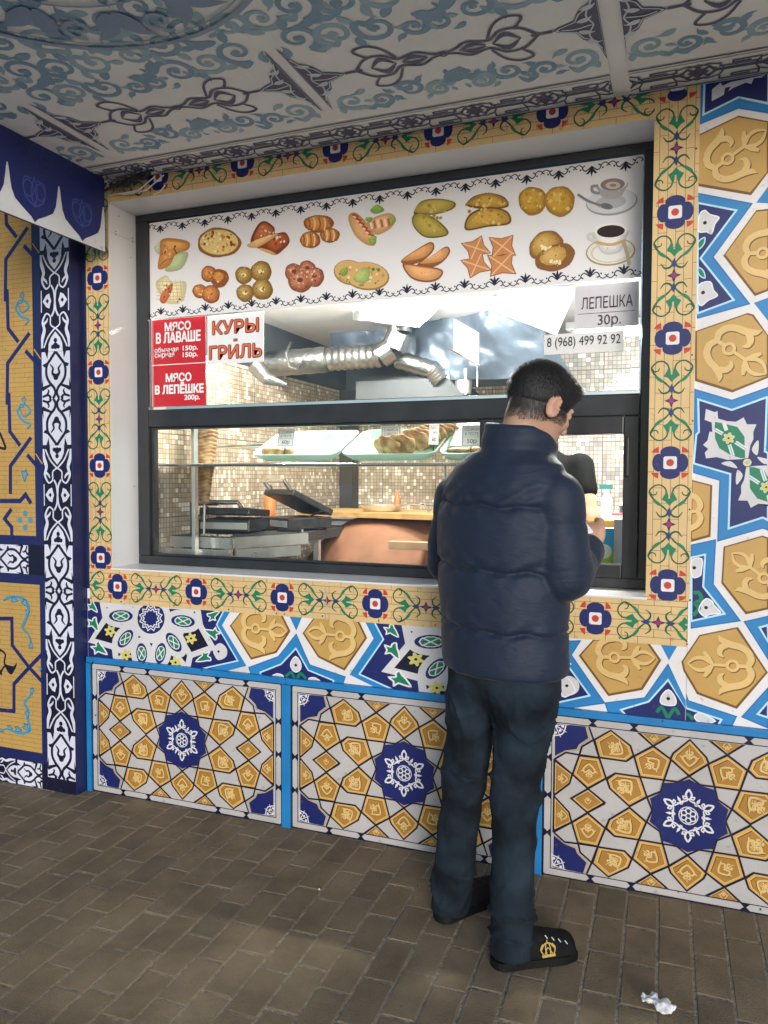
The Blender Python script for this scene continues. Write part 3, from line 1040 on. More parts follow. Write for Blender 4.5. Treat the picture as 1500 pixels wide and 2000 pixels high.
    wflower(A, m(R5, [(215, 640), (270, 590), (330, 620), (350, 660), (420, 740), (310, 755), (250, 780), (190, 720)]), dot=R5((265, 685)))
    A.curve(m(R5, [(130, 530), (190, 530), (215, 600), (150, 640), (190, 690), (130, 770)]), .012, C_GREEN, 5)
    gold_tile(A, m(R5, [(465, 51), (864, -62), (918, -45), (918, 695), (690, 742), (442, 425)]))
    cartouche_motif(A, R5((540, 110)), R5((1010, 480)), 6)
    gold_tile(A, m(R5, [(20, 1262), (205, 985), (595, 905), (912, 1370), (585, 1740), (180, 1590), (40, 1350)]))
    cartouche_motif(A, R5((70, 1272)), R5((735, 1310)), 6)
    star_blue(A, m(R5, [(670, 835), (918, 780), (918, 1225)]), m(R5, [(830, 895), (918, 872), (918, 1040)]))
    old = A.T
    A.T = lambda p: (max(.0375, p[0]), p[1])
    star_blue(A, m(A3, [(940, 945), (970, 985), (1290, 1090), (1255, 1160), (940, 1130)]), m(A3, [(940, 1020), (960, 1035), (1190, 1110), (1165, 1150), (940, 1120)]))
    wflower(A, m(A3, [(1010, 1085), (1050, 1065), (1095, 1085), (1150, 1120), (1090, 1130), (1030, 1120)]))
    A.curve(m(A3, [(935, 1085), (970, 1075), (1000, 1110)]), .011, C_GREEN, 5)
    A.T = old
    star_blue(A, m(R5, [(645, 1840), (918, 1540), (918, 1955)]), m(R5, [(810, 1810), (918, 1690), (918, 1845)]))
    return A
A = right_art()
# beyond the border of the photo the wall goes on as its mirror image
za, zb_ = at_y(1500, 140, 0), at_y(1500, 1789, 0)
def xbord(z):
    return za.x + (z - za.z) / (zb_.z - za.z) * (zb_.x - za.x)
A.v = [(min(v[0], xbord(v[1])), v[1], v[2]) for v in A.v]
nv = len(A.v)
A.v += [(2 * xbord(v[1]) - v[0] + .0004, v[1], v[2] + .01) for v in A.v[:nv]]
A.f += [tuple(i + nv for i in f) for f in A.f]; A.c += A.c
A.build('printed_pattern', WALLF(0.003), PRINT, rl_sheet)

def low_art():
    A = Art()
    m = lambda f, P: [f(p) for p in P]
    A.poly([(-2.428, 0.55), (0.035, 0.55), (0.035, 0.90), (-2.428, 0.90)], C_WHITE, 0)
    # left navy field with rosette
    A.poly(m(L4, [(20, 330), (1060, 400), (990, 525), (1150, 792), (860, 870), (20, 770)]), C_NAVY, 1)
    A.poly(m(L4, [(1040, 405), (1095, 412), (1025, 530), (1205, 828), (960, 890), (860, 870), (1140, 790), (985, 525)]), C_BLUE, 2)
    A.stroke(m(L4, [(1050, 400), (985, 525), (1140, 790), (870, 850)]), .006, C_SKY, 3)
    A.poly(m(L5, [(835, 290), (1340, 325), (1420, 800), (980, 760), (750, 637), (915, 405)]), C_NAVY, 1)
    A.poly(m(L5, [(790, 280), (860, 285), (918, 405), (762, 638), (1000, 745), (930, 760), (690, 640), (850, 400)]), C_BLUE, 2)
    A.stroke(m(L5, [(850, 280), (916, 405), (755, 637), (985, 742)]), .006, C_SKY, 3)
    # middle stars
    star_blue(A, m(L5, [(335, 370), (425, 575), (662, 655), (640, 720), (40, 660), (18, 592), (215, 520)]), m(L5, [(333, 465), (415, 610), (585, 680), (570, 712), (110, 668), (95, 625), (235, 570)]))
    A.poly(m(L5, [(285, 240), (378, 245), (335, 348)]), C_BLUE, 1)
    A.poly(m(L4, [(1220, 830), (1010, 872), (1240, 900)]), hx('#d9d2cc'), 1.5)
    c0 = L5((333, 610))
    wflower(A, [(c0[0], c0[1] + .055), (c0[0] + .022, c0[1] + .03), (c0[0] + .02, c0[1] + .005), (c0[0], c0[1] - .008), (c0[0] - .02, c0[1] + .005), (c0[0] - .022, c0[1] + .03)], dot=(c0[0], c0[1] + .02))
    for s in (1, -1):
        A.curve([(c0[0], c0[1] - .045), (c0[0] + s * .02, c0[1] - .012), (c0[0] + s * .045, c0[1] - .03)], .011, C_GREEN, 5)
        wflower(A, [(c0[0] + s * .055, c0[1] - .03), (c0[0] + s * .085, c0[1] - .022), (c0[0] + s * .125, c0[1] - .048), (c0[0] + s * .08, c0[1] - .052)])
    gold_tile(A, m(L4, [(1090, 535), (1165, 440)]) + m(L5, [(235, 240), (290, 350), (200, 490), (36, 533)]))
    cartouche_motif(A, L4((1500, 572)), L4((1185, 545)), 6)
    gold_tile(A, m(L5, [(385, 365), (460, 260), (745, 280), (800, 395), (655, 605), (485, 520)]))
    cartouche_motif(A, L5((412, 355)), L5((715, 392)), 6)
    # rosettes
    def rosette(cx, cz):
        f0 = L4((505, 478))
        old = A.T
        def T(p):
            q = L4(p)
            return (q[0] - f0[0] + cx, min(q[1] - f0[1] + cz, .8995))
        A.T = T
        out = [(150, 360), (172, 480), (60, 640), (238, 690), (252, 800), (360, 825), (770, 850), (792, 752), (955, 692), (865, 530), (845, 400)]
        A.poly(out, C_INK, 3)
        A.stroke(out, 42, C_STRAP, 5, True)
        for P in ([(300, 560), (390, 560), (400, 640)], [(600, 600), (640, 560), (620, 660)], [(350, 500), (410, 560), (360, 580)]):
            A.poly(P, C_GREEN, 4)
        for P in ([(172, 480), (300, 545), (238, 690)], [(865, 530), (720, 590), (792, 752)], [(252, 800), (380, 690), (505, 640), (640, 700), (770, 850)], [(150, 360), (390, 470)], [(845, 400), (620, 480)]):
            A.curve(P, 40, C_STRAP, 4)
        A.ring((505, 478), 124, 46, C_STRAP, 5, 138, n=24)
        for (x, y, r, ry, a) in ((285, 462, 105, 58, 0), (318, 628, 92, 55, -.9), (437, 735, 90, 52, 1.5), (575, 735, 92, 52, 1.75), (672, 655, 98, 56, .95), (740, 500, 105, 58, .12)):
            A.ring((x, y), r * 1.04, 46, C_STRAP, 5, ry * 1.08, a)
            A.disc((x, y), r * .84, C_NAVY, 6, ry * .76, a)
            A.disc((x, y), r * .62, C_WHITE, 7, ry * .60, a, n=10)
            A.disc((x, y), r * .54, C_GREEN, 8, ry * .5, a, n=10)
            A.stroke([(x - r * .5 * math.cos(a + .5), y - r * .5 * math.sin(a + .5)), (x + r * .5 * math.cos(a + .5), y + r * .5 * math.sin(a + .5))], 7, C_WHITE, 9)
            A.stroke([(x - r * .5 * math.cos(a - .5), y - r * .5 * math.sin(a - .5)), (x + r * .5 * math.cos(a - .5), y + r * .5 * math.sin(a - .5))], 7, C_WHITE, 9)
        for (x, y) in ((208, 572), (322, 748), (686, 802), (800, 626)):
            flower(A, (x, y), 44, C_YEL, C_INK, 10, n=6)
        A.disc((505, 478), 100, C_NAVY, 6, 112, n=12)
        for k, rr in ((0, 84), (1, 62)):
            A.stroke([(505 + (rr if j % 2 else rr * .78) * math.cos(j * math.pi / 12), 478 + 1.12 * (rr if j % 2 else rr * .78) * math.sin(j * math.pi / 12)) for j in range(24)], 7, C_WHITE, 8, True)
        for (x, y, r, a) in ((90, 520, 56, 2.6), (130, 700, 62, 2.2), (955, 590, 58, -1.2), (895, 770, 58, -2.0), (960, 455, 50, 1.0), (80, 395, 46, 2.4)):
            leaf3(A, (x, y), r, a, 4)
        A.blob([(960, 700), (1010, 660), (1060, 700), (1055, 760), (1000, 785), (970, 750)], C_STRAP, 5)
        A.disc((1000, 722), 9, C_INK, 7, n=8)
        A.T = old
    f0 = L4((505, 478))
    rosette(f0[0], f0[1])
    sp2 = L5((945, 580)); sp1 = L4((60, 640))
    rosette(sp2[0] + (f0[0] - sp1[0]), f0[1])
    # right of the customer
    star_blue(A, m(A3, [(60, 590), (250, 585), (190, 680), (412, 1000), (60, 1050)]), m(A3, [(60, 690), (130, 700), (312, 950), (60, 1005)]))
    wflower(A, m(A3, [(120, 840), (165, 830), (215, 910), (190, 940), (130, 955)]))
    gold_tile(A, m(A3, [(250, 685), (340, 585), (690, 585), (780, 715), (660, 905), (440, 945)]))
    cartouche_motif(A, A3((745, 700)), A3((375, 692)), 6)
    star_blue(A, m(A3, [(835, 742), (970, 985), (985, 1150), (440, 1075), (415, 1000), (680, 965)]), m(A3, [(835, 845), (960, 1035), (975, 1150), (560, 1085), (520, 1045), (705, 990)]))
    c1 = A3((835, 1010))
    wflower(A, [(c1[0], c1[1] + .05), (c1[0] + .022, c1[1] + .025), (c1[0] + .02, c1[1]), (c1[0] - .02, c1[1]), (c1[0] - .022, c1[1] + .025)], dot=(c1[0], c1[1] + .02))
    for s in (1, -1):
        A.curve([(c1[0], c1[1] - .045), (c1[0] + s * .02, c1[1] - .012), (c1[0] + s * .035, c1[1] - .03)], .011, C_GREEN, 5)
    A.poly(m(A3, [(780, 600), (905, 605), (840, 716)]), C_BLUE, 1)
    gold_tile(A, [p for p in m(R5, [(20, 1262), (30, 1220)])] + m(A3, [(960, 600), (975, 600), (975, 820)]), 3) if False else None
    A.T = lambda p: p
    return A
A = low_art()
A.v = [(max(-2.428, min(0.035, v[0])), v[1], v[2]) for v in A.v]
A.build('printed_pattern', WALLF(0.003), PRINT, low_sheet)

# --- base panels, battens and rail
BP = None
for k in range(4):
    cx = -1.929 + .99 * k
    o = MB().box(cx - PWD, cx + PWD, -0.006, 0.0025, 0.0, 0.575).build('base_panel', WHITE, kiosk)
    if BP is None:
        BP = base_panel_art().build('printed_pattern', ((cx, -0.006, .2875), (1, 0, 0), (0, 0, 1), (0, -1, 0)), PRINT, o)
    else:
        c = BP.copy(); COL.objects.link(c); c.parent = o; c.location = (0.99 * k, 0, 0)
    x = cx - .495
    if k > 0:
        MB().box(x - .019, x + .019, -.016, -.001, -0.01, 0.573, bev=.002).build('batten', CYAN, kiosk)
    else:
        MB().box(-2.428, cx - PWD - .002, -.016, -.001, -0.01, 0.573, bev=.002).build('batten', CYAN, kiosk)
    MB().box(max(x + .001, -2.428), x + .989, -.018, 0.001, 0.576, 0.601, bev=.002).build('rail', CYAN, kiosk)

# --- trim strips
def strip(kind, a0, a1, c, half, first, seed, y0=-0.0035, cut=None):
    A = strip_art(a1 - a0, half, first - a0, seed=seed)
    if kind == 'v':
        o = MB().box(c - half, c + half, y0, 0.002, a0, a1).build('trim_strip', WHITE, kiosk)
        fr = ((c, y0, a0), (1, 0, 0), (0, 0, 1), (0, -1, 0))
    else:
        o = MB().box(a0, a1, y0, 0.002, c - half, c + half).build('trim_strip', WHITE, kiosk)
        fr = ((a0, y0, c), (0, 0, 1), (1, 0, 0), (0, -1, 0))
    A.build('printed_pattern', fr, PRINT, o)
    return o
ZL1 = 0.9925
strip('v', ZL1 + .001, 2.64, -0.027, 0.068, 1.043, 1)
strip('v', ZL1 + .001, 2.64, -2.347, 0.0615, 1.039, 2)
strip('h', -2.41, -1.262, 0.918, 0.0735, -2.258, 3)
strip('h', -1.2605, 0.036, 0.918, 0.0735, -1.059, 4)
strip('h', -2.2845, -0.0955, 2.629, 0.0735, -2.03, 5)
for (px, py) in ((1352, 693), (1353, 822), (1347, 995), (1348, 1172), (1342, 1258), (1210, 1246), (1090, 1240), (540, 1198), (556, 1199), (630, 1203), (740, 1212), (850, 1221), (178, 1118), (178, 1168), (237, 1175), (340, 1183), (447, 1190), (1340, 570), (1360, 290)):
    q = at_y(px, py, -0.004)
    MB().lathe([(0.0001, 0), (.0032, 0), (.0028, .0016), (.0001, .002)], n=8).build('screw', SCREWM, kiosk)
    o = bpy.context.scene.objects[-1] if False else COL.objects[-1]
    o.rotation_euler = (math.pi / 2, 0, 0)
    o.location = Vector((q.x, -0.0048, q.z)) - kiosk.location
for (px, py) in ((182, 1293), (184, 1398), (280, 1295), (292, 1297), (394, 1309), (555, 1530), (800, 1350), (1134, 1386), (1295, 1408), (1325, 1744), (1486, 1779)):
    q = at_y(px, py, -0.018)
    MB().lathe([(0.0001, 0), (.0035, 0), (.003, .0018), (.0001, .0022)], n=8).build('screw', SCREWM, kiosk)
    o = COL.objects[-1]
    o.rotation_euler = (math.pi / 2, 0, 0)
    o.location = Vector((q.x, -0.0195 if q.z > .56 else -.0085, q.z)) - kiosk.location

# --- window reveal
MB().box(X0 - .010, X0, -0.002, YF, 1.0, 2.4375).build('reveal_sheet', WHITE, kiosk)
MB().box(X0 - .010, X0 - .001, -0.002, YF, 2.4395, 2.565).build('reveal_sheet', WHITE, kiosk)
MB().box(X1 + .001, X1 + .010, -0.001, YF, 1.0, 2.565).build('reveal_sheet', WHITE, kiosk)
MB().box(X0 - .008, X1 + .008, -0.001, YF, 2.556, 2.566).build('reveal_sheet', WHITE, kiosk)
MB().box(X0 - .004, X1 + .004, -0.012, YF, 0.9915, 0.9995, bev=.002).build('window_sill', WHITE, kiosk)
for (px, py) in ((232, 422), (226, 452), (226, 458), (258, 465), (259, 472), (255, 503), (262, 950)):
    q = at_x(px, py, X0)
    MB().lathe([(0.0001, 0), (.0028, 0), (.0024, .0014), (.0001, .0018)], n=8).build('screw', SCREWM, kiosk)
    o = COL.objects[-1]
    o.rotation_euler = (0, math.pi / 2, 0)
    o.location = Vector((X0, q.y, q.z)) - kiosk.location

# ================================================================== left pier
pier = empty('wall_pier', (-3.0, 0.0, 0), label='projecting navy blue pier with white lace border and golden brick panels, left of the window', cat='pier')
YP = -0.075
body = MB().box(-3.75, -2.430, YP, 0.16, -0.01, 2.9, bev=.003).build('pier_body', NAVY, pier)
V5, V4, V6, V3 = crop(0, 780, 4.76, YP), crop(0, 980, 3.333, YP), crop(0, 1200, 5.555, YP), crop(0, 380, 3.227, YP)
lace = lace_art(2.9, 0.0805, 0.06).build('lace_print', ((-2.5135, YP, 0), (1, 0, 0), (0, 0, 1), (0, -1, 0)), PRINT, pier)
zl_a, zl_b = V5((200, 1350))[1], V5((200, 1625))[1]
lace_art(1.15, (zl_a - zl_b) / 2, 0.09).build('lace_print', ((-2.5955, YP, (zl_a + zl_b) / 2), (0, 0, 1), (-1, 0, 0), (0, -1, 0)), PRINT, pier)
z2 = V6((300, 1590))[1]
lace_art(1.15, (z2 - 0.0) / 2, 0.03).build('lace_print', ((-2.5955, YP, z2 / 2), (0, 0, 1), (-1, 0, 0), (0, -1, 0)), PRINT, pier)

def scroll(A, f, pts, w, L=4, leaves=()):
    A.curve([f(p) for p in pts], [w * .5, w, w * .8, w * .4], hx('#4a93b5'), L)
    A.curve([f((p[0] + 4, p[1] + 5)) for p in pts], [w * .3, w * .5, w * .3], hx('#1f4a63'), L - 1)
    for (c, r, a) in leaves:
        q = f(c)
        leaf3(A, q, r, a, L, col=hx('#5aa6c6'), edge=hx('#2a6a88'))
def pier_art():
    A = Art()
    m = lambda f, P: [f(p) for p in P]
    xr = V5((328, 700))[0]
    zt0, zt1 = V5((100, 1262))[1], 2.9
    def bricks(x0, x1, z0, z1):
        A.poly([(x0, z0), (x1, z0), (x1, z1), (x0, z1)], hx('#c19c58'), 0)  # brick gold toned down to stand in for shade on the pier
        z = z0; r = 0
        while z < z1:
            A.stroke([(x0, z), (x1, z)], .0016, hx('#94692f'), 1)
            x = x1 - .05 - (r % 2) * .06
            while x > x0:
                A.stroke([(x, z), (x, min(z1, z + .0205))], .0014, hx('#94692f'), 1); x -= .125
            z += .0205; r += 1
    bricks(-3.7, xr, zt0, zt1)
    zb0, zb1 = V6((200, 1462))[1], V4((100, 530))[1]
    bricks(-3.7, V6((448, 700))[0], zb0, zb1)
    w = .0105
    def band(P, ww=.0185, f=V5, dz=0.0):
        Q = [(p[0], p[1] + dz) for p in m(f, P)]
        A.stroke(Q, ww, C_NAVY, 3)
    dz = V3((110, 930))[1] - V5((185, 430))[1]
    for d in (0.0, dz, 2 * dz):
        band([(85, -60), (95, 300), (190, 430)], dz=d)
        band([(292, 355), (100, 620), (100, 880)], dz=d) if d == 0 else band([(292, 355), (90, 620), (85, 1000)], dz=d)
        band([(255, 515), (372, 650)], dz=d)
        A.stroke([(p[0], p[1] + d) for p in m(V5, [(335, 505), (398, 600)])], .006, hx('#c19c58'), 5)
        scroll(A, lambda p: (V5(p)[0], V5(p)[1] + d), [(250, 275), (285, 230), (215, 200), (165, 110), (230, 50), (285, 110), (220, 160), (190, 90)], .012, leaves=(((225, 10), .016, .2), ((205, 65), .013, 1.2)))
    band([(0, 945), (190, 945), (240, 885), (292, 968)], .019)
    band([(0, 1283), (112, 1283), (112, 1190), (45, 1110), (110, 1020)])
    band([(170, 1290), (345, 1290)], .019)
    q = V5((230, 705)); leaf3(A, q, .026, 0, 4, col=hx('#5aa6c6'), edge=hx('#2a6a88'))
    for (x, y) in ((237, 1060), (237, 1192), (188, 1125), (285, 1125)):
        A.disc(V5((x, y)), .0135, hx('#4a93b5'), 4)
    # lower panel
    band([(0, 45), (132, 45), (137, 335), (320, 575), (495, 765)], .018, V6)
    band([(505, 385), (320, 575), (155, 755), (155, 1050), (0, 1035)], .018, V6)
    scroll(A, V4, [(20, 640), (70, 620), (150, 630), (190, 690), (170, 760), (150, 820), (190, 870), (205, 940)], .016, leaves=(((95, 640), .020, 1.4), ((165, 660), .022, .8), ((180, 720), .018, .2), ((205, 935), .018, 3.0)))
    scroll(A, V6, [(345, 790), (330, 880), (270, 960), (310, 1040), (300, 1120), (330, 1250), (250, 1290), (150, 1270), (70, 1240), (0, 1270)], .015, leaves=(((350, 830), .016, 0), ((300, 1080), .018, .4), ((290, 1230), .022, 1.0), ((200, 1250), .02, 1.5), ((110, 1230), .016, 1.4)))
    q = V6((442, 590)); leaf3(A, q, .012, 0, 4, col=hx('#5aa6c6'), edge=hx('#2a6a88'))
    A.curve(m(V6, [(0, 380), (60, 430), (55, 540), (150, 580), (120, 640), (60, 560), (0, 650)]), .009, C_INK, 4)
    A.blob(m(V6, [(65, 560), (150, 560), (185, 525), (170, 590), (110, 645)]), C_INK, 5)
    A.curve(m(V3, [(0, 1500), (25, 1560), (35, 1600), (0, 1595)]), .012, C_INK, 4)
    return A
A = pier_art()
xm = V5((0, 900))[0] - .012
nv = len(A.v)
A.v += [(2 * xm - v[0], v[1], v[2] + .3) for v in A.v[:nv]]
ex = [(tuple(i + nv for i in f), c) for f, c in zip(A.f, A.c) if A.v[f[0]][2] >= 2]
A.f += [e[0] for e in ex]; A.c += [e[1] for e in ex]
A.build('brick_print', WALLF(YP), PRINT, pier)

# ================================================================== canopy ceiling
ZC = 2.64
YE = -1.14
can = empty('canopy', (-0.8, -0.6, ZC), label='flat canopy overhead with grey-blue arabesque printed ceiling panels', cat='canopy')
G1, G2, G3 = hx('#8fa3ab'), hx('#6f8797'), hx('#5b5a68')
CB = hx('#eeebe3')
def ceil_fn(ox, oy, s):
    def fn(p):
        q = at_z(ox + p[0] / s, oy + p[1] / s, ZC)
        return (q.x, q.y)
    return fn
K1, K2 = ceil_fn(0, 0, 2), ceil_fn(750, 0, 2)
SEAM = -1.137
PER = 0.935
def ceiling_art(x0, x1):
    """arabesque laid out on a repeat of PER, mirrored about every seam"""
    A = Art()
    A.mod = 220
    A.poly([(x0, YE), (x1, YE), (x1, 0.0), (x0, 0.0)], CB, 0)
    def cl(p): return (max(x0, min(x1, p[0])), max(YE, min(-0.001, p[1])))
    A.T = cl
    INKC = hx('#5c586e'); LT = hx('#d5dada'); MID = hx('#7f9fb2'); MID2 = hx('#98b4be')
    yc = -0.46
    for k in range(-3, 4):
        for sg in (1, -1):
            xs = SEAM + PER * k
            X = lambda u: xs + sg * u
            if X(0.24) < x0 - .3 or X(.24) > x1 + .3: continue
            # split triangle ornament
            tri = [(.018, yc - .20), (.040, yc - .10), (.075, yc - .07), (.09, yc - .03), (.135, yc - .012), (.15, yc), (.135, yc + .012), (.09, yc + .03), (.075, yc + .07), (.040, yc + .10), (.018, yc + .20)]
            A.poly([(X(a), b) for a, b in tri], INKC, 2)
            A.stroke([(X(a * .9 + .006), (b - yc) * .84 + yc) for a, b in tri], .004, LT, 3, True)
            for q in (-.085, -.03, .03, .085):
                comma(A, (X(.048 if abs(q) > .05 else .062), yc + q), .024, sg * (1.2 if q > 0 else 1.9), 4, LT, sg)
            A.curve([(X(.028), yc - .13), (X(.055), yc - .05), (X(.040), yc), (X(.055), yc + .05), (X(.028), yc + .13)], .005, LT, 4)
            A.curve([(X(.045), yc), (X(.09), yc + .008), (X(.125), yc)], .005, LT, 4)
            A.stroke([(X(.15), yc), (X(.21), yc)], .012, INKC, 2)
            # palmette chain
            for s2 in (1, -1):
                A.curve([(X(.19), yc), (X(.235), yc + s2 * .05), (X(.29), yc + s2 * .055), (X(.33), yc + s2 * .02), (X(.39), yc + s2 * .035), (X(.43), yc + s2 * .012), (X(.4675), yc)], .010, INKC, 2)
                A.curve([(X(.25), yc + s2 * .05), (X(.22), yc + s2 * .10), (X(.26), yc + s2 * .115), (X(.30), yc + s2 * .09), (X(.33), yc + s2 * .03)], .009, INKC, 2)
                A.curve([(X(.24), yc), (X(.28), yc + s2 * .035), (X(.32), yc)], [.004, .022, .004], INKC, 2)
                A.curve([(X(.34), yc + s2 * .003), (X(.38), yc + s2 * .015), (X(.42), yc)], [.004, .02, .004], INKC, 2)
            A.ring((X(.4675), yc), .012, .006, INKC, 3, n=10)
            # grey-blue scrollwork on both sides of the chain
            for s2, sc in ((1, .62), (-1, 1.0), (-1, 1.0)):
                pass
            units = [(.10, .17, .05, 1), (.20, .19, .042, -1), (.31, .16, .045, 1), (.40, .19, .04, -1), (.46, .13, .03, 1),
                     (.10, -.22, .06, -1), (.21, -.20, .055, 1), (.33, -.19, .06, -1), (.43, -.16, .045, 1), (.05, -.34, .055, 1), (.16, -.36, .065, -1), (.28, -.33, .055, 1), (.40, -.32, .06, -1),
                     (.10, -.52, .06, 1), (.23, -.50, .062, -1), (.35, -.47, .058, 1), (.45, -.50, .05, -1), (.06, -.68, .06, -1), (.19, -.66, .06, 1), (.32, -.64, .06, -1), (.43, -.67, .05, 1)]
            for i, (u, v, r, hd) in enumerate(units):
                c = (X(u), yc + v)
                col = MID if i % 3 else MID2
                A.spiral(c, r * 1.08, 1.3, [.024, .018, .013, .020], col, a0=1.1 + i * 1.3, hand=hd * sg, L=1)
                a = 1.1 + i * 1.3
                p0 = (c[0] + r * math.cos(a), c[1] + r * math.sin(a))
                A.curve([p0, (p0[0] + sg * .03, p0[1] + .02), (p0[0] + sg * .055, p0[1] - .012)], [.020, .026, .006], col, 1, n=4)
                comma(A, (c[0] + sg * r * .95, c[1] - r * 1.0), r * .62, a, 1, col, sg)
                comma(A, (c[0] - sg * r * 1.05, c[1] + r * .9), r * .55, a + 2, 1, col, -sg)
                comma(A, (c[0] + sg * r * 1.15, c[1] + r * .35), r * .42, a + 4, 1, MID2, sg)
                A.disc(c, r * .2, col, 1, n=8)
    # key border along the wall
    A.stroke([(x0, -.165), (x1, -.165)], .006, INKC, 2)
    A.stroke([(x0, -.150), (x1, -.150)], .003, INKC, 2)
    A.stroke([(x0, -.012), (x1, -.012)], .005, INKC, 2)
    x = SEAM - 3 * PER
    i = 0
    while x < x1 + .1:
        if x > x0 - .1:
            if i % 2 == 0:
                for dx in (-.03, 0, .03):
                    A.ring((x + dx, -.085), .026, .009, INKC, 2, n=4)
                    A.ring((x + dx, -.085), .045, .006, INKC, 2, n=8)
                A.poly([(x, -.13), (x + .014, -.085), (x, -.04), (x - .014, -.085)], INKC, 3)
            else:
                for yy in (-.125, -.048):
                    A.stroke([(x - .055, yy), (x - .055, yy + .022), (x + .055, yy + .022), (x + .055, yy), (x - .02, yy), (x - .02, yy + .012), (x + .03, yy + .012)], .006, INKC, 2)
                A.stroke([(x - .06, -.085), (x + .06, -.085)], .016, G3, 2)
        x += PER / 8
        i += 1
    A.T = lambda p: p
    return A
CEILM = mat('ceiling_sheet', CB, 0.6, var=0.05)
xb = [-2.268, -0.222, -0.168, 1.6]
for (a, b) in ((xb[0], xb[1]), (xb[2], xb[3])):
    o = MB().box(a, b, YE, 0.0025, ZC, ZC + .012).build('ceiling_panel', CEILM, can)
    ceiling_art(a, b).build('printed_pattern', ((0, 0, ZC), (1, 0, 0), (0, 1, 0), (0, 0, -1)), CEILP, o, dl=.0009)
MB().box(xb[1] - .006, xb[2] + .006, YE, 0.0, ZC + .004, ZC + .016).build('joint_batten', CEILM, can)
MB().box(-2.28, 1.6, YE - .03, YE, ZC + .0, ZC + .26).build('edge_beam', CEILM, can)
MB().box(-3.75, 1.6, YE, 0.16, ZC + .20, ZC + .24).build('roof_deck', DARK, can)
# big medallion of the ceiling print, upper left
A = Art()
A.T = lambda p: (max(-2.268, min(-.222, p[0])), max(YE, min(-.001, p[1])))
mc = at_z(30, -190, ZC)
for rr, ww in ((.56, .016), (.53, .006), (.36, .008)):
    A.ring((mc.x, mc.y), rr, ww, hx('#8ea2b4'), 6, n=40)
for k in range(12):
    a = k * math.pi / 6 + .2
    for s_ in (1, -1):
        comma(A, (mc.x + .45 * math.cos(a + .09 * s_), mc.y + .45 * math.sin(a + .09 * s_)), .075, a - math.pi / 2 + .5 * s_, 6, hx('#8496ae'), s_)
    A.spiral((mc.x + .46 * math.cos(a + .26), mc.y + .46 * math.sin(a + .26)), .05, 1.2, .014, hx('#93a5b8'), a0=a, L=7)
for v in range(len(A.v)):
    pass
A.build('medallion_print', ((0, 0, ZC), (1, 0, 0), (0, 1, 0), (0, 0, -1)), CEILP, can, dl=.0009)

# ================================================================== fascia board with tulip edge
XFB = -2.270
fas = empty('fascia_board', (XFB, -0.6, 2.33), label='hanging navy fascia board with white tulip-shaped lower edge', cat='fascia')
ZB = 2.337
MB().box(XFB - .012, XFB, YE - .02, -.045, ZB, ZC + .0).build('board', NAVY, fas)
A = Art()
TN = hx('#252f6c')
half = .123
prof = [(0, 1.0), (.05, .84), (.09, .66), (.14, .48), (.26, .32), (.58, .19), (.86, .09), (1.0, .0)]
u0 = .055
zt = 2.525
u_end = -YE + .02
pts_low = []
A.T = lambda p: (max(.046, min(u_end, p[0])), p[1])
A.poly([(.046, ZB), (u_end, ZB), (u_end, zt + .01), (.046, zt + .01)], hx('#dfe0e2'), 0)
A.poly([(.046, zt - .006), (u_end, zt - .006), (u_end, ZC), (.046, ZC)], TN, 1)
u = u0 - 2 * half
while u < u_end + .3:
    ctr = u + half
    P = [(ctr - half * (1 - a), ZB + .006 + (zt - ZB) * b) for a, b in prof] + [(ctr + half * (1 - a), ZB + .006 + (zt - ZB) * b) for a, b in reversed(prof[:-1])]
    A.poly(P + [(ctr + half, zt + .009), (ctr - half, zt + .009)] if False else P, TN, 2)
    for s in (1, -1):
        A.ring((ctr + s * .028, 2.46), .024, .005, hx('#41529a'), 3, .03)
        A.curve([(ctr, 2.40), (ctr + s * .045, 2.43), (ctr + s * .05, 2.49), (ctr + s * .012, 2.50)], .005, hx('#41529a'), 4)
        A.curve([(ctr, 2.40), (ctr + s * .015, 2.45), (ctr, 2.51)], .005, hx('#41529a'), 3)
    for s in (1, -1):
        A.spiral((ctr + s * .05, 2.585), .03, 1.1, .007, hx('#1b2761'), hand=s, L=3)
    u += 2 * half
A.T = lambda p: p
A.build('tulip_print', ((XFB, 0, 0), (0, -1, 0), (0, 0, 1), (1, 0, 0)), PRINT, fas)

# loose cable ends at the inner corner of the ceiling
wires = empty('loose_wires', (-2.1, -0.03, 2.5), label='frayed white cable ends sticking out under the ceiling corner', cat='wires')
for (a, b, c) in (((232, 378), (270, 372), (302, 345)), ((240, 380), (285, 372), (320, 342)), ((300, 380), (312, 375), (322, 362))):
    P = [at_y(a[0], a[1], -.02), at_y(b[0], b[1], -.05), at_y(c[0], c[1], -.075)]
    MB().tube(P, .0022, 6).build('wire', WHITE, wires, smooth=True)
wb = MB()
for k in range(7):
    P = [at_y(205 + k * 9, 372 - k * 4, -.03), at_y(225 + k * 12, 362 - k * 5 + (k % 3) * 6, -.06), at_y(250 + k * 9, 350 - k * 3, -.02)]
    wb.tube(P, .006, 6)
wb.build('cable_bundle', DARK, wires, smooth=True)

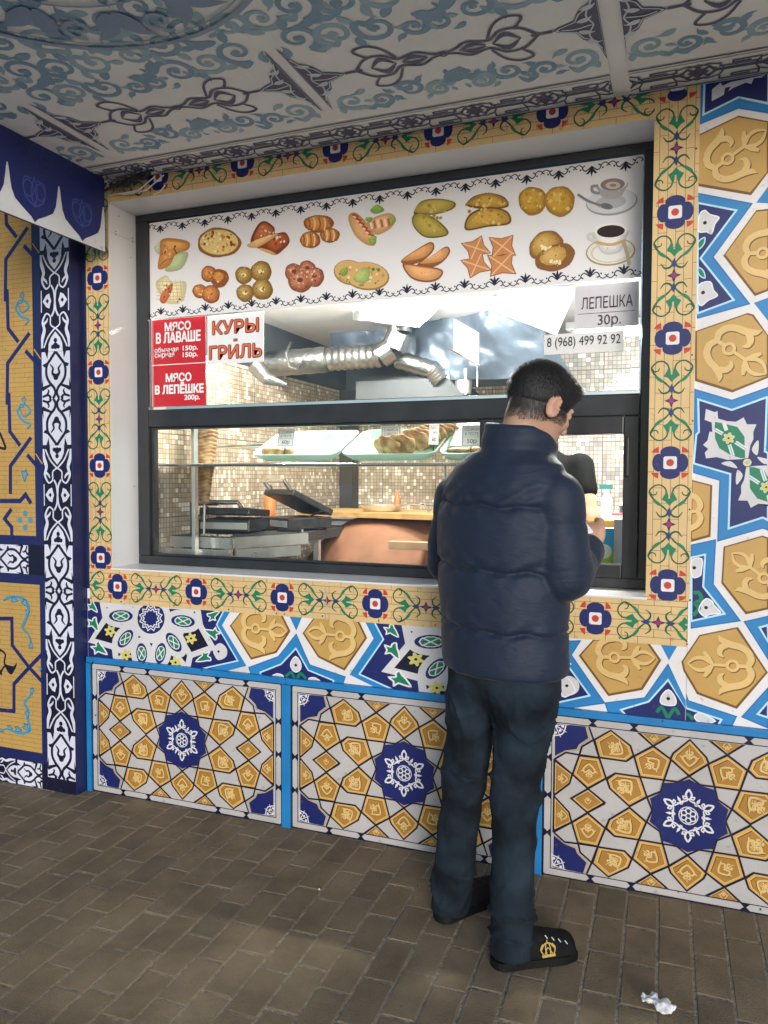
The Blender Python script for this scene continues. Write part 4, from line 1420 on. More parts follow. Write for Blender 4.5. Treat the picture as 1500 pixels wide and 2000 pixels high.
# ================================================================== window
def zavg(a, b, y=YF):
    return (at_y(*a, y).z + at_y(*b, y).z) / 2
WT = 2.556                                        # outer top
Z_UT = zavg((292, 435), (1258, 303)) + .004       # upper glass top
Z_UB = zavg((297, 803), (1252, 768))              # upper glass bottom
Z_LT = zavg((306, 838), (700, 822))               # lower glass top
Z_LB = zavg((297, 1086), (852, 1109))             # lower glass bottom
Z_ST, Z_SB = at_y(1210, 848, YF).z, at_y(1210, 1102, YF).z
XL = at_y(294, 620, YF).x
XR = at_y(1254, 620, YF).x
XSR = at_y(1217, 980, YF).x
XSL = XSR - 0.52
win = empty('serving_window', (-1.2, YF, 1.0), label='wide dark grey framed serving window with a fixed upper light and lower sliding panes', cat='window')
def bar(name, x0, x1, z0, z1, y0=YF - .022, y1=YF + .05, parent=win, bev=.004, material=FRAME):
    return MB().box(x0, x1, y0, y1, z0, z1, bev=bev).build(name, material, parent)
bar('frame_rail', X0 + .001, X1 - .001, Z_UT, WT - .001)
bar('frame_rail', X0 + .001, X1 - .001, 1.0005, Z_LB)
bar('frame_stile', X0 + .001, XL, Z_LB + .0005, Z_UT - .0005)
bar('frame_stile', XR, X1 - .001, Z_LB + .0005, Z_UT - .0005)
bar('transom', XL + .0005, XR - .0005, Z_LT, Z_UB)
# raised inner beads of the lower light
bar('glazing_bead', XL + .0005, XL + .012, Z_LB + .0005, Z_LT - .0005, YF - .004, YF + .02, bev=.002)
bar('glazing_bead', XL + .013, XSL - .001, Z_LB + .0005, Z_LB + .010, YF - .004, YF + .02, bev=.002)
bar('glazing_bead', XL + .013, XSL - .001, Z_LT - .010, Z_LT - .0005, YF - .004, YF + .02, bev=.002)
# serving sash on the right
sash_y = (YF - .030, YF + .03)
bar('sash_stile', XSR, XR - .001, Z_LB + .001, Z_LT - .001, *sash_y)
bar('sash_stile', XSL, XSL + .05, Z_LB + .001, Z_LT - .001, *sash_y)
bar('sash_rail', XSL + .0505, XSR - .0005, Z_ST, Z_LT - .001, *sash_y)
bar('sash_rail', XSL + .0505, XSR - .0005, Z_LB + .001, Z_SB, *sash_y)
bar('steel_bead', XL + .0005, XR - .0005, Z_UB + .001, Z_UB + .016, YF - .002, YF + .022, bev=.002, material=CHROME)
bar('steel_bead', XL + .001, XL + .006, Z_UB + .017, Z_UT - .001, YF + .0, YF + .012, bev=.001, material=CHROME)
bar('steel_bead', XR - .006, XR - .001, Z_UB + .017, Z_UT - .001, YF + .0, YF + .012, bev=.001, material=CHROME)
MB().box(XL, XR, YF + .012, YF + .015, Z_UB + .002, Z_UT).build('pane', GLASS, win)
MB().box(XL + .01, XSL + .01, YF + .010, YF + .013, Z_LB, Z_LT).build('pane', GLASS, win)
mt = MB().box(XSR + .006, XSR + .020, YF - .048, YF - .030, 1.40, 1.54, bev=.004)
mt.build('sash_handle', BLACK, win)

# ================================================================== menu board
YM = YF - .004
board = empty('menu_board', (-1.2, YM, 2.0), label='long white menu board picturing breads, pastries and cups across the window top', cat='menu board')
M5, M6 = crop(280, 380, 2.885, YM), crop(780, 300, 3.0, YM)
zb = (at_y(296, 621, YM).z + at_y(1252, 545, YM).z) / 2
zt_ = (at_y(292, 435, YM).z + at_y(1258, 303, YM).z) / 2
xl_, xr_ = at_y(293, 520, YM).x, at_y(1254, 430, YM).x
MB().box(xl_, xr_, YM, YM + .003, zb, zt_).build('board_sheet', KWHITE, board)
A = Art()
A.poly([(xl_, zb), (xr_, zb), (xr_, zt_), (xl_, zt_)], hx('#e6e3e3'), 0)
INK = hx('#1a1c30')
# lace borders
n = 18
for row, s in ((zt_ - .006, -1), (zb + .006, 1)):
    w = (xr_ - xl_) / n
    for k in range(n):
        c = xl_ + (k + .5) * w
        P = lambda a, b: (c + a * w, row + s * b * w)
        for q in (-1, 1):
            A.curve([P(0, .10), P(q * .18, .22), P(q * .28, .12), P(q * .20, .05)], .0042, INK, 2, n=4)
            A.curve([P(q * .26, .10), P(q * .38, .02), P(q * .50, .08), P(q * .44, .14)], .0036, INK, 2, n=4)
            A.curve([P(0, .12), P(q * .10, .28), P(q * .17, .30)], [.004, .008, .002], INK, 2, n=3)
            A.disc(P(q * .33, .17), .0035, INK, 2, n=6)
        A.stroke([P(0, .08), P(0, .26), P(0, .40)], [.003, .010, .001], INK, 2)
A.L = 4
rf = random.Random(5)
def spots_in(f, c, rx, ry, n, r, cols, L=7):
    for _ in range(n):
        a = rf.uniform(0, 6.28); k = math.sqrt(rf.random())
        A.disc(f((c[0] + rx * k * math.cos(a), c[1] + ry * k * math.sin(a))), r * rf.uniform(.5, 1.3), hx(rf.choice(cols)), L, n=7)
def E_(f, c, rx, ry, col, L=4, rot=0):
    pts = []
    for k in range(22):
        t = 2 * math.pi * k / 22
        x, y = rx * math.cos(t), ry * math.sin(t)
        pts.append(f((c[0] + x * math.cos(rot) - y * math.sin(rot), c[1] + x * math.sin(rot) + y * math.cos(rot))))
    A.poly(pts, hx(col), L)
def bun(f, c, r, col, hi, ry=None, dark='#6b3a1c', L=4, rot=0):
    """shaded food photo: many soft tone steps from browned rim to highlight, then crumb speckle"""
    ry = ry or r
    d_, m_, h_ = [np.array(hx(k)) for k in (dark, col, hi)]
    n = 9
    for k in range(n):
        t = k / (n - 1)
        cc = d_ * .75 + m_ * .25 if k == 0 else (d_ + (m_ - d_) * min(1, t * 2.2) if t < .45 else m_ + (h_ - m_) * ((t - .45) / .55))
        s_ = 1 - .75 * t ** 1.15
        pts = []
        for q in range(24):
            w = 2 * math.pi * q / 24
            wob = 1 + .03 * math.sin(3 * w + c[0]) + .02 * math.sin(7 * w + c[1] + k)
            x, y = r * s_ * wob * math.cos(w), ry * s_ * wob * math.sin(w)
            ox, oy = -r * .20 * t, -ry * .24 * t
            pts.append(f((c[0] + ox + x * math.cos(rot) - y * math.sin(rot), c[1] + oy + x * math.sin(rot) + y * math.cos(rot))))
        A.poly(pts, tuple(cc), L + k * .25)
    for q in range(26):
        w, k = rf.uniform(0, 6.28), math.sqrt(rf.random()) * .88
        cc = (m_ if rf.random() < .5 else (d_ * .6 + m_ * .4 if rf.random() < .6 else h_ * 1.1))
        A.disc(f((c[0] + r * k * math.cos(w), c[1] + ry * k * math.sin(w))), rf.uniform(.0012, .0034), tuple(np.minimum(cc, .95)), L + 2.6, n=6)
def B_(f, P, col, L=4):
    base = np.array(hx(col))
    cx = sum(p[0] for p in P) / len(P); cy = sum(p[1] for p in P) / len(P)
    for k in range(4):
        s_ = 1 - .16 * k
        A.blob([f((cx + (p[0] - cx) * s_ - 2.5 * k, cy + (p[1] - cy) * s_ - 3 * k)) for p in P], tuple(np.minimum(base * (.78 + .13 * k), .95)), L + .2 * k)
    for q in range(14):
        w, t = rf.uniform(0, 6.28), rf.random() ** .5 * .7
        i = rf.randrange(len(P))
        x, y = cx + (P[i][0] - cx) * t, cy + (P[i][1] - cy) * t
        A.disc(f((x, y)), rf.uniform(.001, .003), tuple(np.minimum(base * rf.choice((.6, .8, 1.25)), .95)), L + .9, n=6)
def S_(f, P, w, col, L=7):
    A.curve([f(p) for p in P], w, hx(col), L, n=4)
f = M5
# wrap sandwich
B_(f, [(65, 290), (110, 262), (95, 335), (70, 320)], '#c3cdb0'); B_(f, [(190, 335), (255, 330), (215, 420), (125, 432), (150, 380)], '#b7c494')
B_(f, [(110, 250), (250, 262), (255, 310), (185, 338), (150, 400), (85, 420), (95, 330)], '#d08a48', 5); B_(f, [(120, 262), (240, 275), (240, 300), (170, 318), (120, 300)], '#e0a45c', 6)
S_(f, [(140, 275), (175, 305), (190, 335)], .006, '#6b4a20'); S_(f, [(95, 400), (130, 370), (170, 360)], .006, '#8a7a30'); spots_in(f, (150, 330), 50, 50, 12, .005, ['#7a3d1e', '#e6c890', '#8fa050'], 8)
# pizza
bun(f, (428, 272), 123, '#cf9a5c', '#e7cf88', 84); E_(f, (428, 270), 108, 70, '#e3c67e', 6); spots_in(f, (428, 270), 100, 64, 46, .006, ['#a5582c', '#f2e6b8', '#c98a40', '#d8b25c', '#8a4020'])
# heart bread
B_(f, [(605, 275), (640, 180), (685, 150), (738, 185), (745, 222), (800, 213), (826, 265), (790, 312), (742, 342), (680, 315)], '#8f4326'); B_(f, [(625, 258), (650, 185), (685, 160), (728, 190), (735, 225), (690, 245)], '#b9683c', 5); B_(f, [(700, 285), (750, 230), (800, 225), (815, 262), (770, 305), (735, 315)], '#b25c36', 5)
B_(f, [(588, 282), (745, 222), (742, 240), (640, 300)], '#e2b478', 6); B_(f, [(640, 300), (735, 325), (742, 342), (680, 320)], '#d9a766', 6); spots_in(f, (690, 215), 50, 35, 14, .005, ['#f0cfa8', '#d99060']); spots_in(f, (765, 265), 40, 30, 10, .006, ['#f4d8b6', '#8a3c20'])
# croissants
for c, rx, ry in (((942, 256), 58, 48), ((1052, 230), 56, 42), ((990, 165), 86, 50)):
    bun(f, c, rx, '#cc8445', '#dc9c58', ry)
    for k in range(5):
        x = c[0] - rx * .7 + k * rx * .34
        S_(f, [(x, c[1] - ry * .7), (x + rx * .12, c[1]), (x + rx * .02, c[1] + ry * .75)], .007, '#f0c888' if k % 2 else '#a55a2a')
# hot dogs
B_(f, [(1155, 130), (1195, 102), (1260, 160), (1310, 240), (1305, 285), (1255, 282), (1190, 225)], '#d6a470'); B_(f, [(1265, 150), (1380, 105), (1425, 140), (1390, 195), (1320, 228), (1290, 200)], '#dba976')
for k in range(6):
    S_(f, [(1180 + k * 18, 112 + k * 22), (1215 + k * 17, 128 + k * 22)], .010, '#b8502c'); S_(f, [(1184 + k * 18, 124 + k * 22), (1218 + k * 17, 139 + k * 22)], .005, '#f2dcc0')
    S_(f, [(1280 + k * 20, 150 - k * 3), (1290 + k * 20, 195 - k * 3)], .009, '#c0623a' if k % 2 else '#f0dcc4')
for P in ([(1280, 90), (1320, 58), (1360, 90), (1310, 110)], [(1390, 130), (1425, 140), (1400, 175)], [(1270, 250), (1315, 235), (1300, 290)], [(1250, 140), (1290, 130), (1280, 160)]): B_(f, P, '#8fb050', 8)
# lavash
B_(f, [(70, 500), (130, 455), (165, 500), (240, 490), (235, 580), (200, 615), (130, 612), (100, 570)], '#e3d6ac')
for k in range(6): S_(f, [(80 + k * 26, 480), (110 + k * 22, 600)], .003, '#c9b580'); S_(f, [(75, 490 + k * 20), (235, 495 + k * 20)], .003, '#c9b580')
B_(f, [(95, 600), (110, 550), (165, 500), (160, 550), (125, 612)], '#c46a40', 8); spots_in(f, (130, 555), 25, 45, 14, .005, ['#a03020', '#f0e0c0', '#7a9040'], 9); spots_in(f, (205, 595), 30, 14, 8, .005, ['#b04028', '#f0e4c8'], 9)
for c, r in (((372, 448), 46), ((318, 545), 40), ((430, 472), 53), ((382, 562), 52)): bun(f, c, r, '#bd733c', '#d9954f'); spots_in(f, c, r * .6, r * .6, 6, .004, ['#f0d0a0', '#8a4a20'])
for c, r in (((568, 455), 50), ((575, 555), 50), ((665, 435), 60), ((672, 535), 60)): bun(f, c, r, '#a07a3a', '#c5a65c', dark='#6a4a22'); E_(f, c, r * .28, r * .22, '#e8d9a8', 7); spots_in(f, c, r * .2, r * .2, 3, .004, ['#6a4a22'], 8)
for c, r in (((850, 440), 52), ((925, 420), 48), ((965, 465), 56), ((885, 488), 66)): bun(f, c, r, '#b06a4c', '#cf9274'); E_(f, (c[0], c[1] - 6), r * .26, r * .2, '#7a3a26', 7); spots_in(f, c, r * .8, r * .75, 10, .004, ['#e8bfa0', '#7a3f2a'])
E_(f, (1165, 440), 92, 70, '#9a7440', 4, .2); E_(f, (1260, 460), 128, 80, '#9a7440', 4, .1); E_(f, (1165, 437), 86, 64, '#d3ab6c', 5, .2); E_(f, (1258, 456), 122, 74, '#d3ab6c', 5, .1)
spots_in(f, (1230, 455), 135, 60, 40, .006, ['#e8d09a', '#b78848', '#8a9a48', '#c09050', '#6a7a30']); B_(f, [(1110, 430), (1150, 410), (1150, 450), (1120, 460)], '#8ea04c', 8); B_(f, [(1185, 470), (1240, 410), (1280, 440), (1250, 500), (1200, 490)], '#a9b56a', 8)
f = M6
B_(f, [(85, 345), (130, 280), (230, 265), (325, 285), (315, 325), (220, 355), (110, 362)], '#7d6a22'); B_(f, [(92, 342), (135, 285), (230, 270), (315, 288), (305, 320), (215, 350)], '#b8a24a', 5)
B_(f, [(78, 370), (130, 345), (225, 390), (290, 460), (250, 490), (150, 490), (85, 430)], '#7d6a22', 5); B_(f, [(86, 375), (130, 352), (220, 397), (278, 460), (245, 482), (152, 482), (92, 428)], '#b5a048', 6); spots_in(f, (190, 380), 90, 80, 20, .006, ['#cdb868', '#a08a34'])
for (dx, dy) in ((0, 0), (5, 100)):
    B_(f, [(392 + dx, 300 + dy), (440 + dx, 250 + dy), (530 + dx, 232 + dy), (615 + dx, 255 + dy), (640 + dx, 310 + dy), (560 + dx, 325 + dy), (450 + dx, 322 + dy)] if dy == 0 else [(390, 450), (400, 370), (470, 325), (560, 315), (640, 345), (648, 412), (520, 430)], '#7f5a1e', 4 + dy * .02)
    B_(f, [(402, 298), (445, 258), (530, 242), (607, 262), (628, 305), (540, 316)] if dy == 0 else [(400, 440), (410, 375), (475, 335), (560, 325), (630, 352), (636, 405), (520, 420)], '#c49a45', 5 + dy * .02)
for k in range(16): A.disc(f((395 + k * 16, 300 - 62 * math.sin(k * .2))), .006, hx('#a87a30'), 6.5, n=6)
spots_in(f, (520, 340), 110, 90, 34, .006, ['#e0c070', '#a87a30', '#d8b058'], 9)
for c, r in (((782, 278), 84), ((940, 280), 90)): bun(f, c, r, '#c99a3a', '#d8b04c', dark='#8a5f20'); spots_in(f, c, r * .8, r * .8, 14, .006, ['#e0bf66', '#b88a34'])
# glass of tea
E_(f, (1245, 285), 152, 78, '#9a9a9e', 4, -.12); E_(f, (1243, 280), 146, 72, '#d3d3d5', 5, -.12); E_(f, (1240, 285), 90, 40, '#b2b2b6', 6, -.12)
B_(f, [(1165, 180), (1330, 165), (1320, 220), (1285, 262), (1205, 265), (1172, 230)], '#bcb8ba', 7); E_(f, (1250, 175), 86, 44, '#e4e2e4', 8, -.08); E_(f, (1250, 183), 72, 36, '#8a7a74', 9, -.08); E_(f, (1252, 188), 44, 22, '#c9b9a8', 10); E_(f, (1252, 188), 20, 9, '#8d8078', 11)
S_(f, [(1165, 190), (1130, 195), (1135, 225), (1175, 235)], .010, '#8e8e92', 8); S_(f, [(1045, 240), (1110, 280), (1180, 305)], .008, '#7c7c80', 8); E_(f, (1215, 310), 36, 18, '#6c6c70', 8, .2)
# crescents, stars, pasties, coffee
B_(f, [(10, 630), (90, 570), (185, 518), (205, 560), (150, 620), (60, 655)], '#9c5f2c'); B_(f, [(18, 628), (95, 576), (182, 528), (195, 558), (140, 612)], '#d99a5e', 5); B_(f, [(105, 650), (190, 600), (275, 545), (298, 580), (250, 640), (180, 670)], '#9c5f2c', 6); B_(f, [(120, 645), (195, 606), (272, 553), (288, 580), (240, 632)], '#dda066', 7)
B_(f, [(20, 650), (110, 655), (250, 680), (235, 735), (160, 755), (70, 730)], '#9c5f2c', 8); B_(f, [(32, 656), (110, 662), (242, 686), (225, 728), (160, 745), (75, 722)], '#e0a46a', 9)
for (cx, cy, r) in ((450, 555, 85), (605, 545, 92), (450, 655, 88), (600, 650, 98)):
    P = []
    for k in range(8):
        a = math.pi / 4 * k + .25 + cx * .002
        rr = r * (1.12 if k % 2 else .62)
        P.append((cx + rr * math.cos(a), cy + rr * .85 * math.sin(a)))
    A.poly([f(p) for p in P], hx('#8a4a24'), 4 + cy * .004); A.poly([f((cx + (p[0] - cx) * .92, cy + (p[1] - cy) * .92)) for p in P], hx('#c98652'), 4.6 + cy * .004)
    for k in range(1, 8, 2): A.stroke([f((cx, cy)), f((cx + (P[k][0] - cx) * .85, cy + (P[k][1] - cy) * .85))], .005, hx('#e6b88a'), 8.5)
bun(f, (860, 540), 106, '#bd8f42', '#d3ac5e', 82, L=4, rot=-.5); bun(f, (915, 610), 122, '#bd8f42', '#d6b066', 76, L=6, rot=-.35)
for c in ((860, 550), (915, 635)): spots_in(f, c, 40, 14, 12, .005, ['#f2e2b4', '#e6cf94'], 9)
E_(f, (1238, 575), 146, 82, '#a88a50', 4, -.1); E_(f, (1238, 573), 138, 75, '#e2ddd2', 5, -.1); E_(f, (1238, 578), 118, 62, '#cfc6ae', 6, -.1); E_(f, (1238, 580), 106, 54, '#e4e0da', 7, -.1)
B_(f, [(1140, 465), (1335, 445), (1325, 510), (1290, 580), (1200, 590), (1155, 530)], '#dedad6', 8); E_(f, (1240, 452), 98, 44, '#efece8', 9, -.06); E_(f, (1240, 457), 82, 36, '#2c1a14', 10, -.06); S_(f, [(1150, 520), (1240, 535), (1325, 508)], .010, '#c9a96a', 10)
S_(f, [(1145, 470), (1110, 475), (1115, 500), (1155, 515)], .010, '#d4cec6', 9); S_(f, [(1315, 520), (1335, 590), (1348, 655)], .012, '#b8a888', 10)
A.build('food_pictures', WALLF(YM), POSTER, board)

# ================================================================== stickers on the upper glass
REDM = mat('red_sticker', hx('#c2202c'), 0.35, var=0.05)
TWH = mat('print_white', (0.80, 0.80, 0.80), 0.4, var=0.02)
TINK = mat('print_ink', (0.03, 0.028, 0.03), 0.4, var=0.05)
TORA = mat('print_orange', hx('#d8683c'), 0.4, var=0.05)
TPLUM = mat('print_plum', hx('#3a1230'), 0.4, var=0.05)
YS = YF + .0075
def pane_rect(name, a, b, label, cat, material, yy=YS):
    """sheet between photo pixels a (upper left) and b (lower right) on the glass"""
    p, q = at_y(*a, yy), at_y(*b, yy)
    o = empty(name, (p.x, yy, q.z), label=label, cat=cat)
    MB().box(p.x, q.x, yy, yy + .002, q.z, p.z).build('sheet', material, o)
    return o, p.x, q.x, q.z, p.z
fr = WALLF(YS)
z_top_st = zb - .003
# red price sheet
p, q = at_y(297, 622, YS), at_y(402, 796, YS)
rs_o = empty('price_sticker', (p.x, YS, q.z), label='red price sticker for meat in lavash and flatbread, lower left of the menu board', cat='sticker')
zr0, zr1 = q.z, z_top_st
MB().box(p.x, q.x, YS, YS + .002, zr0, zr1).build('sheet', REDM, rs_o)
MB().box(p.x - .006, p.x - .0002, YS, YS + .002, zr0 - .012, zr1).build('white_edge', TWH, rs_o)
MB().box(p.x, q.x, YS, YS + .002, zr0 - .012, zr0 - .0003).build('white_edge', TWH, rs_o)
cxr = (p.x + q.x) / 2
def tz(px, py, y=YS): return at_y(px, py, y).z
def pbox(x0, y0, x1, y1):
    """pixel box (left, top, right, bottom; both heights read at the box's middle) -> sheet box"""
    xm = (x0 + x1) / 2
    return (at_y(x0, (y0 + y1) / 2, YS).x, at_y(x1, (y0 + y1) / 2, YS).x, tz(xm, y1), tz(xm, y0))
text('lettering', 'МЯСО', fr, pbox(323, 629, 373, 645), TWH, rs_o, .05)
text('lettering', 'В ЛАВАШЕ', fr, pbox(306, 648, 392, 668), TWH, rs_o, .05)
text('lettering', 'обычная', fr, pbox(303, 678, 349, 688), TWH, rs_o, .02)
text('lettering', 'сырная', fr, pbox(303, 690, 341, 701), TWH, rs_o, .02)
text('lettering', '150р.', fr, pbox(358, 675, 387, 686), TWH, rs_o, .045)
text('lettering', '150р.', fr, pbox(358, 688, 387, 699), TWH, rs_o, .045)
zl = tz(350, 711)
MB().box(p.x + .002, q.x - .002, YS - .0012, YS - .0002, zl - .0018, zl + .0018).build('divider_line', TWH, rs_o)
text('lettering', 'МЯСО', fr, pbox(325, 729, 374, 745), TWH, rs_o, .05)
text('lettering', 'В ЛЕПЁШКЕ', fr, pbox(304, 747, 398, 768), TWH, rs_o, .05)
text('lettering', '200р.', fr, pbox(361, 771, 391, 783), TWH, rs_o, .045)
# grilled chicken sheet
p2, q2 = at_y(405, 612, YS), at_y(515, 706, YS)
kg = empty('grill_notice', (p2.x, YS, q2.z), label='white notice with orange lettering for grilled chicken, right of the red sticker', cat='notice')
MB().box(p2.x, q2.x, YS, YS + .002, q2.z, z_top_st).build('sheet', TWH, kg)
cxk = (p2.x + q2.x) / 2
for (t, bx) in (('КУРЫ', (416, 625, 505, 650)), ('ГРИЛЬ', (410, 674, 511, 699))):
    text('lettering', t, fr, pbox(*bx), TPLUM, kg, .085, lift=.0018)
    text('lettering', t, fr, pbox(*bx), TORA, kg, .025, lift=.003)
d = at_y(460, 664, YS)
MB().box(d.x - .010, d.x + .010, YS - .0012, YS - .0002, d.z - .006, d.z + .006).build('dash', TPLUM, kg)
MB().box(d.x - .007, d.x + .007, YS - .0018, YS - .0013, d.z - .003, d.z + .003).build('dash', TORA, kg)
# flatbread notice
GREYP = mat('notice_grey', (0.60, 0.58, 0.60), 0.4, var=0.06)
p3, q3 = at_y(1123, 562, YS), at_y(1246, 636, YS)
ln = empty('flatbread_notice', (p3.x, YS, q3.z), label='pale grey notice with flatbread price in plum lettering at upper right', cat='notice')
MB().box(p3.x, XR - .012, YS, YS + .002, q3.z, z_top_st - .006).build('sheet', GREYP, ln)
cxn = (p3.x + XR - .012) / 2
text('lettering', 'ЛЕПЕШКА', fr, pbox(1136, 578, 1236, 601), TPLUM, ln, .0)
text('lettering', '30р.', fr, pbox(1168, 614, 1213, 639), TPLUM, ln, .0)
zz = tz(1185, 610)
MB().box(p3.x + .012, XR - .024, YS - .0012, YS - .0002, zz - .0008, zz + .0008).build('divider_line', TPLUM, ln)
# phone sticker
p4, q4 = at_y(1063, 652, YS), at_y(1218, 686, YS)
ps = empty('phone_sticker', (p4.x, YS, q4.z), label='narrow white strip with a black telephone number under the flatbread notice', cat='sticker')
MB().box(p4.x, q4.x, YS, YS + .002, q4.z + .002, min(p4.z - .004, q3.z - .005)).build('sheet', mat('sticker_pale', (0.72, 0.71, 0.69), 0.4, var=.04), ps)
text('lettering', '8 (968) 499 92 92', fr, pbox(1069, 656, 1212, 680), TINK, ps, .0)

# ================================================================== smooth solids from distance fields
def cap(p, a, b, ra, rb=None):
    rb = ra if rb is None else rb
    a, b = np.array(a, float), np.array(b, float)
    ab = b - a
    t = np.clip(((p - a) @ ab) / max(1e-12, ab @ ab), 0, 1)
    return np.linalg.norm(p - a - t[:, None] * ab, axis=1) - (ra + (rb - ra) * t)
def ell(p, c, r, ax=None):
    q = p - np.array(c, float)
    if ax is not None:
        q = q @ np.array(ax, float).T          # rows of ax are the local axes
    r = np.array(r, float)
    k0 = np.linalg.norm(q / r, axis=1)
    k1 = np.linalg.norm(q / (r * r), axis=1)
    return np.where(k1 < 1e-9, -r.min(), k0 * (k0 - 1) / np.maximum(k1, 1e-9))
def smin(a, b, k):
    h = np.clip(0.5 + 0.5 * (b - a) / k, 0, 1)
    return b + (a - b) * h - k * h * (1 - h)
def smax(a, b, k):
    return -smin(-a, -b, k)
def rbox(p, c, h, r, ax=None):
    q = p - np.array(c, float)
    if ax is not None: q = q @ np.array(ax, float).T
    d = np.abs(q) - (np.array(h, float) - r)
    return np.linalg.norm(np.maximum(d, 0), axis=1) + np.minimum(d.max(axis=1), 0) - r

def field_mesh(name, sdf, lo, hi, h, colf=None):
    """surface nets on a sparse grid"""
    lo, hi = np.array(lo, float), np.array(hi, float)
    S = 4
    H = h * S
    n = np.ceil((hi - lo) / H).astype(int) + 1
    g = np.stack(np.meshgrid(*[np.arange(k) for k in n], indexing='ij'), -1).reshape(-1, 3)
    keep = []
    for ch in np.array_split(g, max(1, len(g) // 200000)):
        d = sdf(lo + (ch + 0.5) * H)
        keep.append(ch[np.abs(d) < H * 1.25])
    g = np.concatenate(keep)
    sub = np.stack(np.meshgrid(*[np.arange(S)] * 3, indexing='ij'), -1).reshape(-1, 3)
    cells = (g[:, None, :] * S + sub[None]).reshape(-1, 3)
    N = (n * S + 2).astype(np.int64)
    enc = lambda c: (c[:, 0].astype(np.int64) * N[1] + c[:, 1]) * N[2] + c[:, 2]
    corners = np.array([(i, j, k) for i in (0, 1) for j in (0, 1) for k in (0, 1)])
    ce = enc(cells)
    cid = ce[:, None] + enc(corners)[None]
    pts, inv = np.unique(cid, return_inverse=True)
    inv = inv.reshape(cid.shape)
    pk = pts % N[2]; pj = (pts // N[2]) % N[1]; pi = pts // (N[1] * N[2])
    P = lo + np.stack([pi, pj, pk], -1) * h
    val = np.concatenate([sdf(c) for c in np.array_split(P, max(1, len(P) // 200000))])
    cv = val[inv]
    neg = cv < 0
    act = neg.any(1) & ~neg.all(1)
    cells, cv, ce = cells[act], cv[act], ce[act]
    acc = np.zeros((len(cells), 3)); cnt = np.zeros(len(cells))
    edges = [(a, b) for a in range(8) for b in range(a + 1, 8) if np.abs(corners[a] - corners[b]).sum() == 1]
    for a, b in edges:
        va, vb = cv[:, a], cv[:, b]
        m = (va < 0) != (vb < 0)
        t = np.where(m, va / np.where(m, va - vb, 1), 0)
        q = corners[a] + t[:, None] * (corners[b] - corners[a])
        acc += np.where(m[:, None], q, 0); cnt += m
    V = lo + (cells + acc / cnt[:, None]) * h
    order = np.argsort(ce)
    ces = ce[order]
    def find(e):
        k = np.searchsorted(ces, e)
        k = np.clip(k, 0, len(ces) - 1)
        ok = ces[k] == e
        return np.where(ok, order[k], -1)
    st = {0: N[1] * N[2], 1: N[2], 2: 1}
    quads = []
    for ax in range(3):
        o1, o2 = [(1, 2), (2, 0), (0, 1)][ax]
        ca = 0
        cb = int(np.where((corners == np.eye(3, dtype=int)[ax]).all(1))[0][0])
        m = (cv[:, ca] < 0) != (cv[:, cb] < 0)
        idx = np.where(m)[0]
        e = ce[idx]
        q = np.stack([idx, find(e - st[o1]), find(e - st[o1] - st[o2]), find(e - st[o2])], -1)
        ok = (q >= 0).all(1)
        q = q[ok]
        fl = cv[idx][ok][:, ca] < 0
        q[~fl] = q[~fl][:, ::-1]
        quads.append(q)
    Q = np.concatenate(quads)
    me = bpy.data.meshes.new(name)
    me.vertices.add(len(V)); me.vertices.foreach_set('co', V.astype(np.float32).ravel())
    me.loops.add(len(Q) * 4); me.loops.foreach_set('vertex_index', Q.astype(np.int32).ravel())
    me.polygons.add(len(Q)); me.polygons.foreach_set('loop_start', np.arange(0, len(Q) * 4, 4, dtype=np.int32))
    me.update(calc_edges=True)
    me.shade_smooth()
    if colf is not None:
        c = colf(V)
        ca = me.color_attributes.new('Col', 'FLOAT_COLOR', 'POINT')
        ca.data.foreach_set('color', np.concatenate([c, np.ones((len(c), 1))], 1).astype(np.float32).ravel())
    return me
def field_obj(name, sdf, lo, hi, h, material, parent=None, colf=None):
    me = field_mesh(name, sdf, lo, hi, h, colf)
    me.materials.append(material)
    return link(name, me, parent)
def nz3(p, s, seed=0.0):
    """cheap smooth pseudo-noise in -1..1"""
    q = p * s + seed
    return (np.sin(q[:, 0] * 1.7 + np.sin(q[:, 1] * 1.3 + seed)) + np.sin(q[:, 1] * 2.1 + np.sin(q[:, 2] * 1.9)) + np.sin(q[:, 2] * 1.5 + np.sin(q[:, 0] * 2.3 + 1.7))) / 3

# ================================================================== kitchen shell
XW, YB, ZK = -2.285, 2.50, 2.30
MB().box(XW - .03, XW - .0005, 0.172, YB, 0, 2.02).build('tiled_wall', MOSL, kiosk)
MB().box(XW - .03, XW - .0005, 0.172, YB, 2.021, 2.86).build('upper_wall', DARK, kiosk)
MB().box(XW - .03, 1.6, YB + .0005, YB + .03, 0, 2.02).build('tiled_wall', MOSB, kiosk)
MB().box(XW - .03, 1.6, YB + .0005, YB + .03, 2.021, 2.9).build('upper_wall', DARK, kiosk)
MB().box(-0.64, 1.6, 1.75, 1.80, 0, 2.2).build('tiled_wall', MOSG, kiosk)
MB().box(1.57, 1.60, 0.172, YB, 0, 2.9).build('side_wall', KWHITE, kiosk)
MB().box(XW, 1.57, 0.246, YB, ZK, ZK + .03).build('kitchen_ceiling', KWHITE, kiosk)
MB().box(XW, 1.57, 0.172, YB, -0.06, 0.0).build('kitchen_floor', KFLOOR, kiosk)
MB().box(XW + .0005, XW + .10, YB - .12, YB - .0005, 0.0, 2.02).build('corner_post', DARK, kiosk)

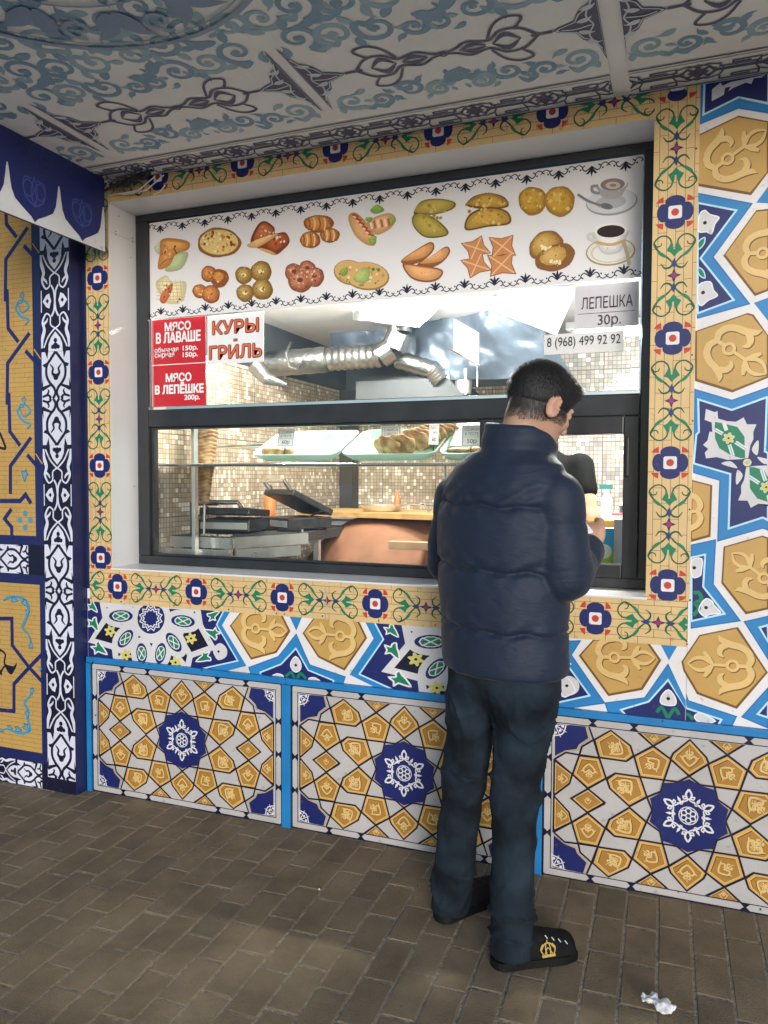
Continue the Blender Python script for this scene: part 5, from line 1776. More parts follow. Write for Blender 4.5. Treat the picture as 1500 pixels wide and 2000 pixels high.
# ---- lamps (two are seen as glare in the photograph, one is unseen, added to brighten the left end)
def tube_lamp(x0, x1, y, z, label, vert=False):
    o = empty('tube_lamp', ((x0 + x1) / 2, y, z), label=label, cat='lamp', group='kitchen tube lamps')
    MB().box(x0 - .03, x1 + .03, y - .03, y + .03, z + .018, z + .05, bev=.004).build('housing', KWHITE, o)
    MB().tube([(x0, y, z), (x1, y, z)], .014, 12).build('tube', TUBE, o, smooth=True)
    for x in (x0, x1):
        MB().box(x - .012, x + .012, y - .016, y + .016, z - .016, z + .0175, bev=.003).build('socket', KWHITE, o)
    return o
tube_lamp(-1.45, -0.85, 0.95, 2.24, 'white tube lamp under the kitchen ceiling behind the menu board')
tube_lamp(-0.42, 0.14, 0.62, 1.99, 'low white tube lamp glaring behind the telephone sticker')
tube_lamp(-2.1, -1.6, 0.52, 2.245, 'added unseen tube lamp brightening the left end above the kebab spit')

# ---- exhaust hood, ducts, sheets
hood = empty('exhaust_hood', (-1.6, 1.7, 1.9), label='dark steel extractor hood above the clay oven', cat='extractor hood')
P = lambda px, py, y: at_y(px, py, y)
hy = 1.55
a, b = P(695, 778, hy), P(880, 778, hy)
MB().prism([(a.x, 1.86), (b.x + .08, 1.86), (b.x - .02, 1.965), (a.x, 1.965)], 'y', hy, hy + .62).build('hood_body', mat('hood_metal', (0.06, 0.065, 0.07), 0.5, metal=.3, var=.25, scale=6), hood)
MB().prism([(a.x + .02, 1.966), (b.x - .06, 1.966), (b.x - .09, 1.985), (a.x + .02, 1.985)], 'y', hy + .03, hy + .55).build('hood_cap', DARK, hood)
def corrugated(P, r, n=26, amp=.07):
    out, rs = [], []
    for k in range(n * 2 + 1):
        t = k / (n * 2)
        i = min(int(t * (len(P) - 1)), len(P) - 2)
        s = t * (len(P) - 1) - i
        out.append(Vector(P[i]).lerp(Vector(P[i + 1]), s))
        rs.append(r * (1 + (amp if k % 2 else -amp)))
    return out, rs
duct = empty('ventilation_duct', (-1.8, 1.3, 2.0), label='shiny aluminium flexible duct running along the ceiling and bending up at the elbow', cat='duct')
d0, d1, d2 = P(520, 712, 1.35), P(640, 702, 1.38), P(745, 694, 1.40)
pts, rs = corrugated([d0, d1], .075, 5, .02)
MB().tube(pts, rs, 20).build('duct_run', FOIL, duct, smooth=True)
pts, rs = corrugated([d1, d2], .066, 8, .06)
MB().tube(pts, rs, 20).build('flexible_section', FOIL, duct, smooth=True)
e1, e2, e3 = P(768, 680, 1.40), P(781, 650, 1.40), P(783, 560, 1.40)
MB().tube([d2, e1], [.07, .072], 20).build('elbow_segment', FOIL, duct)
MB().tube([e1, e2], [.072, .07], 20).build('elbow_segment', FOIL, duct)
MB().tube([e2, (e2.x, e2.y, ZK - .001)], .068, 20).build('duct_riser', FOIL, duct)
pts, rs = corrugated([P(775, 702, 1.52), P(845, 722, 1.55), P(862, 745, 1.56)], .052, 9, .06)
MB().tube(pts, rs, 18).build('branch_duct', FOIL, duct, smooth=True)
MB().tube([P(568, 668, 1.27), P(558, 690, 1.262), P(565, 716, 1.262), P(582, 722, 1.27), P(592, 705, 1.275)], .006, 8).build('clamp_ring', CHROME, duct, smooth=True)
cone = MB().tube([P(500, 715, 1.0), P(520, 740, 1.0), P(560, 752, 1.05)], [.05, .035, .012], 14)
cone.build('foil_spout', FOIL, duct, smooth=True)
for (px, py) in ((870, 745), (905, 752)):
    q = P(px, py, 1.6)
    MB().lathe([(.045, -.05), (.05, .03), (.05, .05), (.04, .055)], (q.x, q.y, q.z)).build('stub_pipe', STEEL, duct, smooth=True)
# crumpled foil lining
def crumple(name, c00, c10, c11, c01, nu, nv, amp, material, parent, seed=0.0):
    V, F = [], []
    c00, c10, c11, c01 = map(Vector, (c00, c10, c11, c01))
    nrm = (c10 - c00).cross(c01 - c00).normalized()
    for j in range(nv + 1):
        for i in range(nu + 1):
            s, t = i / nu, j / nv
            p = c00.lerp(c10, s).lerp(c01.lerp(c11, s), t)
            k = noise.noise(p * 7 + Vector((seed, 0, 0))) + .5 * abs(noise.noise(p * 16 + Vector((0, seed, 0))))
            V.append(p + nrm * (amp * k))
    for j in range(nv):
        for i in range(nu):
            a = j * (nu + 1) + i
            F.append((a, a + 1, a + nu + 2, a + nu + 1))
    n = len(V)
    V2 = [v + nrm * .004 for v in V]
    F2 = [tuple(reversed([k + n for k in f])) for f in F]
    return MB().add(V + V2, F + F2).build(name, material, parent, smooth=True)
TARP = mat('grey_tarp', (0.10, 0.13, 0.17), 0.38, metal=.3, var=.3, scale=5, bump=.4, bscale=14)
sh = empty('foil_lining', (-1.2, 1.6, 2.0), label='crumpled grey foil lining behind the ducts', cat='foil sheet')
crumple('sheet', P(648, 690, 1.75), P(1000, 700, 1.75), P(1000, 540, 1.75), P(640, 540, 1.75), 40, 20, .035, TARP, sh, 2.0)
sh2 = empty('plastic_sheet', (-1.0, 1.3, 2.0), label='translucent grey plastic sheet tented to the right of the ducts', cat='plastic sheet')
crumple('sheet', P(800, 745, 1.62), P(1120, 735, 1.45), P(1010, 560, 1.35), P(830, 560, 1.60), 44, 26, .05, TARP, sh2, 9.0)
wc = empty('white_curtain', (-0.8, 1.1, 2.1), label='white cloth swag hanging below the kitchen ceiling beside the flatbread notice', cat='curtain')
crumple('cloth', P(940, 596, 1.1), P(1090, 655, 1.0), P(1130, 560, 1.0), P(920, 555, 1.1), 24, 12, .02, KWHITE, wc, 4.0)
crumple('cloth', P(690, 625, 1.2), P(820, 640, 1.2), P(900, 560, 1.2), P(690, 560, 1.2), 24, 10, .03, FOIL, wc, 6.0)
fb = empty('hanging_baffle', (-1.1, 1.25, 2.1), label='flat grey metal baffle hanging on a rod left of the customer\'s head', cat='baffle')
q0, q1, q2, q3 = P(886, 690, 1.3), P(934, 712, 1.2), P(934, 650, 1.2), P(886, 622, 1.3)
MB().add([q0, q1, q2, q3] + [v + Vector((.004, .012, 0)) for v in (q0, q1, q2, q3)], [(0, 1, 2, 3), (7, 6, 5, 4), (0, 4, 5, 1), (1, 5, 6, 2), (2, 6, 7, 3), (3, 7, 4, 0)]).build('plate', mat('baffle_grey', (0.16, 0.19, 0.21), .5, metal=.2, var=.15), fb)
MB().tube([P(878, 682, 1.31), P(936, 713, 1.19)], .006, 8).build('rod', CHROME, fb)
MB().tube([P(932, 712, 1.2), P(932, 755, 1.2)], .004, 8).build('chain', CHROME, fb)
MB().tube([P(909, 720, 1.25), P(909, 770, 1.25)], .007, 8).build('post', KWHITE, fb)

# ---- glass shelf with rods
shelf = empty('display_shelf', (-1.3, 0.42, 1.46), label='glass display shelf on chrome rods behind the lower pane', cat='shelf')
zs = at_y(800, 905, .30).z
MB().box(-2.27, -0.62, 0.29, 0.66, zs - .008, zs).build('glass_plate', mat('shelf_glass', (0.42, 0.50, 0.46), 0.15, var=.05, spec=.8), shelf)
MB().tube([(-2.27, .285, zs - .004), (-0.62, .285, zs - .004)], .007, 10).build('front_rod', CHROME, shelf, smooth=True)
rz = at_y(360, 873, .66).z
MB().tube([(-2.27, .66, rz), (-1.0, .66, rz)], .010, 10).build('back_rod', CHROME, shelf, smooth=True)
MB().lathe([(.022, -.004), (.022, .004), (.014, .006)], n=16).build('rod_flange', CHROME, shelf, smooth=True)
o = COL.objects[-1]; o.rotation_euler = (0, math.pi / 2, 0); o.location = Vector((-2.27, .66, rz)) - shelf.location
bx = at_y(379, 900, .31).x
MB().box(bx - .009, bx + .009, .30, .33, 0.98, 1.80, bev=.002).build('upright', STEEL, shelf)
bx = at_y(868, 940, .34).x
MB().box(bx - .004, bx + .004, .34, .355, 0.98, zs - .009).build('upright', STEEL, shelf)

# ---- trays of pastries on the shelf
def tray(x0, x1, y0, y1, z, label, tilt=0.0):
    o = empty('food_tray', ((x0 + x1) / 2, (y0 + y1) / 2, z), label=label, cat='tray')
    cx, cy = (x0 + x1) / 2, (y0 + y1) / 2
    hx_, hy_ = (x1 - x0) / 2, (y1 - y0) / 2
    def ringpts(k, zz, r=.045):
        pts = []
        for (sx, sy, a0) in ((1, 1, 0), (-1, 1, 90), (-1, -1, 180), (1, -1, 270)):
            for q in range(5):
                t = RAD(a0 + q * 22.5)
                pts.append((cx + sx * (hx_ * k - r) + r * math.cos(t), cy + sy * (hy_ * k - r) + r * math.sin(t), zz))
        return pts
    # floor and flared rim, with thickness
    prof = [(1.0, .040), (.985, .043), (.97, .040), (.86, .006), (.86, .0055)]
    V, F = [], []
    rings = [ringpts(1.0, .036), ringpts(1.0, .040), ringpts(.975, .040), ringpts(.84, .007)]
    outer = [ringpts(.85, .0015), ringpts(.995, .034)]
    allr = outer[:1] + outer[1:] + rings[1:]
    for r_ in allr: V += r_
    n = 20
    for i in range(len(allr) - 1):
        for k in range(n):
            F.append((i * n + k, i * n + (k + 1) % n, (i + 1) * n + (k + 1) % n, (i + 1) * n + k))
    F.append(tuple(range((len(allr) - 1) * n, len(allr) * n)))
    F.append(tuple(range(n - 1, -1, -1)))
    b = MB()
    b.M = Matrix.Translation((0, 0, z)) @ Matrix.Translation((cx, y0, 0)) @ Matrix.Rotation(tilt, 4, 'X') @ Matrix.Translation((-cx, -y0, 0))
    b.add(V, F)
    b.build('tray_body', TRAYM, o, smooth=True)
    return o, b.M
TILT = RAD(23)
T1, M1 = tray(-1.78, -1.36, .31, .62, zs + .002, 'mint green tray holding one browned roll', TILT)
T2, M2 = tray(-1.345, -0.925, .31, .62, zs + .002, 'mint green tray stacked with folded stuffed flatbreads', TILT)
T3, M3 = tray(-0.91, -0.66, .31, .62, zs + .002, 'mint green tray with flat pastries on white paper', TILT)
# the roll
def roll_sdf(c, L, r, ang):
    ca, sa = math.cos(ang), math.sin(ang)
    def f(p):
        a = np.array(c) + np.array((-ca * L, -sa * L, 0)); b = np.array(c) + np.array((ca * L, sa * L, 0))
        return cap(p, a, b, r, r * .9) + .003 * nz3(p, 60)
    return f
def brown(V, base, dark, s=70, seed=0):
    k = np.clip(.5 + .8 * nz3(V, s, seed), 0, 1)[:, None]
    return np.array(base) * (1 - k) + np.array(dark) * k
cz = M1 @ Vector((-1.675, .38, .026))
rl = field_obj('sausage_roll', roll_sdf((cz.x, cz.y, cz.z), .055, .021, .2), (cz.x - .1, cz.y - .05, cz.z - .04), (cz.x + .1, cz.y + .05, cz.z + .04), .003, FOOD, None, lambda V: brown(V, (.55, .33, .14), (.22, .09, .03)))
tag(rl, 'browned sausage roll lying alone at the front of its tray', 'pastry')
# folded flatbreads: thin half-moons leaning on one another
for k in range(8):
    c = M2 @ Vector((-1.085 + k * .019, .385 + k * .024, .055))
    if k == 0: c = M2 @ Vector((-1.145, .365, .048))
    if k == 1: c = M2 @ Vector((-1.085, .375, .055))
    ax = Matrix.Rotation(RAD(-28 + 3 * k), 3, 'Z') @ Matrix.Rotation(RAD(-62 + 4 * k), 3, 'X')
    A3x = [list(ax.col[0]), list(ax.col[1]), list(ax.col[2])]
    def f(p, c=c, A3x=A3x, k=k):
        d = ell(p, c, (.078, .056, .013), A3x)
        q = (p - np.array(c)) @ np.array(A3x).T
        wob = .004 * np.sin(q[:, 0] * 130 + k) + .004 * np.sin(q[:, 1] * 90)
        return d + wob * .6 + .002 * nz3(p, 90, k)
    o = field_obj('folded_flatbread', f, Vector(c) - Vector((.1, .1, .1)), Vector(c) + Vector((.1, .1, .1)), .0035, FOOD, None, lambda V, k=k: brown(V, (.60, .40, .17), (.28, .12, .04), 60, k))
    tag(o, ['third', 'fourth', 'fifth', 'sixth', 'seventh', 'hindmost'][k - 2] + ' folded flatbread from the front in the stack on the middle tray' if k > 1 else ('flatbread lying flat in front of the stack on the middle tray' if k == 0 else 'flatbread leaning just behind the flat one on the middle tray'), 'pastry', 'stacked flatbreads' if k > 1 else None)
for k, (dx, dy) in enumerate(((-.055, .0), (.03, .01))):
    c = M3 @ Vector((-.79 + dx, .40 + dy, .020))
    def f(p, c=c, k=k):
        return ell(p, c, (.052, .036, .012)) + .002 * nz3(p, 80, k)
    o = field_obj('flat_pastry', f, Vector(c) - Vector((.07, .06, .03)), Vector(c) + Vector((.07, .06, .03)), .0035, FOOD, None, lambda V, k=k: brown(V, (.48, .24, .09), (.2, .08, .03), 60, k))
    tag(o, ('flat browned pastry, left one on the paper-lined tray' if k == 0 else 'flat browned pastry, right one on the paper-lined tray'), 'pastry')
c0_ = [M3 @ Vector(v) for v in ((-.89, .42, .030), (-.68, .42, .030), (-.68, .60, .075), (-.89, .60, .075))]
pp = empty('paper_liner', tuple(c0_[0]), label='white crumpled paper liner in the right hand tray', cat='paper')
crumple('paper', c0_[0], c0_[1], c0_[2], c0_[3], 14, 12, .012, KWHITE, pp, 3)

# ---- price cards
def card(px0, py0, px1, py1, y, lines, label, yawd=0):
    a, b = at_y(px0, py0, y), at_y(px1, py1, y)
    o = empty('price_card', ((a.x + b.x) / 2, y, b.z), label=label, cat='price card')
    w, hh = b.x - a.x, a.z - b.z
    U = Vector((math.cos(RAD(yawd)), math.sin(RAD(yawd)), 0)); V_ = Vector((.10, .03, 1)).normalized() if yawd == 0 and px0 < 600 else Vector((0, .12, 1)).normalized()
    N = U.cross(V_).normalized()
    if N.y > 0: N = -N
    O = Vector(((a.x + b.x) / 2, y, b.z))
    m_ = MB()
    pts = [O - U * w / 2, O + U * w / 2, O + U * w / 2 + V_ * hh, O - U * w / 2 + V_ * hh]
    m_.add(pts + [p - N * .0015 for p in pts], [(0, 1, 2, 3), (7, 6, 5, 4), (0, 4, 5, 1), (1, 5, 6, 2), (2, 6, 7, 3), (3, 7, 4, 0)])
    m_.build('card_sheet', TWH, o)
    fr_ = (O, U, V_, N)
    e = MB()
    for (s0, s1, t0, t1) in ((-.44, .44, .05, .065), (-.44, .44, .935, .95), (-.45, -.43, .05, .95), (.43, .45, .05, .95), (-.4, .4, .44, .452)):
        q = [O + U * (w * s0) + V_ * (hh * t0), O + U * (w * s1) + V_ * (hh * t0), O + U * (w * s1) + V_ * (hh * t1), O + U * (w * s0) + V_ * (hh * t1)]
        e.add([p + N * .0006 for p in q], [(0, 1, 2, 3)])
    e.build('ruled_lines', TINK, o)
    text('lettering', lines[0], fr_, (-w * .36, w * .36, hh * .74, hh * .88), TINK, o, .0, lift=.001)
    text('lettering', lines[1], fr_, (-w * .33, w * .33, hh * .52, hh * .66), TINK, o, .0, lift=.001)
    text('lettering', lines[2], fr_, (-w * .22, w * .24, hh * .10, hh * .36), TINK, o, .01, lift=.001)
    MB().tube([O - V_ * .045, O], .003, 6).build('clip', BLACK, o)
card(541, 838, 573, 872, .34, ('СОСИСКА', 'В ТЕСТЕ', '60р'), 'tilted price card reading 60 over the left hand tray')
card(743, 832, 782, 870, .34, ('САМСА', 'С МЯСОМ', '60р'), 'price card reading 60 in front of the stacked flatbreads')
card(836, 828, 858, 868, .36, ('ПИРОГ', 'С СЫРОМ', '60р'), 'price card turned sideways between the middle and right hand trays', 52)
card(901, 830, 941, 872, .34, ('СОСИСКА', 'В ТЕСТЕ', '50р'), 'price card reading 50 over the right hand tray')

# ---- doner spit
dn = empty('kebab_spit', (-2.14, 0.52, 1.2), label='upright kebab spit with a thin cone of browned meat at the left', cat='kebab spit')
dtop, dbot = at_y(405, 800, .52), at_y(397, 985, .52)
def doner(p):
    t = np.clip((p[:, 2] - dbot.z) / (dtop.z - dbot.z), 0, 1)
    r = .026 + .035 * t ** .8
    cx = dbot.x + (dtop.x - dbot.x) * t
    d = np.sqrt((p[:, 0] - cx) ** 2 + (p[:, 1] - .52) ** 2) - r
    ang = np.arctan2(p[:, 1] - .52, p[:, 0] - cx)
    d += .0045 * np.sin(p[:, 2] * 330 + 1.5 * np.sin(ang * 3)) + .004 * nz3(p, 55)
    return np.maximum(d * .8, np.abs(p[:, 2] - (dtop.z + dbot.z) / 2) - (dtop.z - dbot.z) / 2)
field_obj('meat_cone', doner, (dbot.x - .1, .42, dbot.z - .02), (dbot.x + .12, .62, dtop.z + .02), .004, FOOD, dn, lambda V: brown(V, (.62, .42, .22), (.30, .13, .05), 60, 2))
MB().tube([(dbot.x, .52, 1.0), (dtop.x, .52, dtop.z + .12)], .006, 8).build('spit_rod', STEEL, dn, smooth=True)
hb = at_y(390, 985, .52)
MB().tube([(dbot.x - .06, .52, hb.z), (dbot.x + .085, .52, hb.z)], .005, 8).build('cross_bar', BLACK, dn)
MB().box(dbot.x - .075, dbot.x - .055, .52, .55, 1.0, hb.z + .01).build('stand_post', BLACK, dn)

# ---- left worktops and press grills
def slab(o, name, pts, z0, z1, material):
    return MB().prism(pts, 'z', z0, z1).build(name, material, o)
G = lambda px, py, z: at_z(px, py, z)
wt = empty('steel_worktop', (-2.0, 0.8, 0), label='stainless steel worktop with raised edges under the press grills', cat='worktop')
zt1 = 1.125
slab(wt, 'top', [(-2.275, .40), (-1.94, .40), (-1.77, .80), (-1.77, 1.45), (-2.275, 1.45)], zt1 - .06, zt1 - .012, DARK)
MB().add([], [])
MB().prism([(-2.275, .385), (-1.935, .385), (-1.935, .399), (-2.275, .399)], 'z', zt1 - .065, zt1 - .015).build('front_edge', STEEL, wt)
def wallbar(name, a, b, z0, z1, th, material, o):
    a, b = Vector((a[0], a[1], 0)), Vector((b[0], b[1], 0))
    n = (b - a).cross(Vector((0, 0, 1))).normalized() * th
    P = [(a.x, a.y), (b.x, b.y), (b.x + n.x, b.y + n.y), (a.x + n.x, a.y + n.y)]
    return MB().prism(P, 'z', z0, z1).build(name, material, o)
wallbar('side_edge', (-1.932, .385), (-1.752, .80), zt1 - .065, zt1 - .012, .014, STEEL, wt)
wallbar('lower_edge', (-1.90, .36), (-1.72, .66), 1.015, 1.062, .014, STEEL, wt)
MB().prism([(-2.275, .33), (-1.91, .33), (-1.91, .345), (-2.275, .345)], 'z', 1.02, 1.058).build('lower_edge', STEEL, wt)
for (x, y) in ((-2.25, .42), (-1.97, .42), (-1.79, 1.0), (-2.25, 1.42)):
    MB().box(x - .015, x + .015, y - .015, y + .015, 0, zt1 - .061).build('leg', STEEL, wt)
cr = MB()
for k in range(26):
    cr.box(*(lambda x, y: (x, x + rp.uniform(.008, .02), y, y + .008))(-2.14 + rp.uniform(0, .16), .43 + rp.uniform(0, .05)), zt1 - .012, zt1 - .005, col=(.75, .68, .5))
tag(cr.build('shredded_cabbage', FOOD, None, vcol=True), 'scattered pale cabbage shreds on the worktop edge', 'vegetable shreds', kind='stuff')
def press(cx, cy, z, w, d, open_, label, ang=0.0):
    o = empty('press_grill', (cx, cy, z), label=label, cat='press grill')
    M = Matrix.Translation((cx, cy, z)) @ Matrix.Rotation(ang, 4, 'Z')
    def mb(): b = MB(); b.M = M; return b
    mb().box(-w / 2, w / 2, -d / 2, d / 2, .01, .07, bev=.006).build('base', GRILL, o)
    mb().box(-w / 2 + .01, w / 2 - .01, -d / 2 - .004, -d / 2 - .0005, .022, .055).build('front_plate', STEEL, o)
    for x in (-.4, .4):
        for y in (-.4, .4):
            mb().lathe([(.012, 0), (.012, .0105)], (w * x, d * y, 0), 10).build('foot', BLACK, o)
    b = mb(); b.M = M @ Matrix.Translation((0, d / 2, .075)) @ Matrix.Rotation(-open_, 4, 'X')
    b.box(-w / 2, w / 2, -d, 0, .0, .035, bev=.006)
    b.build('lid', GRILL, o)
    b = mb(); b.M = M @ Matrix.Translation((0, d / 2, .075)) @ Matrix.Rotation(-open_, 4, 'X')
    b.tube([(-w * .35, -d, .03), (-w * .35, -d - .05, .06), (w * .35, -d - .05, .06), (w * .35, -d, .03)], .012, 10)
    b.build('handle', CHROME, o, smooth=True)
    return o
g1 = at_y(445, 1050, .78)
press(-2.13, .74, zt1 - .012, .27, .28, RAD(4), 'closed black press grill nearest the window on the left worktop', RAD(8))
press(-1.93, 1.02, zt1 - .012, .28, .28, RAD(24), 'press grill with its lid raised, behind the closed one', RAD(-28))
hk = empty('lever_rod', (-1.83, 1.05, 1.15), label='curved black lever sticking up right of the press grills', cat='lever')
MB().tube([at_y(590, 1020, 1.0), at_y(612, 1005, 1.0), at_y(632, 998, 1.0), at_y(643, 1002, 1.0)], .006, 8).build('bent_rod', BLACK, hk, smooth=True)
MB().tube([at_y(590, 1020, 1.0), (at_y(590, 1020, 1.0).x, 1.0, zt1 - .012)], .006, 8).build('rod_foot', BLACK, hk)
kn = empty('kitchen_knives', (-1.86, .84, 1.12), label='dark handled knives lying on the worktop corner near the oven', cat='knives')
MB().box(-1.93, -1.80, .815, .832, zt1 - .0115, zt1 + .004).build('knife', BLACK, kn)
MB().box(-1.92, -1.80, .845, .86, zt1 - .0115, zt1 + .002).build('knife', STEEL, kn)
def bottle(x, y, z, hgt, r, body, cap_, label):
    o = empty('sauce_bottle', (x, y, z), label=label, cat='bottle')
    MB().lathe([(r * .95, 0), (r, .01), (r, hgt * .62), (r * .8, hgt * .74), (r * .45, hgt * .86)], (x, y, z), 18).build('body', body, o, smooth=True)
    MB().lathe([(r * .5, hgt * .8605), (r * .5, hgt * .93), (r * .25, hgt)], (x, y, z), 14).build('cap', cap_, o, smooth=True)
ORG = mat('orange_sauce', (0.62, 0.20, 0.06), .35, var=.1)
q = at_y(478, 990, 1.25)
bottle(-2.19, 1.20, zt1 - .012, .24, .034, ORG, BLACK, 'orange sauce bottle with black cap behind the press grills')
bottle(-1.72, 2.05, 1.16, .15, .022, ORG, ORG, 'small orange bottle at the back behind the clay oven')
MB()
cn = empty('back_counter', (-1.5, 2.2, 0), label='low back counter along the tiled rear wall', cat='counter')
MB().box(-2.17, 0.2, 1.98, 2.49, 0, 1.12).build('cabinet', mat('grey_cabinet', (.22, .22, .23), .5), cn)
MB().box(-2.17, 0.22, 1.96, 2.495, 1.1205, 1.16, bev=.003).build('top', STEEL, cn)

# ---- tandoor clay oven
tnd = empty('clay_oven', (-1.35, 1.45, 0), label='big terracotta clay oven dome with a sooty mouth', cat='clay oven')
tc_ = Vector((-1.50, 1.52, 0.60))
def oven(p):
    d = ell(p, tc_, (.66, .54, .615))
    d = smax(d, np.abs(p[:, 2] - .585) - .58, .03)
    # flat front with the mouth cut in
    q = p - np.array((-1.12, 1.10, .93))
    mouth = rbox(p, (-1.12, 1.10, .93), (.13, .16, .19), .05)
    return smax(d + .006 * nz3(p, 9), -mouth, .02)
field_obj('dome', oven, (-2.24, .92, -.02), (-.7, 2.15, 1.25), .014, CLAY, tnd)
bd = empty('plywood_board', (-1.4, 1.5, 1.18), label='plywood board laid across the top of the clay oven', cat='board')
MB().prism([(-2.08, 1.34), (-0.9, 1.12), (-0.88, 1.70), (-2.05, 1.85)], 'z', 1.172, 1.20).build('board', WOOD, bd)
bdl = at_y(1000, 1060, .9)
stf = empty('wooden_beam', (-1.2, 1.0, 1.08), label='pale wooden beam jutting out below the plywood board', cat='beam')
MB().box(-1.36, -0.85, .93, .98, 1.035, 1.075, bev=.003).build('beam', mat('pale_wood', (.55, .35, .2), .6), stf)
MB().box(-1.02, -0.86, .90, .929, 1.02, 1.13).build('end_block', DARK, stf)
MB().box(-1.0, -0.95, .932, .978, 0, 1.0345).build('prop', mat('pale_wood', (.55, .35, .2), .6), stf)
pn = empty('frying_pan', (-1.55, 1.45, 1.2), label='shallow steel pan with wire handle on the plywood board', cat='pan')
MB().lathe([(.001, .001), (.10, .001), (.125, .035), (.120, .036), (.095, .006), (.001, .006)], (-1.60, 1.46, 1.201), 24).build('pan_body', STEEL, pn, smooth=True)
MB().tube([(-1.48, 1.42, 1.23), (-1.38, 1.36, 1.25), (-1.30, 1.33, 1.245), (-1.27, 1.33, 1.204)], .006, 8).build('pan_handle', CHROME, pn, smooth=True)
bk = empty('dark_pot', (-1.1, 1.6, 1.2), label='big dark covered pot at the right end of the plywood board', cat='pot')
MB().lathe([(.13, .001), (.15, .03), (.15, .11), (.155, .115), (.10, .15), (.02, .165), (.02, .185), (.005, .19)], (-1.06, 1.50, 1.201), 28).build('pot', mat('dark_pot', (.06, .06, .065), .3, metal=.7), bk, smooth=True)
cl = empty('hanging_cloth', (-.98, 1.3, 1.3), label='dark grey cloth hanging behind the customer\'s left shoulder', cat='cloth')
crumple('cloth', (-1.28, 1.9, 1.16), (-.85, 1.9, 1.16), (-.85, 1.9, 1.62), (-1.2, 1.9, 1.62), 20, 20, .03, DARK, cl, 5)

# ---- right hand counter
rc = empty('serving_counter', (-.2, .6, 0), label='low serving counter inside the sash with an orange wooden edge', cat='counter')
MB().box(-.62, .35, .30, .62, 0.0, 1.0).build('cabinet', mat('grey_cabinet', (.22, .22, .23), .5), rc)
MB().box(-.64, .37, .28, .64, 1.0005, 1.03, bev=.003).build('top', STEEL, rc)
oz = at_y(1160, 1024, .64).z
MB().box(-.60, -.20, .645, .675, oz - .015, oz + .018, bev=.003).build('wooden_edge', mat('orange_wood', (.62, .33, .07), .4), rc)
MB().box(-.60, -.20, .676, .70, 0, oz - .016).build('back_board', KWHITE, rc)
ct = empty('juice_carton', (-.25, .42, 1.03), label='blue and green printed carton on the serving counter', cat='carton')
ca_, cb_ = at_y(1172, 1088, .40), at_y(1200, 1032, .40)
MB().box(ca_.x - .02, cb_.x, .40, .46, 1.031, cb_.z, bev=.002).build('box', TWH, ct)
A = Art()
xa, xb2, za, zb2 = ca_.x - .019, cb_.x - .001, 1.032, cb_.z - .001
A.poly([(xa, za + .08), (xb2, za + .08), (xb2, zb2), (xa, zb2)], hx('#3fa6cf'), 0); A.poly([(xa, za), (xb2, za), (xb2, za + .08), (xa, za + .08)], hx('#9cc24a'), 0)
A.disc(((xa + xb2) / 2, (za + zb2) / 2 - .005), .028, hx('#d8e6d0'), 1); A.poly([(xa, za), (xb2, za), (xb2, za + .02), (xa, za + .02)], hx('#38401e'), 2)
A.build('carton_print', WALLF(.40), POSTER, ct)
pb = at_y(1206, 1050, .36)
gp = empty('grey_panel', (pb.x, .36, 1.03), label='narrow grey metal panel at the right edge of the sash opening', cat='panel')
MB().box(pb.x - .012, pb.x + .035, .34, .60, 1.031, at_y(1206, 1014, .36).z, bev=.002).build('panel', mat('grey_panel', (.42, .45, .46), .4, metal=.4), gp)
cb3 = empty('cable_coil', (-.25, .33, 1.03), label='coil of dark green cable lying on the counter by the carton', cat='cable')
pts = []
for k in range(70):
    t = k * .42
    pts.append((-.235 + (.045 + .006 * math.sin(t * .7)) * math.cos(t), .335 + .028 * math.sin(t), 1.042 + .012 * abs(math.sin(t * .31)) + k * .0002))
MB().tube(pts, .0045, 6).build('coil', mat('cable_green', (.03, .06, .04), .4), cb3, smooth=True)
sd = empty('side_worktop', (-.1, 1.4, 0), label='white rear worktop crowded with trays on the right', cat='worktop')
MB().box(-.55, .6, 1.15, 1.74, 0, 1.15).build('cabinet', KWHITE, sd)
MB().box(-.57, .62, 1.13, 1.745, 1.1505, 1.185, bev=.003).build('top', KWHITE, sd)
for k, (x, y, w, d, hh, mm, lb) in enumerate(((-.44, 1.5, .13, .12, .05, STEEL, 'steel pan at the back of the white worktop'), (-.40, 1.25, .04, .04, .06, mat('blue_pack', (.10, .22, .36), .4), 'small blue packet standing on the white worktop'), (-.24, 1.27, .12, .09, .03, TWH, 'flat white box at the front of the white worktop'), (-.22, 1.5, .12, .10, .06, DARK, 'dark tray at the back of the white worktop'))):
    o = empty('kitchen_container', (x, y, 1.186), label=lb, cat='container')
    MB().box(x - w / 2, x + w / 2, y - d / 2, y + d / 2, 1.186, 1.186 + hh, bev=.004).build('body', mm, o)
    MB().box(x - w / 2 - .004, x + w / 2 + .004, y - d / 2 - .004, y + d / 2 + .004, 1.1865 + hh, 1.194 + hh, bev=.002).build('lid', mm if k != 2 else mat('red_lid', (.6, .08, .08), .4), o)
sb = empty('spray_bottle', (-.40, 1.62, 1.186), label='white spray bottle with a green trigger by the tiled wall', cat='bottle')
MB().lathe([(.028, 0), (.03, .01), (.03, .10), (.012, .13), (.012, .15)], (-.36, 1.62, 1.186), 16).build('body', TWH, sb, smooth=True)
MB().box(-.40, -.33, 1.61, 1.63, 1.337, 1.365, bev=.004).build('trigger', mat('green_plastic', (.02, .14, .11), .4), sb)

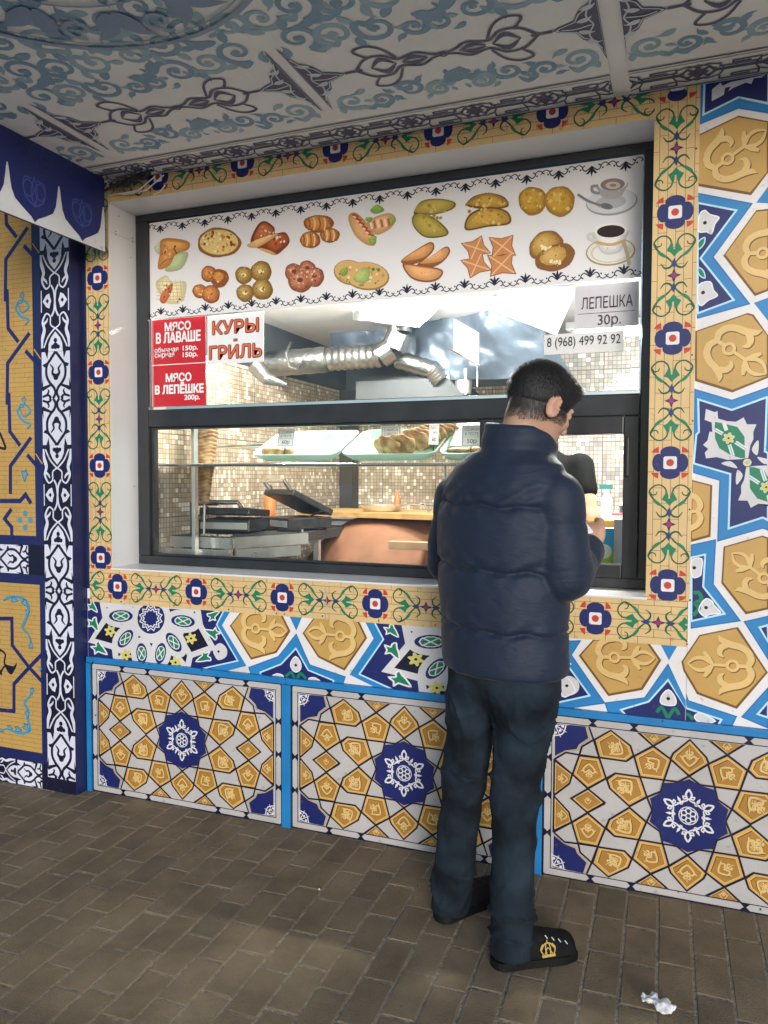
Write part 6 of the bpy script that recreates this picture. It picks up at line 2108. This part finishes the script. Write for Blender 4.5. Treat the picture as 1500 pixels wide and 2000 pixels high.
# ================================================================== people
def sections(p, zs, cx, cy, a, b, R, Fw, puff=None):
    """stacked ellipse torso; returns approximate distance"""
    z = p[:, 2]
    qx = p[:, 0] - np.interp(z, zs, cx); qy = p[:, 1] - np.interp(z, zs, cy)
    s = qx * R[0] + qy * R[1]; f = qx * Fw[0] + qy * Fw[1]
    A_ = np.interp(z, zs, a); B_2 = np.interp(z, zs, b)
    if puff is not None:
        pf = puff(p, s, f); A_ = A_ + pf; B_2 = B_2 + pf
    k = np.sqrt((s / A_) ** 2 + (f / B_2) ** 2)
    d = (k - 1) * np.minimum(A_, B_2) * .95
    return smax(d, np.maximum(z - zs[-1], zs[0] - z), .016)
def head_axes(face, pitch):
    fx, fy = face
    Fh = np.array((fx * math.cos(pitch), fy * math.cos(pitch), -math.sin(pitch)))
    Uh = np.array((fx * math.sin(pitch), fy * math.sin(pitch), math.cos(pitch)))
    Rh = np.array((fy, -fx, 0.0))
    return Rh, Fh, Uh
def head_sdf(p, C, ax, jaw=1.0):
    Rh, Fh, Uh = ax
    L = lambda r, f, u: np.array(C) + Rh * r + Fh * f + Uh * u
    AX = [Rh, Fh, Uh]
    d = ell(p, L(0, -.012, .022), (.074, .094, .086), AX)
    d = smin(d, ell(p, L(0, .022, -.045), (.060, .066, .062), AX), .04)
    d = smin(d, ell(p, L(0, .050, -.092), (.030, .028, .022), AX), .035)          # chin
    d = smin(d, cap(p, L(0, .086, .012), L(0, .106, -.030), .008, .013), .014)      # nose
    d = smin(d, ell(p, L(0, .083, .022), (.046, .012, .010), AX), .016)             # brow
    for s in (1, -1):
        d = smax(d, -ell(p, L(s * .032, .094, .004), (.014, .010, .008), AX), .010) # eye socket
        d = smin(d, ell(p, L(s * .032, .080, .004), (.012, .012, .010), AX), .003)
        d = smin(d, ell(p, L(s * .046, .058, -.030), (.020, .024, .018), AX), .02)  # cheek
        # ear: shell with a hollow
        e = ell(p, L(s * .083, -.010, -.016), (.010, .024, .037), [Rh + Fh * (-.35 * s), Fh + Rh * (.35 * s), Uh])
        e = smax(e, -ell(p, L(s * .094, -.003, -.010), (.009, .014, .024), AX), .004)
        d = smin(d, e, .006)
    d = smin(d, ell(p, L(0, .088, -.058), (.021, .010, .006), AX), .006)
    d = smin(d, ell(p, L(0, .086, -.069), (.018, .010, .007), AX), .006)
    return d
def limb(p, pts, rs, k=.02):
    d = None
    for i in range(len(pts) - 1):
        c = cap(p, pts[i], pts[i + 1], rs[i], rs[i + 1])
        d = c if d is None else smin(d, c, k)
    return d
def hand_sdf(p, wrist, palm, fdir, up, thumb_up=1.0):
    w, c = np.array(wrist), np.array(palm)
    fd = np.array(fdir) / np.linalg.norm(fdir); u = np.array(up) / np.linalg.norm(up)
    nrm = np.cross(fd, u); nrm /= np.linalg.norm(nrm)
    ax = [fd, u, nrm]
    d = smin(ell(p, c, (.044, .040, .017), ax), cap(p, w, c, .026, .024), .02)
    for i, ln in enumerate((.9, 1.0, .95, .76)):
        k0 = c + fd * .034 + u * (.027 - .018 * i)
        k1 = k0 + (fd * .9 + nrm * .5) * .034 * ln
        k2 = k1 + (fd * .3 + nrm * .95) * .024 * ln
        k3 = k2 + (fd * -.4 + nrm * .9) * .018 * ln
        f = smin(cap(p, k0, k1, .0095, .0088), cap(p, k1, k2, .0088, .008), .004)
        f = smin(f, cap(p, k2, k3, .008, .0065), .004)
        d = smin(d, f, .006)
    t0 = c + u * .028 * thumb_up - fd * .02
    t1 = t0 + (u * .6 * thumb_up + fd * .5 + nrm * .4) * .034
    t2 = t1 + (fd * .8 + nrm * .4) * .028
    d = smin(d, smin(cap(p, t0, t1, .013, .011), cap(p, t1, t2, .011, .008), .005), .012)
    return d

# ------------------------------------------------------------------ the customer
F2, R2_ = (.50, .866), (.866, -.50)
man = empty('person', (-.47, -.43, 0), label='man in puffy navy jacket, jeans and black sneakers standing at the window', cat='person')
zt_s = [.828, .86, 1.0, 1.15, 1.28, 1.37, 1.43, 1.475]
jcx = [-.472, -.474, -.480, -.486, -.486, -.478, -.470, -.462]
jcy = [-.448, -.445, -.438, -.432, -.432, -.436, -.440, -.444]
ja = [.194, .200, .205, .212, .216, .208, .170, .105]
jb = [.150, .154, .157, .158, .154, .136, .112, .088]
SH_R, EL_R, WR_R = (-.315, -.512, 1.335), (-.292, -.515, 1.120), at_y(1150, 1072, -.355)
SH_L, EL_L, WR_L = (-.645, -.345, 1.330), (-.690, -.285, 1.120), (-.46, -.13, 1.190)
PALM_R = at_y(1155, 1046, -.315)
WR_R = tuple(WR_R); PALM_R = tuple(PALM_R)
HC = tuple(at_y(1056, 792, -.415))
HAX = head_axes((.69, .724), RAD(27))
HIP_R, KN_R, AN_R = (-.395, -.485, .80), (-.432, -.470, .45), (-.425, -.540, .09)
HIP_L, KN_L, AN_L = (-.560, -.400, .80), (-.607, -.395, .45), (-.652, -.385, .09)
NECK0 = np.array((-.452, -.448, 1.43)); NECK1 = np.array(HC) - HAX[1] * .035 - HAX[2] * .055
def man_body(p):
    d = head_sdf(p, HC, HAX)
    d = smin(d, cap(p, NECK0, NECK1, .062, .055), .03)
    t = sections(p, zt_s, jcx, jcy, [x - .045 for x in ja], [x - .045 for x in jb], R2_, F2)
    d = smin(d, t, .03)
    d = smin(d, limb(p, [SH_R, EL_R, WR_R], [.052, .042, .028]), .02)
    d = smin(d, limb(p, [SH_L, EL_L, WR_L], [.052, .042, .028]), .02)
    d = np.minimum(d, hand_sdf(p, WR_R, PALM_R, (-.62, .35, .28), (.35, .1, .9)))
    d = np.minimum(d, hand_sdf(p, WR_L, (WR_L[0] + .05, WR_L[1] + .02, WR_L[2] + .02), (.9, .1, .1), (0, .2, .95)))
    d = smin(d, limb(p, [HIP_R, KN_R, AN_R], [.075, .052, .036]), .03)
    d = smin(d, limb(p, [HIP_L, KN_L, AN_L], [.075, .052, .036]), .03)
    return d
def hairline(V, C, ax):
    q = V - np.array(C)
    f = q @ ax[1]; u = q @ ax[2]; r = q @ ax[0]
    uh = np.where(f < 0, -.028 + .42 * f, -.024 + .16 * f) + np.clip(f - .055, 0, 1) * 2.2 + .010 * (np.abs(r) < .035) * (f < 0)
    return u - uh, f, r, u
SK, STB = np.array((.52, .30, .20)), np.array((.045, .036, .033))
def man_col(V):
    e, f, r, u = hairline(V, HC, HAX)
    c = np.repeat(SK[None], len(V), 0)
    ear = np.exp(-((np.abs(r) - .082) / .010) ** 2) * (np.abs(u + .012) < .04)
    c = c * (1 - .25 * ear[:, None]) + np.array((.62, .22, .16)) * .25 * ear[:, None]
    k = np.clip(1 - (-e) / .046, 0, 1) ** 1.3 * (V[:, 2] > 1.4) * (f < .06)
    k = np.where(e > 0, 1.0 * (V[:, 2] > 1.4), k * .95)
    k = np.where((np.abs(r) > .076) & (u < .03), 0, k)[:, None]
    c = c * (1 - k) + STB * k
    return c
man_b = field_obj('body', man_body, (-.84, -.72, .03), (-.10, .02, 1.76), .005, SKIN, man, man_col)
def strands(src, C, ax, n, parent, seed=3, fade=False):
    """short combed hair strands on the hair cap, one mesh"""
    me = src.data
    nv = len(me.vertices)
    co = np.empty(nv * 3, np.float32); me.vertices.foreach_get('co', co); co = co.reshape(-1, 3)
    no = np.empty(nv * 3, np.float32); me.vertices.foreach_get('normal', no); no = no.reshape(-1, 3)
    rg = np.random.default_rng(seed)
    q = co - np.array(C)
    ok = np.where(no @ ax[2] > -.55)[0]
    if fade:
        e_, f_, r_, u_ = hairline(co, C, ax)
        ok = np.where((e_ > -.026) & (e_ < .045) & (f_ < .055) & (np.linalg.norm(q, axis=1) < .14) & (np.abs(r_) < .0765))[0]
    idx = rg.choice(ok, n)
    P0, Nn = co[idx] + rg.normal(0, .0012, (n, 3)), no[idx]
    f = (P0 - np.array(C)) @ ax[1]; u = (P0 - np.array(C)) @ ax[2]; r = (P0 - np.array(C)) @ ax[0]
    top = np.clip((u - .05) / .05, 0, 1)[:, None]
    comb = (1 - top) * (-ax[2][None] * 1.0 + ax[1][None] * .15) + top * (ax[1][None] * 1.0 + ax[0][None] * (r[:, None] * 8))
    comb = comb + rg.normal(0, .22, (n, 3))
    t = comb - Nn * (comb * Nn).sum(1)[:, None]
    t /= np.linalg.norm(t, axis=1)[:, None]
    Ln = (.010 + .018 * np.clip((u + .01) / .06, 0, 1) * rg.uniform(.6, 1.1, n))[:, None]
    if fade: Ln = Ln * 0 + .004
    b = np.cross(t, Nn) * (.0004 if fade else .0007)
    P1 = P0 + t * Ln * .5 + Nn * Ln * .22
    P2 = P0 + t * Ln + Nn * Ln * .14
    V = np.stack([P0 - b, P0 + b, P1 - b * .8, P1 + b * .8, P2], 1).reshape(-1, 3)
    k = np.arange(n)[:, None] * 5
    F = [tuple(x) for x in (k + np.array([0, 1, 3, 2])).tolist()] + [tuple(x) for x in (k + np.array([2, 3, 4])).tolist()]
    m2 = bpy.data.meshes.new('hair_strands')
    m2.from_pydata(V.tolist(), [], F)
    m2.materials.append(HAIR)
    tag(link('hair_strands', m2, parent), kind='stuff')
# hair: thick on top, cropped edge
def hair_sdf(p):
    Rh, Fh, Uh = HAX
    AX = [Rh, Fh, Uh]
    L = lambda r, f, u: np.array(HC) + Rh * r + Fh * f + Uh * u
    d = ell(p, L(0, -.010, .026), (.084, .106, .098), AX)
    d = smin(d, ell(p, L(0, .050, .068), (.062, .056, .036), AX), .03)
    e, f, r, u = hairline(p, HC, HAX)
    q = p - np.array(HC)
    d = d + .0012 * nz3(p, 50) + .024 * np.clip(1 - (e - .002) / .055, 0, 1) ** 2 + .6 * np.maximum(0, .002 - e)
    return d
HAIR = mat('black_hair', (.020, .019, .020), .5, var=.4, scale=120, bump=.25, bscale=400)
hair_o = field_obj('hair', hair_sdf, np.array(HC) - .14, np.array(HC) + .16, .0035, HAIR, man)
strands(hair_o, HC, HAX, 9000, man)
strands(man_b, HC, HAX, 11000, man, 5, True)
# jacket
seams = np.array([.80, .965, 1.135, 1.315, 1.60])
def tor_puff(p, s, f):
    z = p[:, 2] + .035 * s + .004 * np.sin(s * 40 + f * 22)
    i = np.clip(np.searchsorted(seams, z) - 1, 0, len(seams) - 2)
    t = np.clip((z - seams[i]) / (seams[i + 1] - seams[i]), 0, 1)
    pf = .010 * np.abs(np.sin(math.pi * t)) ** .36 - .003
    wr = .0022 * np.sin(z * 120 + 6 * np.sin(s * 18)) * np.exp(-((t - .06) / .16) ** 2) + .0022 * np.sin(s * 95 + 5 * np.sin(z * 30)) * (np.exp(-(t / .15) ** 2) + np.exp(-((1 - t) / .15) ** 2))
    gr = np.minimum(np.abs(z[:, None] - seams[None, 1:-1]).min(1), 1)
    return pf + wr - .007 * np.exp(-(gr / .0075) ** 2)
def sleeve(p, A_, B_, ra, rb, nseg, ph=0.0, seed=0.0):
    A_, B_ = np.array(A_, float), np.array(B_, float)
    ab = B_ - A_
    t = np.clip(((p - A_) @ ab) / (ab @ ab), 0, 1)
    q = p - A_ - t[:, None] * ab
    r = ra + (rb - ra) * t
    u = np.mod(t * nseg + ph, 1.0)
    r = r + .008 * np.abs(np.sin(math.pi * u)) ** .40 - .003 + .003 * nz3(p, 17, seed) * (np.abs(np.sin(math.pi * u)) < .5)
    return np.linalg.norm(q, axis=1) - r
CUFF_R = tuple(np.array(WR_R) * .92 + np.array(EL_R) * .08)
CUFF_L = tuple(np.array(WR_L) * .92 + np.array(EL_L) * .08)
def jacket(p):
    t = sections(p, zt_s, jcx, jcy, ja, jb, R2_, F2, tor_puff)
    a = smin(sleeve(p, SH_R, EL_R, .070, .072, 1.5, .5), sleeve(p, EL_R, CUFF_R, .072, .046, 1.6, .0, 3), .012)
    b = smin(sleeve(p, SH_L, EL_L, .070, .072, 1.5, .5, 5), sleeve(p, EL_L, CUFF_L, .072, .046, 1.6, 0, 7), .012)
    d = smin(t, a, .007)
    d = smin(d, b, .007)
    # shoulder yoke
    d = smin(d, cap(p, (-.37, -.49, 1.365), (-.59, -.375, 1.362), .060, .060), .045)
    # stand collar
    ctr = np.array((-.440, -.440)); z = p[:, 2]
    tilt = (z - 1.45)
    qx, qy = p[:, 0] - ctr[0] - tilt * .12, p[:, 1] - ctr[1] - tilt * .12
    s = qx * R2_[0] + qy * R2_[1]; f = qx * F2[0] + qy * F2[1]
    k = np.sqrt((s / .092) ** 2 + (f / .098) ** 2)
    ringd = np.abs((k - 1) * .092) - (.015 + .004 * np.sin((z - 1.40) * 46) ** 2)
    topz = 1.548 - .055 * np.clip((f + .05) / .12, 0, 1) - .01 * np.clip(s / .09, -1, 1)
    col = smax(ringd, np.maximum(z - topz, 1.38 - z), .012)
    d = smin(d, col, .012)
    # open inside so the neck shows
    hole = np.maximum((k - .84) * .092, 1.455 - z)
    d = smax(d, -hole, .006)
    d = d + .0016 * nz3(p, 38)
    return d
def nylon():
    mt, nt, b = new_mat('navy_nylon')
    N, L = nt.nodes.new, nt.links.new
    tc = N('ShaderNodeTexCoord')
    n1 = N('ShaderNodeTexNoise'); n1.inputs['Scale'].default_value = 16; n1.inputs['Detail'].default_value = 6; n1.inputs['Distortion'].default_value = 1.2
    mp = N('ShaderNodeMapping'); mp.inputs['Scale'].default_value = (1, 1, 2.2)
    L(tc.outputs['Object'], mp.inputs[0]); L(mp.outputs[0], n1.inputs['Vector'])
    n2 = N('ShaderNodeTexNoise'); n2.inputs['Scale'].default_value = 420
    L(tc.outputs['Object'], n2.inputs['Vector'])
    bp = N('ShaderNodeBump'); bp.inputs['Strength'].default_value = .22; bp.inputs['Distance'].default_value = .012
    b2 = N('ShaderNodeBump'); b2.inputs['Strength'].default_value = .12; b2.inputs['Distance'].default_value = .002
    L(n1.outputs['Fac'], bp.inputs['Height']); L(n2.outputs['Fac'], b2.inputs['Height'])
    L(bp.outputs[0], b2.inputs['Normal']); L(b2.outputs[0], b.inputs['Normal'])
    b.inputs['Base Color'].default_value = (.0135, .0215, .042, 1)
    b.inputs['Roughness'].default_value = .62
    b.inputs['Specular IOR Level'].default_value = .3
    b.inputs['Sheen Weight'].default_value = .08
    b.inputs['Sheen Roughness'].default_value = .4
    return mt
NYL = nylon()
field_obj('jacket', jacket, (-.86, -.74, .76), (-.14, .02, 1.60), .005, NYL, man)
# jeans
def leg(p, h_, k_, a_, rh, rk, ra, seed):
    d1 = cap(p, h_, k_, rh, rk); d2 = cap(p, k_, (a_[0], a_[1], .035), rk, ra)
    d = smin(d1, d2, .03)
    z = p[:, 2]
    ang = np.arctan2(p[:, 1] - np.interp(z, [a_[2], k_[2], h_[2]], [a_[1], k_[1], h_[1]]), p[:, 0] - np.interp(z, [a_[2], k_[2], h_[2]], [a_[0], k_[0], h_[0]]))
    def crease(fr, tw, sd, pw=4):
        return (1 - np.abs(np.sin(z * fr + tw * np.sin(ang + sd) + 2.4 * nz3(p, 11, seed + sd)))) ** pw
    w = -.016 * crease(34, 1.6, .4) * np.exp(-((z - .48) / .085) ** 2) * (.6 + .4 * np.sin(ang * 2 + seed))
    w += -.016 * crease(40, 1.2, 1.7) * np.exp(-((z - .12) / .07) ** 2)
    w += -.012 * crease(20, 2.6, 2.9, 5) * np.exp(-((z - .70) / .10) ** 2)
    w += -.006 * crease(9, 3.0, 4.1, 6)
    w += .003 * nz3(p, 16, seed)
    return d + w
def jeans(p):
    d = smin(leg(p, HIP_R, KN_R, AN_R, .090, .064, .060, 1.0), leg(p, HIP_L, KN_L, AN_L, .090, .064, .060, 4.0), .02)
    pel = ell(p, (-.478, -.442, .83), (.165, .120, .13), [(R2_[0], R2_[1], 0), (F2[0], F2[1], 0), (0, 0, 1)])
    d = smin(d, pel, .05)
    qx, qy = p[:, 0] + .478, p[:, 1] + .442
    ss = qx * R2_[0] + qy * R2_[1]; ff = qx * F2[0] + qy * F2[1]
    for s in (.088, -.088):
        zb_ = .685 - .018 * (1 - np.abs(ss - s) / .05)
        m_ = np.clip((.050 - np.abs(ss - s)) / .005, 0, 1) * np.clip((p[:, 2] - zb_) / .005, 0, 1) * np.clip((.80 - p[:, 2]) / .005, 0, 1) * (ff < 0)
        d = d - .0042 * m_
    d = smax(d, .028 - p[:, 2], .006)
    return smax(d, p[:, 2] - .90, .01)
def denim():
    mt, nt, b = new_mat('denim')
    N, L = nt.nodes.new, nt.links.new
    tc = N('ShaderNodeTexCoord')
    n1 = N('ShaderNodeTexNoise'); n1.inputs['Scale'].default_value = 9; n1.inputs['Detail'].default_value = 7
    L(tc.outputs['Object'], n1.inputs['Vector'])
    rp_ = N('ShaderNodeValToRGB')
    rp_.color_ramp.elements[0].position = .35; rp_.color_ramp.elements[0].color = (.004, .0068, .0105, 1)
    rp_.color_ramp.elements[1].position = .72; rp_.color_ramp.elements[1].color = (.020, .034, .050, 1)
    L(n1.outputs['Fac'], rp_.inputs[0]); L(rp_.outputs[0], b.inputs['Base Color'])
    wv = N('ShaderNodeTexWave'); wv.inputs['Scale'].default_value = 320; wv.bands_direction = 'DIAGONAL'
    L(tc.outputs['Object'], wv.inputs['Vector'])
    bp = N('ShaderNodeBump'); bp.inputs['Strength'].default_value = .15; bp.inputs['Distance'].default_value = .002
    L(wv.outputs['Fac'], bp.inputs['Height'])
    n3 = N('ShaderNodeTexNoise'); n3.inputs['Scale'].default_value = 22; n3.inputs['Detail'].default_value = 5
    L(tc.outputs['Object'], n3.inputs['Vector'])
    b2 = N('ShaderNodeBump'); b2.inputs['Strength'].default_value = .4; b2.inputs['Distance'].default_value = .01
    L(n3.outputs['Fac'], b2.inputs['Height']); L(bp.outputs[0], b2.inputs['Normal']); L(b2.outputs[0], b.inputs['Normal'])
    b.inputs['Roughness'].default_value = .9
    b.inputs['Specular IOR Level'].default_value = .25
    return mt
DEN = denim()
field_obj('jeans', jeans, (-.78, -.68, .02), (-.24, -.22, .93), .0062, DEN, man)
# sneakers
SHOEM = mat('black_canvas', (.006, .006, .006), .75, var=.3, scale=60, bump=.2, bscale=300, spec=.2)
SOLEM = mat('black_rubber', (.006, .006, .006), .6, var=.2, spec=.25)
GOLDM = mat('gold_thread', (.55, .36, .08), .45, metal=.3, var=.3, scale=200)
def shoe(heel, toe, parent, crown):
    hv, tv = Vector((heel[0], heel[1], 0)), Vector((toe[0], toe[1], 0))
    dd = (tv - hv).normalized(); Ln = (tv - hv).length
    nn = Vector((dd.y, -dd.x, 0))
    H_, D_, N_ = np.array(hv), np.array(dd), np.array(nn)
    def up(p):
        q = p - H_
        s = q @ D_; l = q @ N_; z = p[:, 2]
        w = np.interp(s, [0, .03, .10, .19, .245, Ln], [.026, .038, .041, .050, .047, .030])
        ht = np.interp(s, [0, .03, .09, .14, .20, .25, Ln], [.085, .095, .10, .088, .070, .062, .050])
        k = np.sqrt((l / w) ** 2 + (np.maximum(z - .02, 0) / (ht - .02)) ** 2 * .9)
        d = (k - 1) * .035
        d = smax(d, np.maximum(-s + .003, s - Ln - .010), .03)
        return smax(d, .020 - z, .004) + .0008 * nz3(p, 90)
    field_obj('shoe_upper', up, H_ - .06, np.array(tv) + np.array((.06, .06, .13)), .004, SHOEM, parent)
    out = []
    for s, w in ((-.004, .008), (.002, .024), (.012, .034), (.03, .040), (.10, .043), (.19, .052), (.215, .050), (.235, .044), (.252, .034), (Ln - .004, .020), (Ln, .008)):
        out.append((s, w))
    pl = [hv + dd * s + nn * w for s, w in out] + [hv + dd * s - nn * w for s, w in reversed(out)]
    pl = spline([(p.x, p.y) for p in pl], 4, True)
    MB().prism(pl, 'z', .001, .024).build('sole', SOLEM, parent, smooth=True)
    if crown:
        O = hv + dd * .150 + nn * .0485 + Vector((0, 0, .034))
        V_ = (Vector((0, 0, 1)) - nn * .42).normalized()
        A = Art()
        A.poly([(-.020, .0), (.020, .0), (.021, .007), (-.021, .007)], (.55, .36, .08), 0)
        for x in (-.018, -.006, .006, .018):
            A.curve([(x * .9, .007), (x * 1.25, .022), (x * .8, .034)], .0034, (.55, .36, .08), 1, n=4)
        A.curve([(-.021, .020), (-.010, .033), (0, .036), (.010, .033), (.021, .020)], .0036, (.55, .36, .08), 1)
        A.curve([(-.012, .008), (0, .024), (.012, .008)], .003, (.55, .36, .08), 1)
        A.stroke([(0, .035), (0, .044)], .0032, (.55, .36, .08), 1)
        A.build('crown_emblem', (O, dd, V_, nn * 1.0), PRINT, parent, lift=.005, dl=.0004)
        for k in range(4):
            o_ = hv + dd * (.150 + k * .020) + nn * (.026 + .002 * k) + Vector((0, 0, .081 - k * .007))
            MB().tube([o_, o_ + dd * .003 + nn * .010 - Vector((0, 0, .004))], .0016, 6).build('lace', TWH, parent, smooth=True)
h1, t1 = at_z(962, 1886, 0), at_z(1114, 1860, 0)
shoe((h1.x, h1.y), (t1.x, t1.y), man, True)
h2 = at_z(850, 1802, 0)
shoe((h2.x + .005, h2.y + .01), (h2.x + .145, h2.y + .245), man, False)
nap = empty('paper_napkin', PALM_R, label='crumpled white napkin held in the man\'s right hand', cat='napkin')
pc = np.array(PALM_R) + np.array((-.022, -.030, .022))
field_obj('napkin', lambda p: ell(p, pc, (.032, .020, .011), [(.9, .2, -.35), (-.2, 1, 0), (.35, 0, .9)]) + .006 * nz3(p, 75) + .003 * nz3(p, 180), pc - .06, pc + .06, .003, KWHITE, nap)

# ------------------------------------------------------------------ the cook behind the sash
ck = empty('person', (-.59, .83, 0), label='cook in a black t-shirt inside the kiosk, half hidden behind the customer', cat='person')
cF, cR = (.05, -.9987), (-.9987, -.05)
CC = (-.565, .76, 1.645)
CAX = head_axes((.10, -.995), RAD(18))
czs = [.80, .90, 1.05, 1.22, 1.38, 1.47, 1.52]
ccx = [-.585] * 7; ccy = [.84, .84, .84, .835, .825, .82, .815]
cca = [.155, .15, .155, .17, .175, .15, .08]; ccb = [.115, .11, .115, .125, .12, .10, .07]
cSL, cEL, cWL = (-.412, .815, 1.445), (-.362, .765, 1.22), (-.345, .715, 1.06)
cSR, cER, cWR = (-.75, .83, 1.445), (-.78, .79, 1.20), (-.68, .70, 1.08)
def cook_body(p):
    d = head_sdf(p, CC, CAX)
    d = smin(d, cap(p, (-.590, .82, 1.47), np.array(CC) - CAX[1] * .03 - CAX[2] * .06, .058, .052), .03)
    d = smin(d, sections(p, czs, ccx, ccy, [x - .03 for x in cca], [x - .03 for x in ccb], cR, cF), .03)
    d = smin(d, limb(p, [cSL, cEL, cWL], [.050, .043, .030]), .02)
    d = smin(d, limb(p, [cSR, cER, cWR], [.050, .043, .030]), .02)
    d = np.minimum(d, hand_sdf(p, cWL, (cWL[0] - .03, cWL[1] - .035, cWL[2] + .005), (-.6, -.6, -.1), (0, .1, 1)))
    d = np.minimum(d, hand_sdf(p, cWR, (cWR[0] + .035, cWR[1] - .035, cWR[2]), (.6, -.6, 0), (0, .1, 1)))
    d = smin(d, limb(p, [(-0.505, .84, .85), (-0.495, .85, .45), (-0.495, .86, .08)], [.07, .05, .035]), .03)
    d = smin(d, limb(p, [(-0.665, .84, .85), (-0.675, .85, .45), (-0.675, .86, .08)], [.07, .05, .035]), .03)
    return d
def cook_col(V):
    c = np.repeat(np.array((.50, .30, .20))[None], len(V), 0)
    return c
field_obj('body', cook_body, (-.92, .60, .0), (-.26, 1.02, 1.80), .007, SKIN, ck, cook_col)
TEE = mat('black_tee', (.0035, .0045, .005), .9, var=.3, spec=.2, scale=20, bump=.3, bscale=40)
def tee(p):
    d = sections(p, czs, ccx, ccy, cca, ccb, cR, cF)
    d = smin(d, cap(p, cSL, np.array(cSL) * .58 + np.array(cEL) * .42, .062, .060), .03)
    d = smin(d, cap(p, cSR, np.array(cSR) * .58 + np.array(cER) * .42, .062, .060), .03)
    d = d + .003 * nz3(p, 22)
    return smax(d, -cap(p, (-.590, .815, 1.49), (-.595, .80, 1.65), .066), .006)
field_obj('t_shirt', tee, (-.94, .64, .74), (-.26, 1.02, 1.60), .008, TEE, ck)
def trs(p):
    d = smin(limb(p, [(-0.505, .84, .85), (-0.495, .85, .45), (-0.495, .86, .03)], [.095, .068, .055]), limb(p, [(-0.665, .84, .85), (-0.675, .85, .45), (-0.675, .86, .03)], [.095, .068, .055]), .03)
    return smax(d, .012 - p[:, 2], .004)
field_obj('trousers', trs, (-.86, .70, .0), (-.34, 1.0, .97), .011, TEE, ck)
def chair_(p):
    AX = [CAX[0], CAX[1], CAX[2]]
    d = ell(p, np.array(CC) - CAX[1] * .014 + CAX[2] * .028, (.083, .102, .093), AX) + .002 * nz3(p, 70)
    e, f, r, u = hairline(p, CC, CAX)
    return smax(d, -(e - .012), .01)
field_obj('hair', chair_, np.array(CC) - .14, np.array(CC) + .16, .006, HAIR, ck)

# ================================================================== litter on the pavement
lt = at_z(1287, 1975, 0)
ts = empty('crumpled_tissue', (lt.x, lt.y, 0), label='crumpled white tissue lying on the pavement in front of the right hand panel', cat='tissue')
L0 = np.array((lt.x, lt.y, .014))
def tis(p):
    d = ell(p, L0 + np.array((.012, .0, .002)), (.026, .022, .013))
    d = smin(d, cap(p, L0 + np.array((-.012, .006, .004)), L0 + np.array((-.036, .012, .004)), .006, .010), .01)
    d = smin(d, cap(p, L0 + np.array((-.008, .010, .006)), L0 + np.array((-.012, .030, .012)), .005, .004), .008)
    return smax(d + .005 * nz3(p, 110) + .003 * nz3(p, 230, 2), .0035 - p[:, 2], .003)
field_obj('tissue', tis, L0 - np.array((.07, .05, .02)), L0 + np.array((.07, .06, .05)), .0022, KWHITE, ts)
for k, (px, py, s, lb) in enumerate(((510, 1576, .003, 'tiny pale scrap on the pavement near the first base panel'), (623, 1737, .004, 'small pale crumb in the middle of the paving'))):
    q = at_z(px, py, .003)
    c = np.array((q.x, q.y, .0035))
    o = field_obj('paper_scrap', lambda p: ell(p, c, (s, s * .6, .0035)) + .002 * nz3(p, 260, k), c - .02, c + .02, .0016, KWHITE, None)
    tag(o, lb, 'scrap')
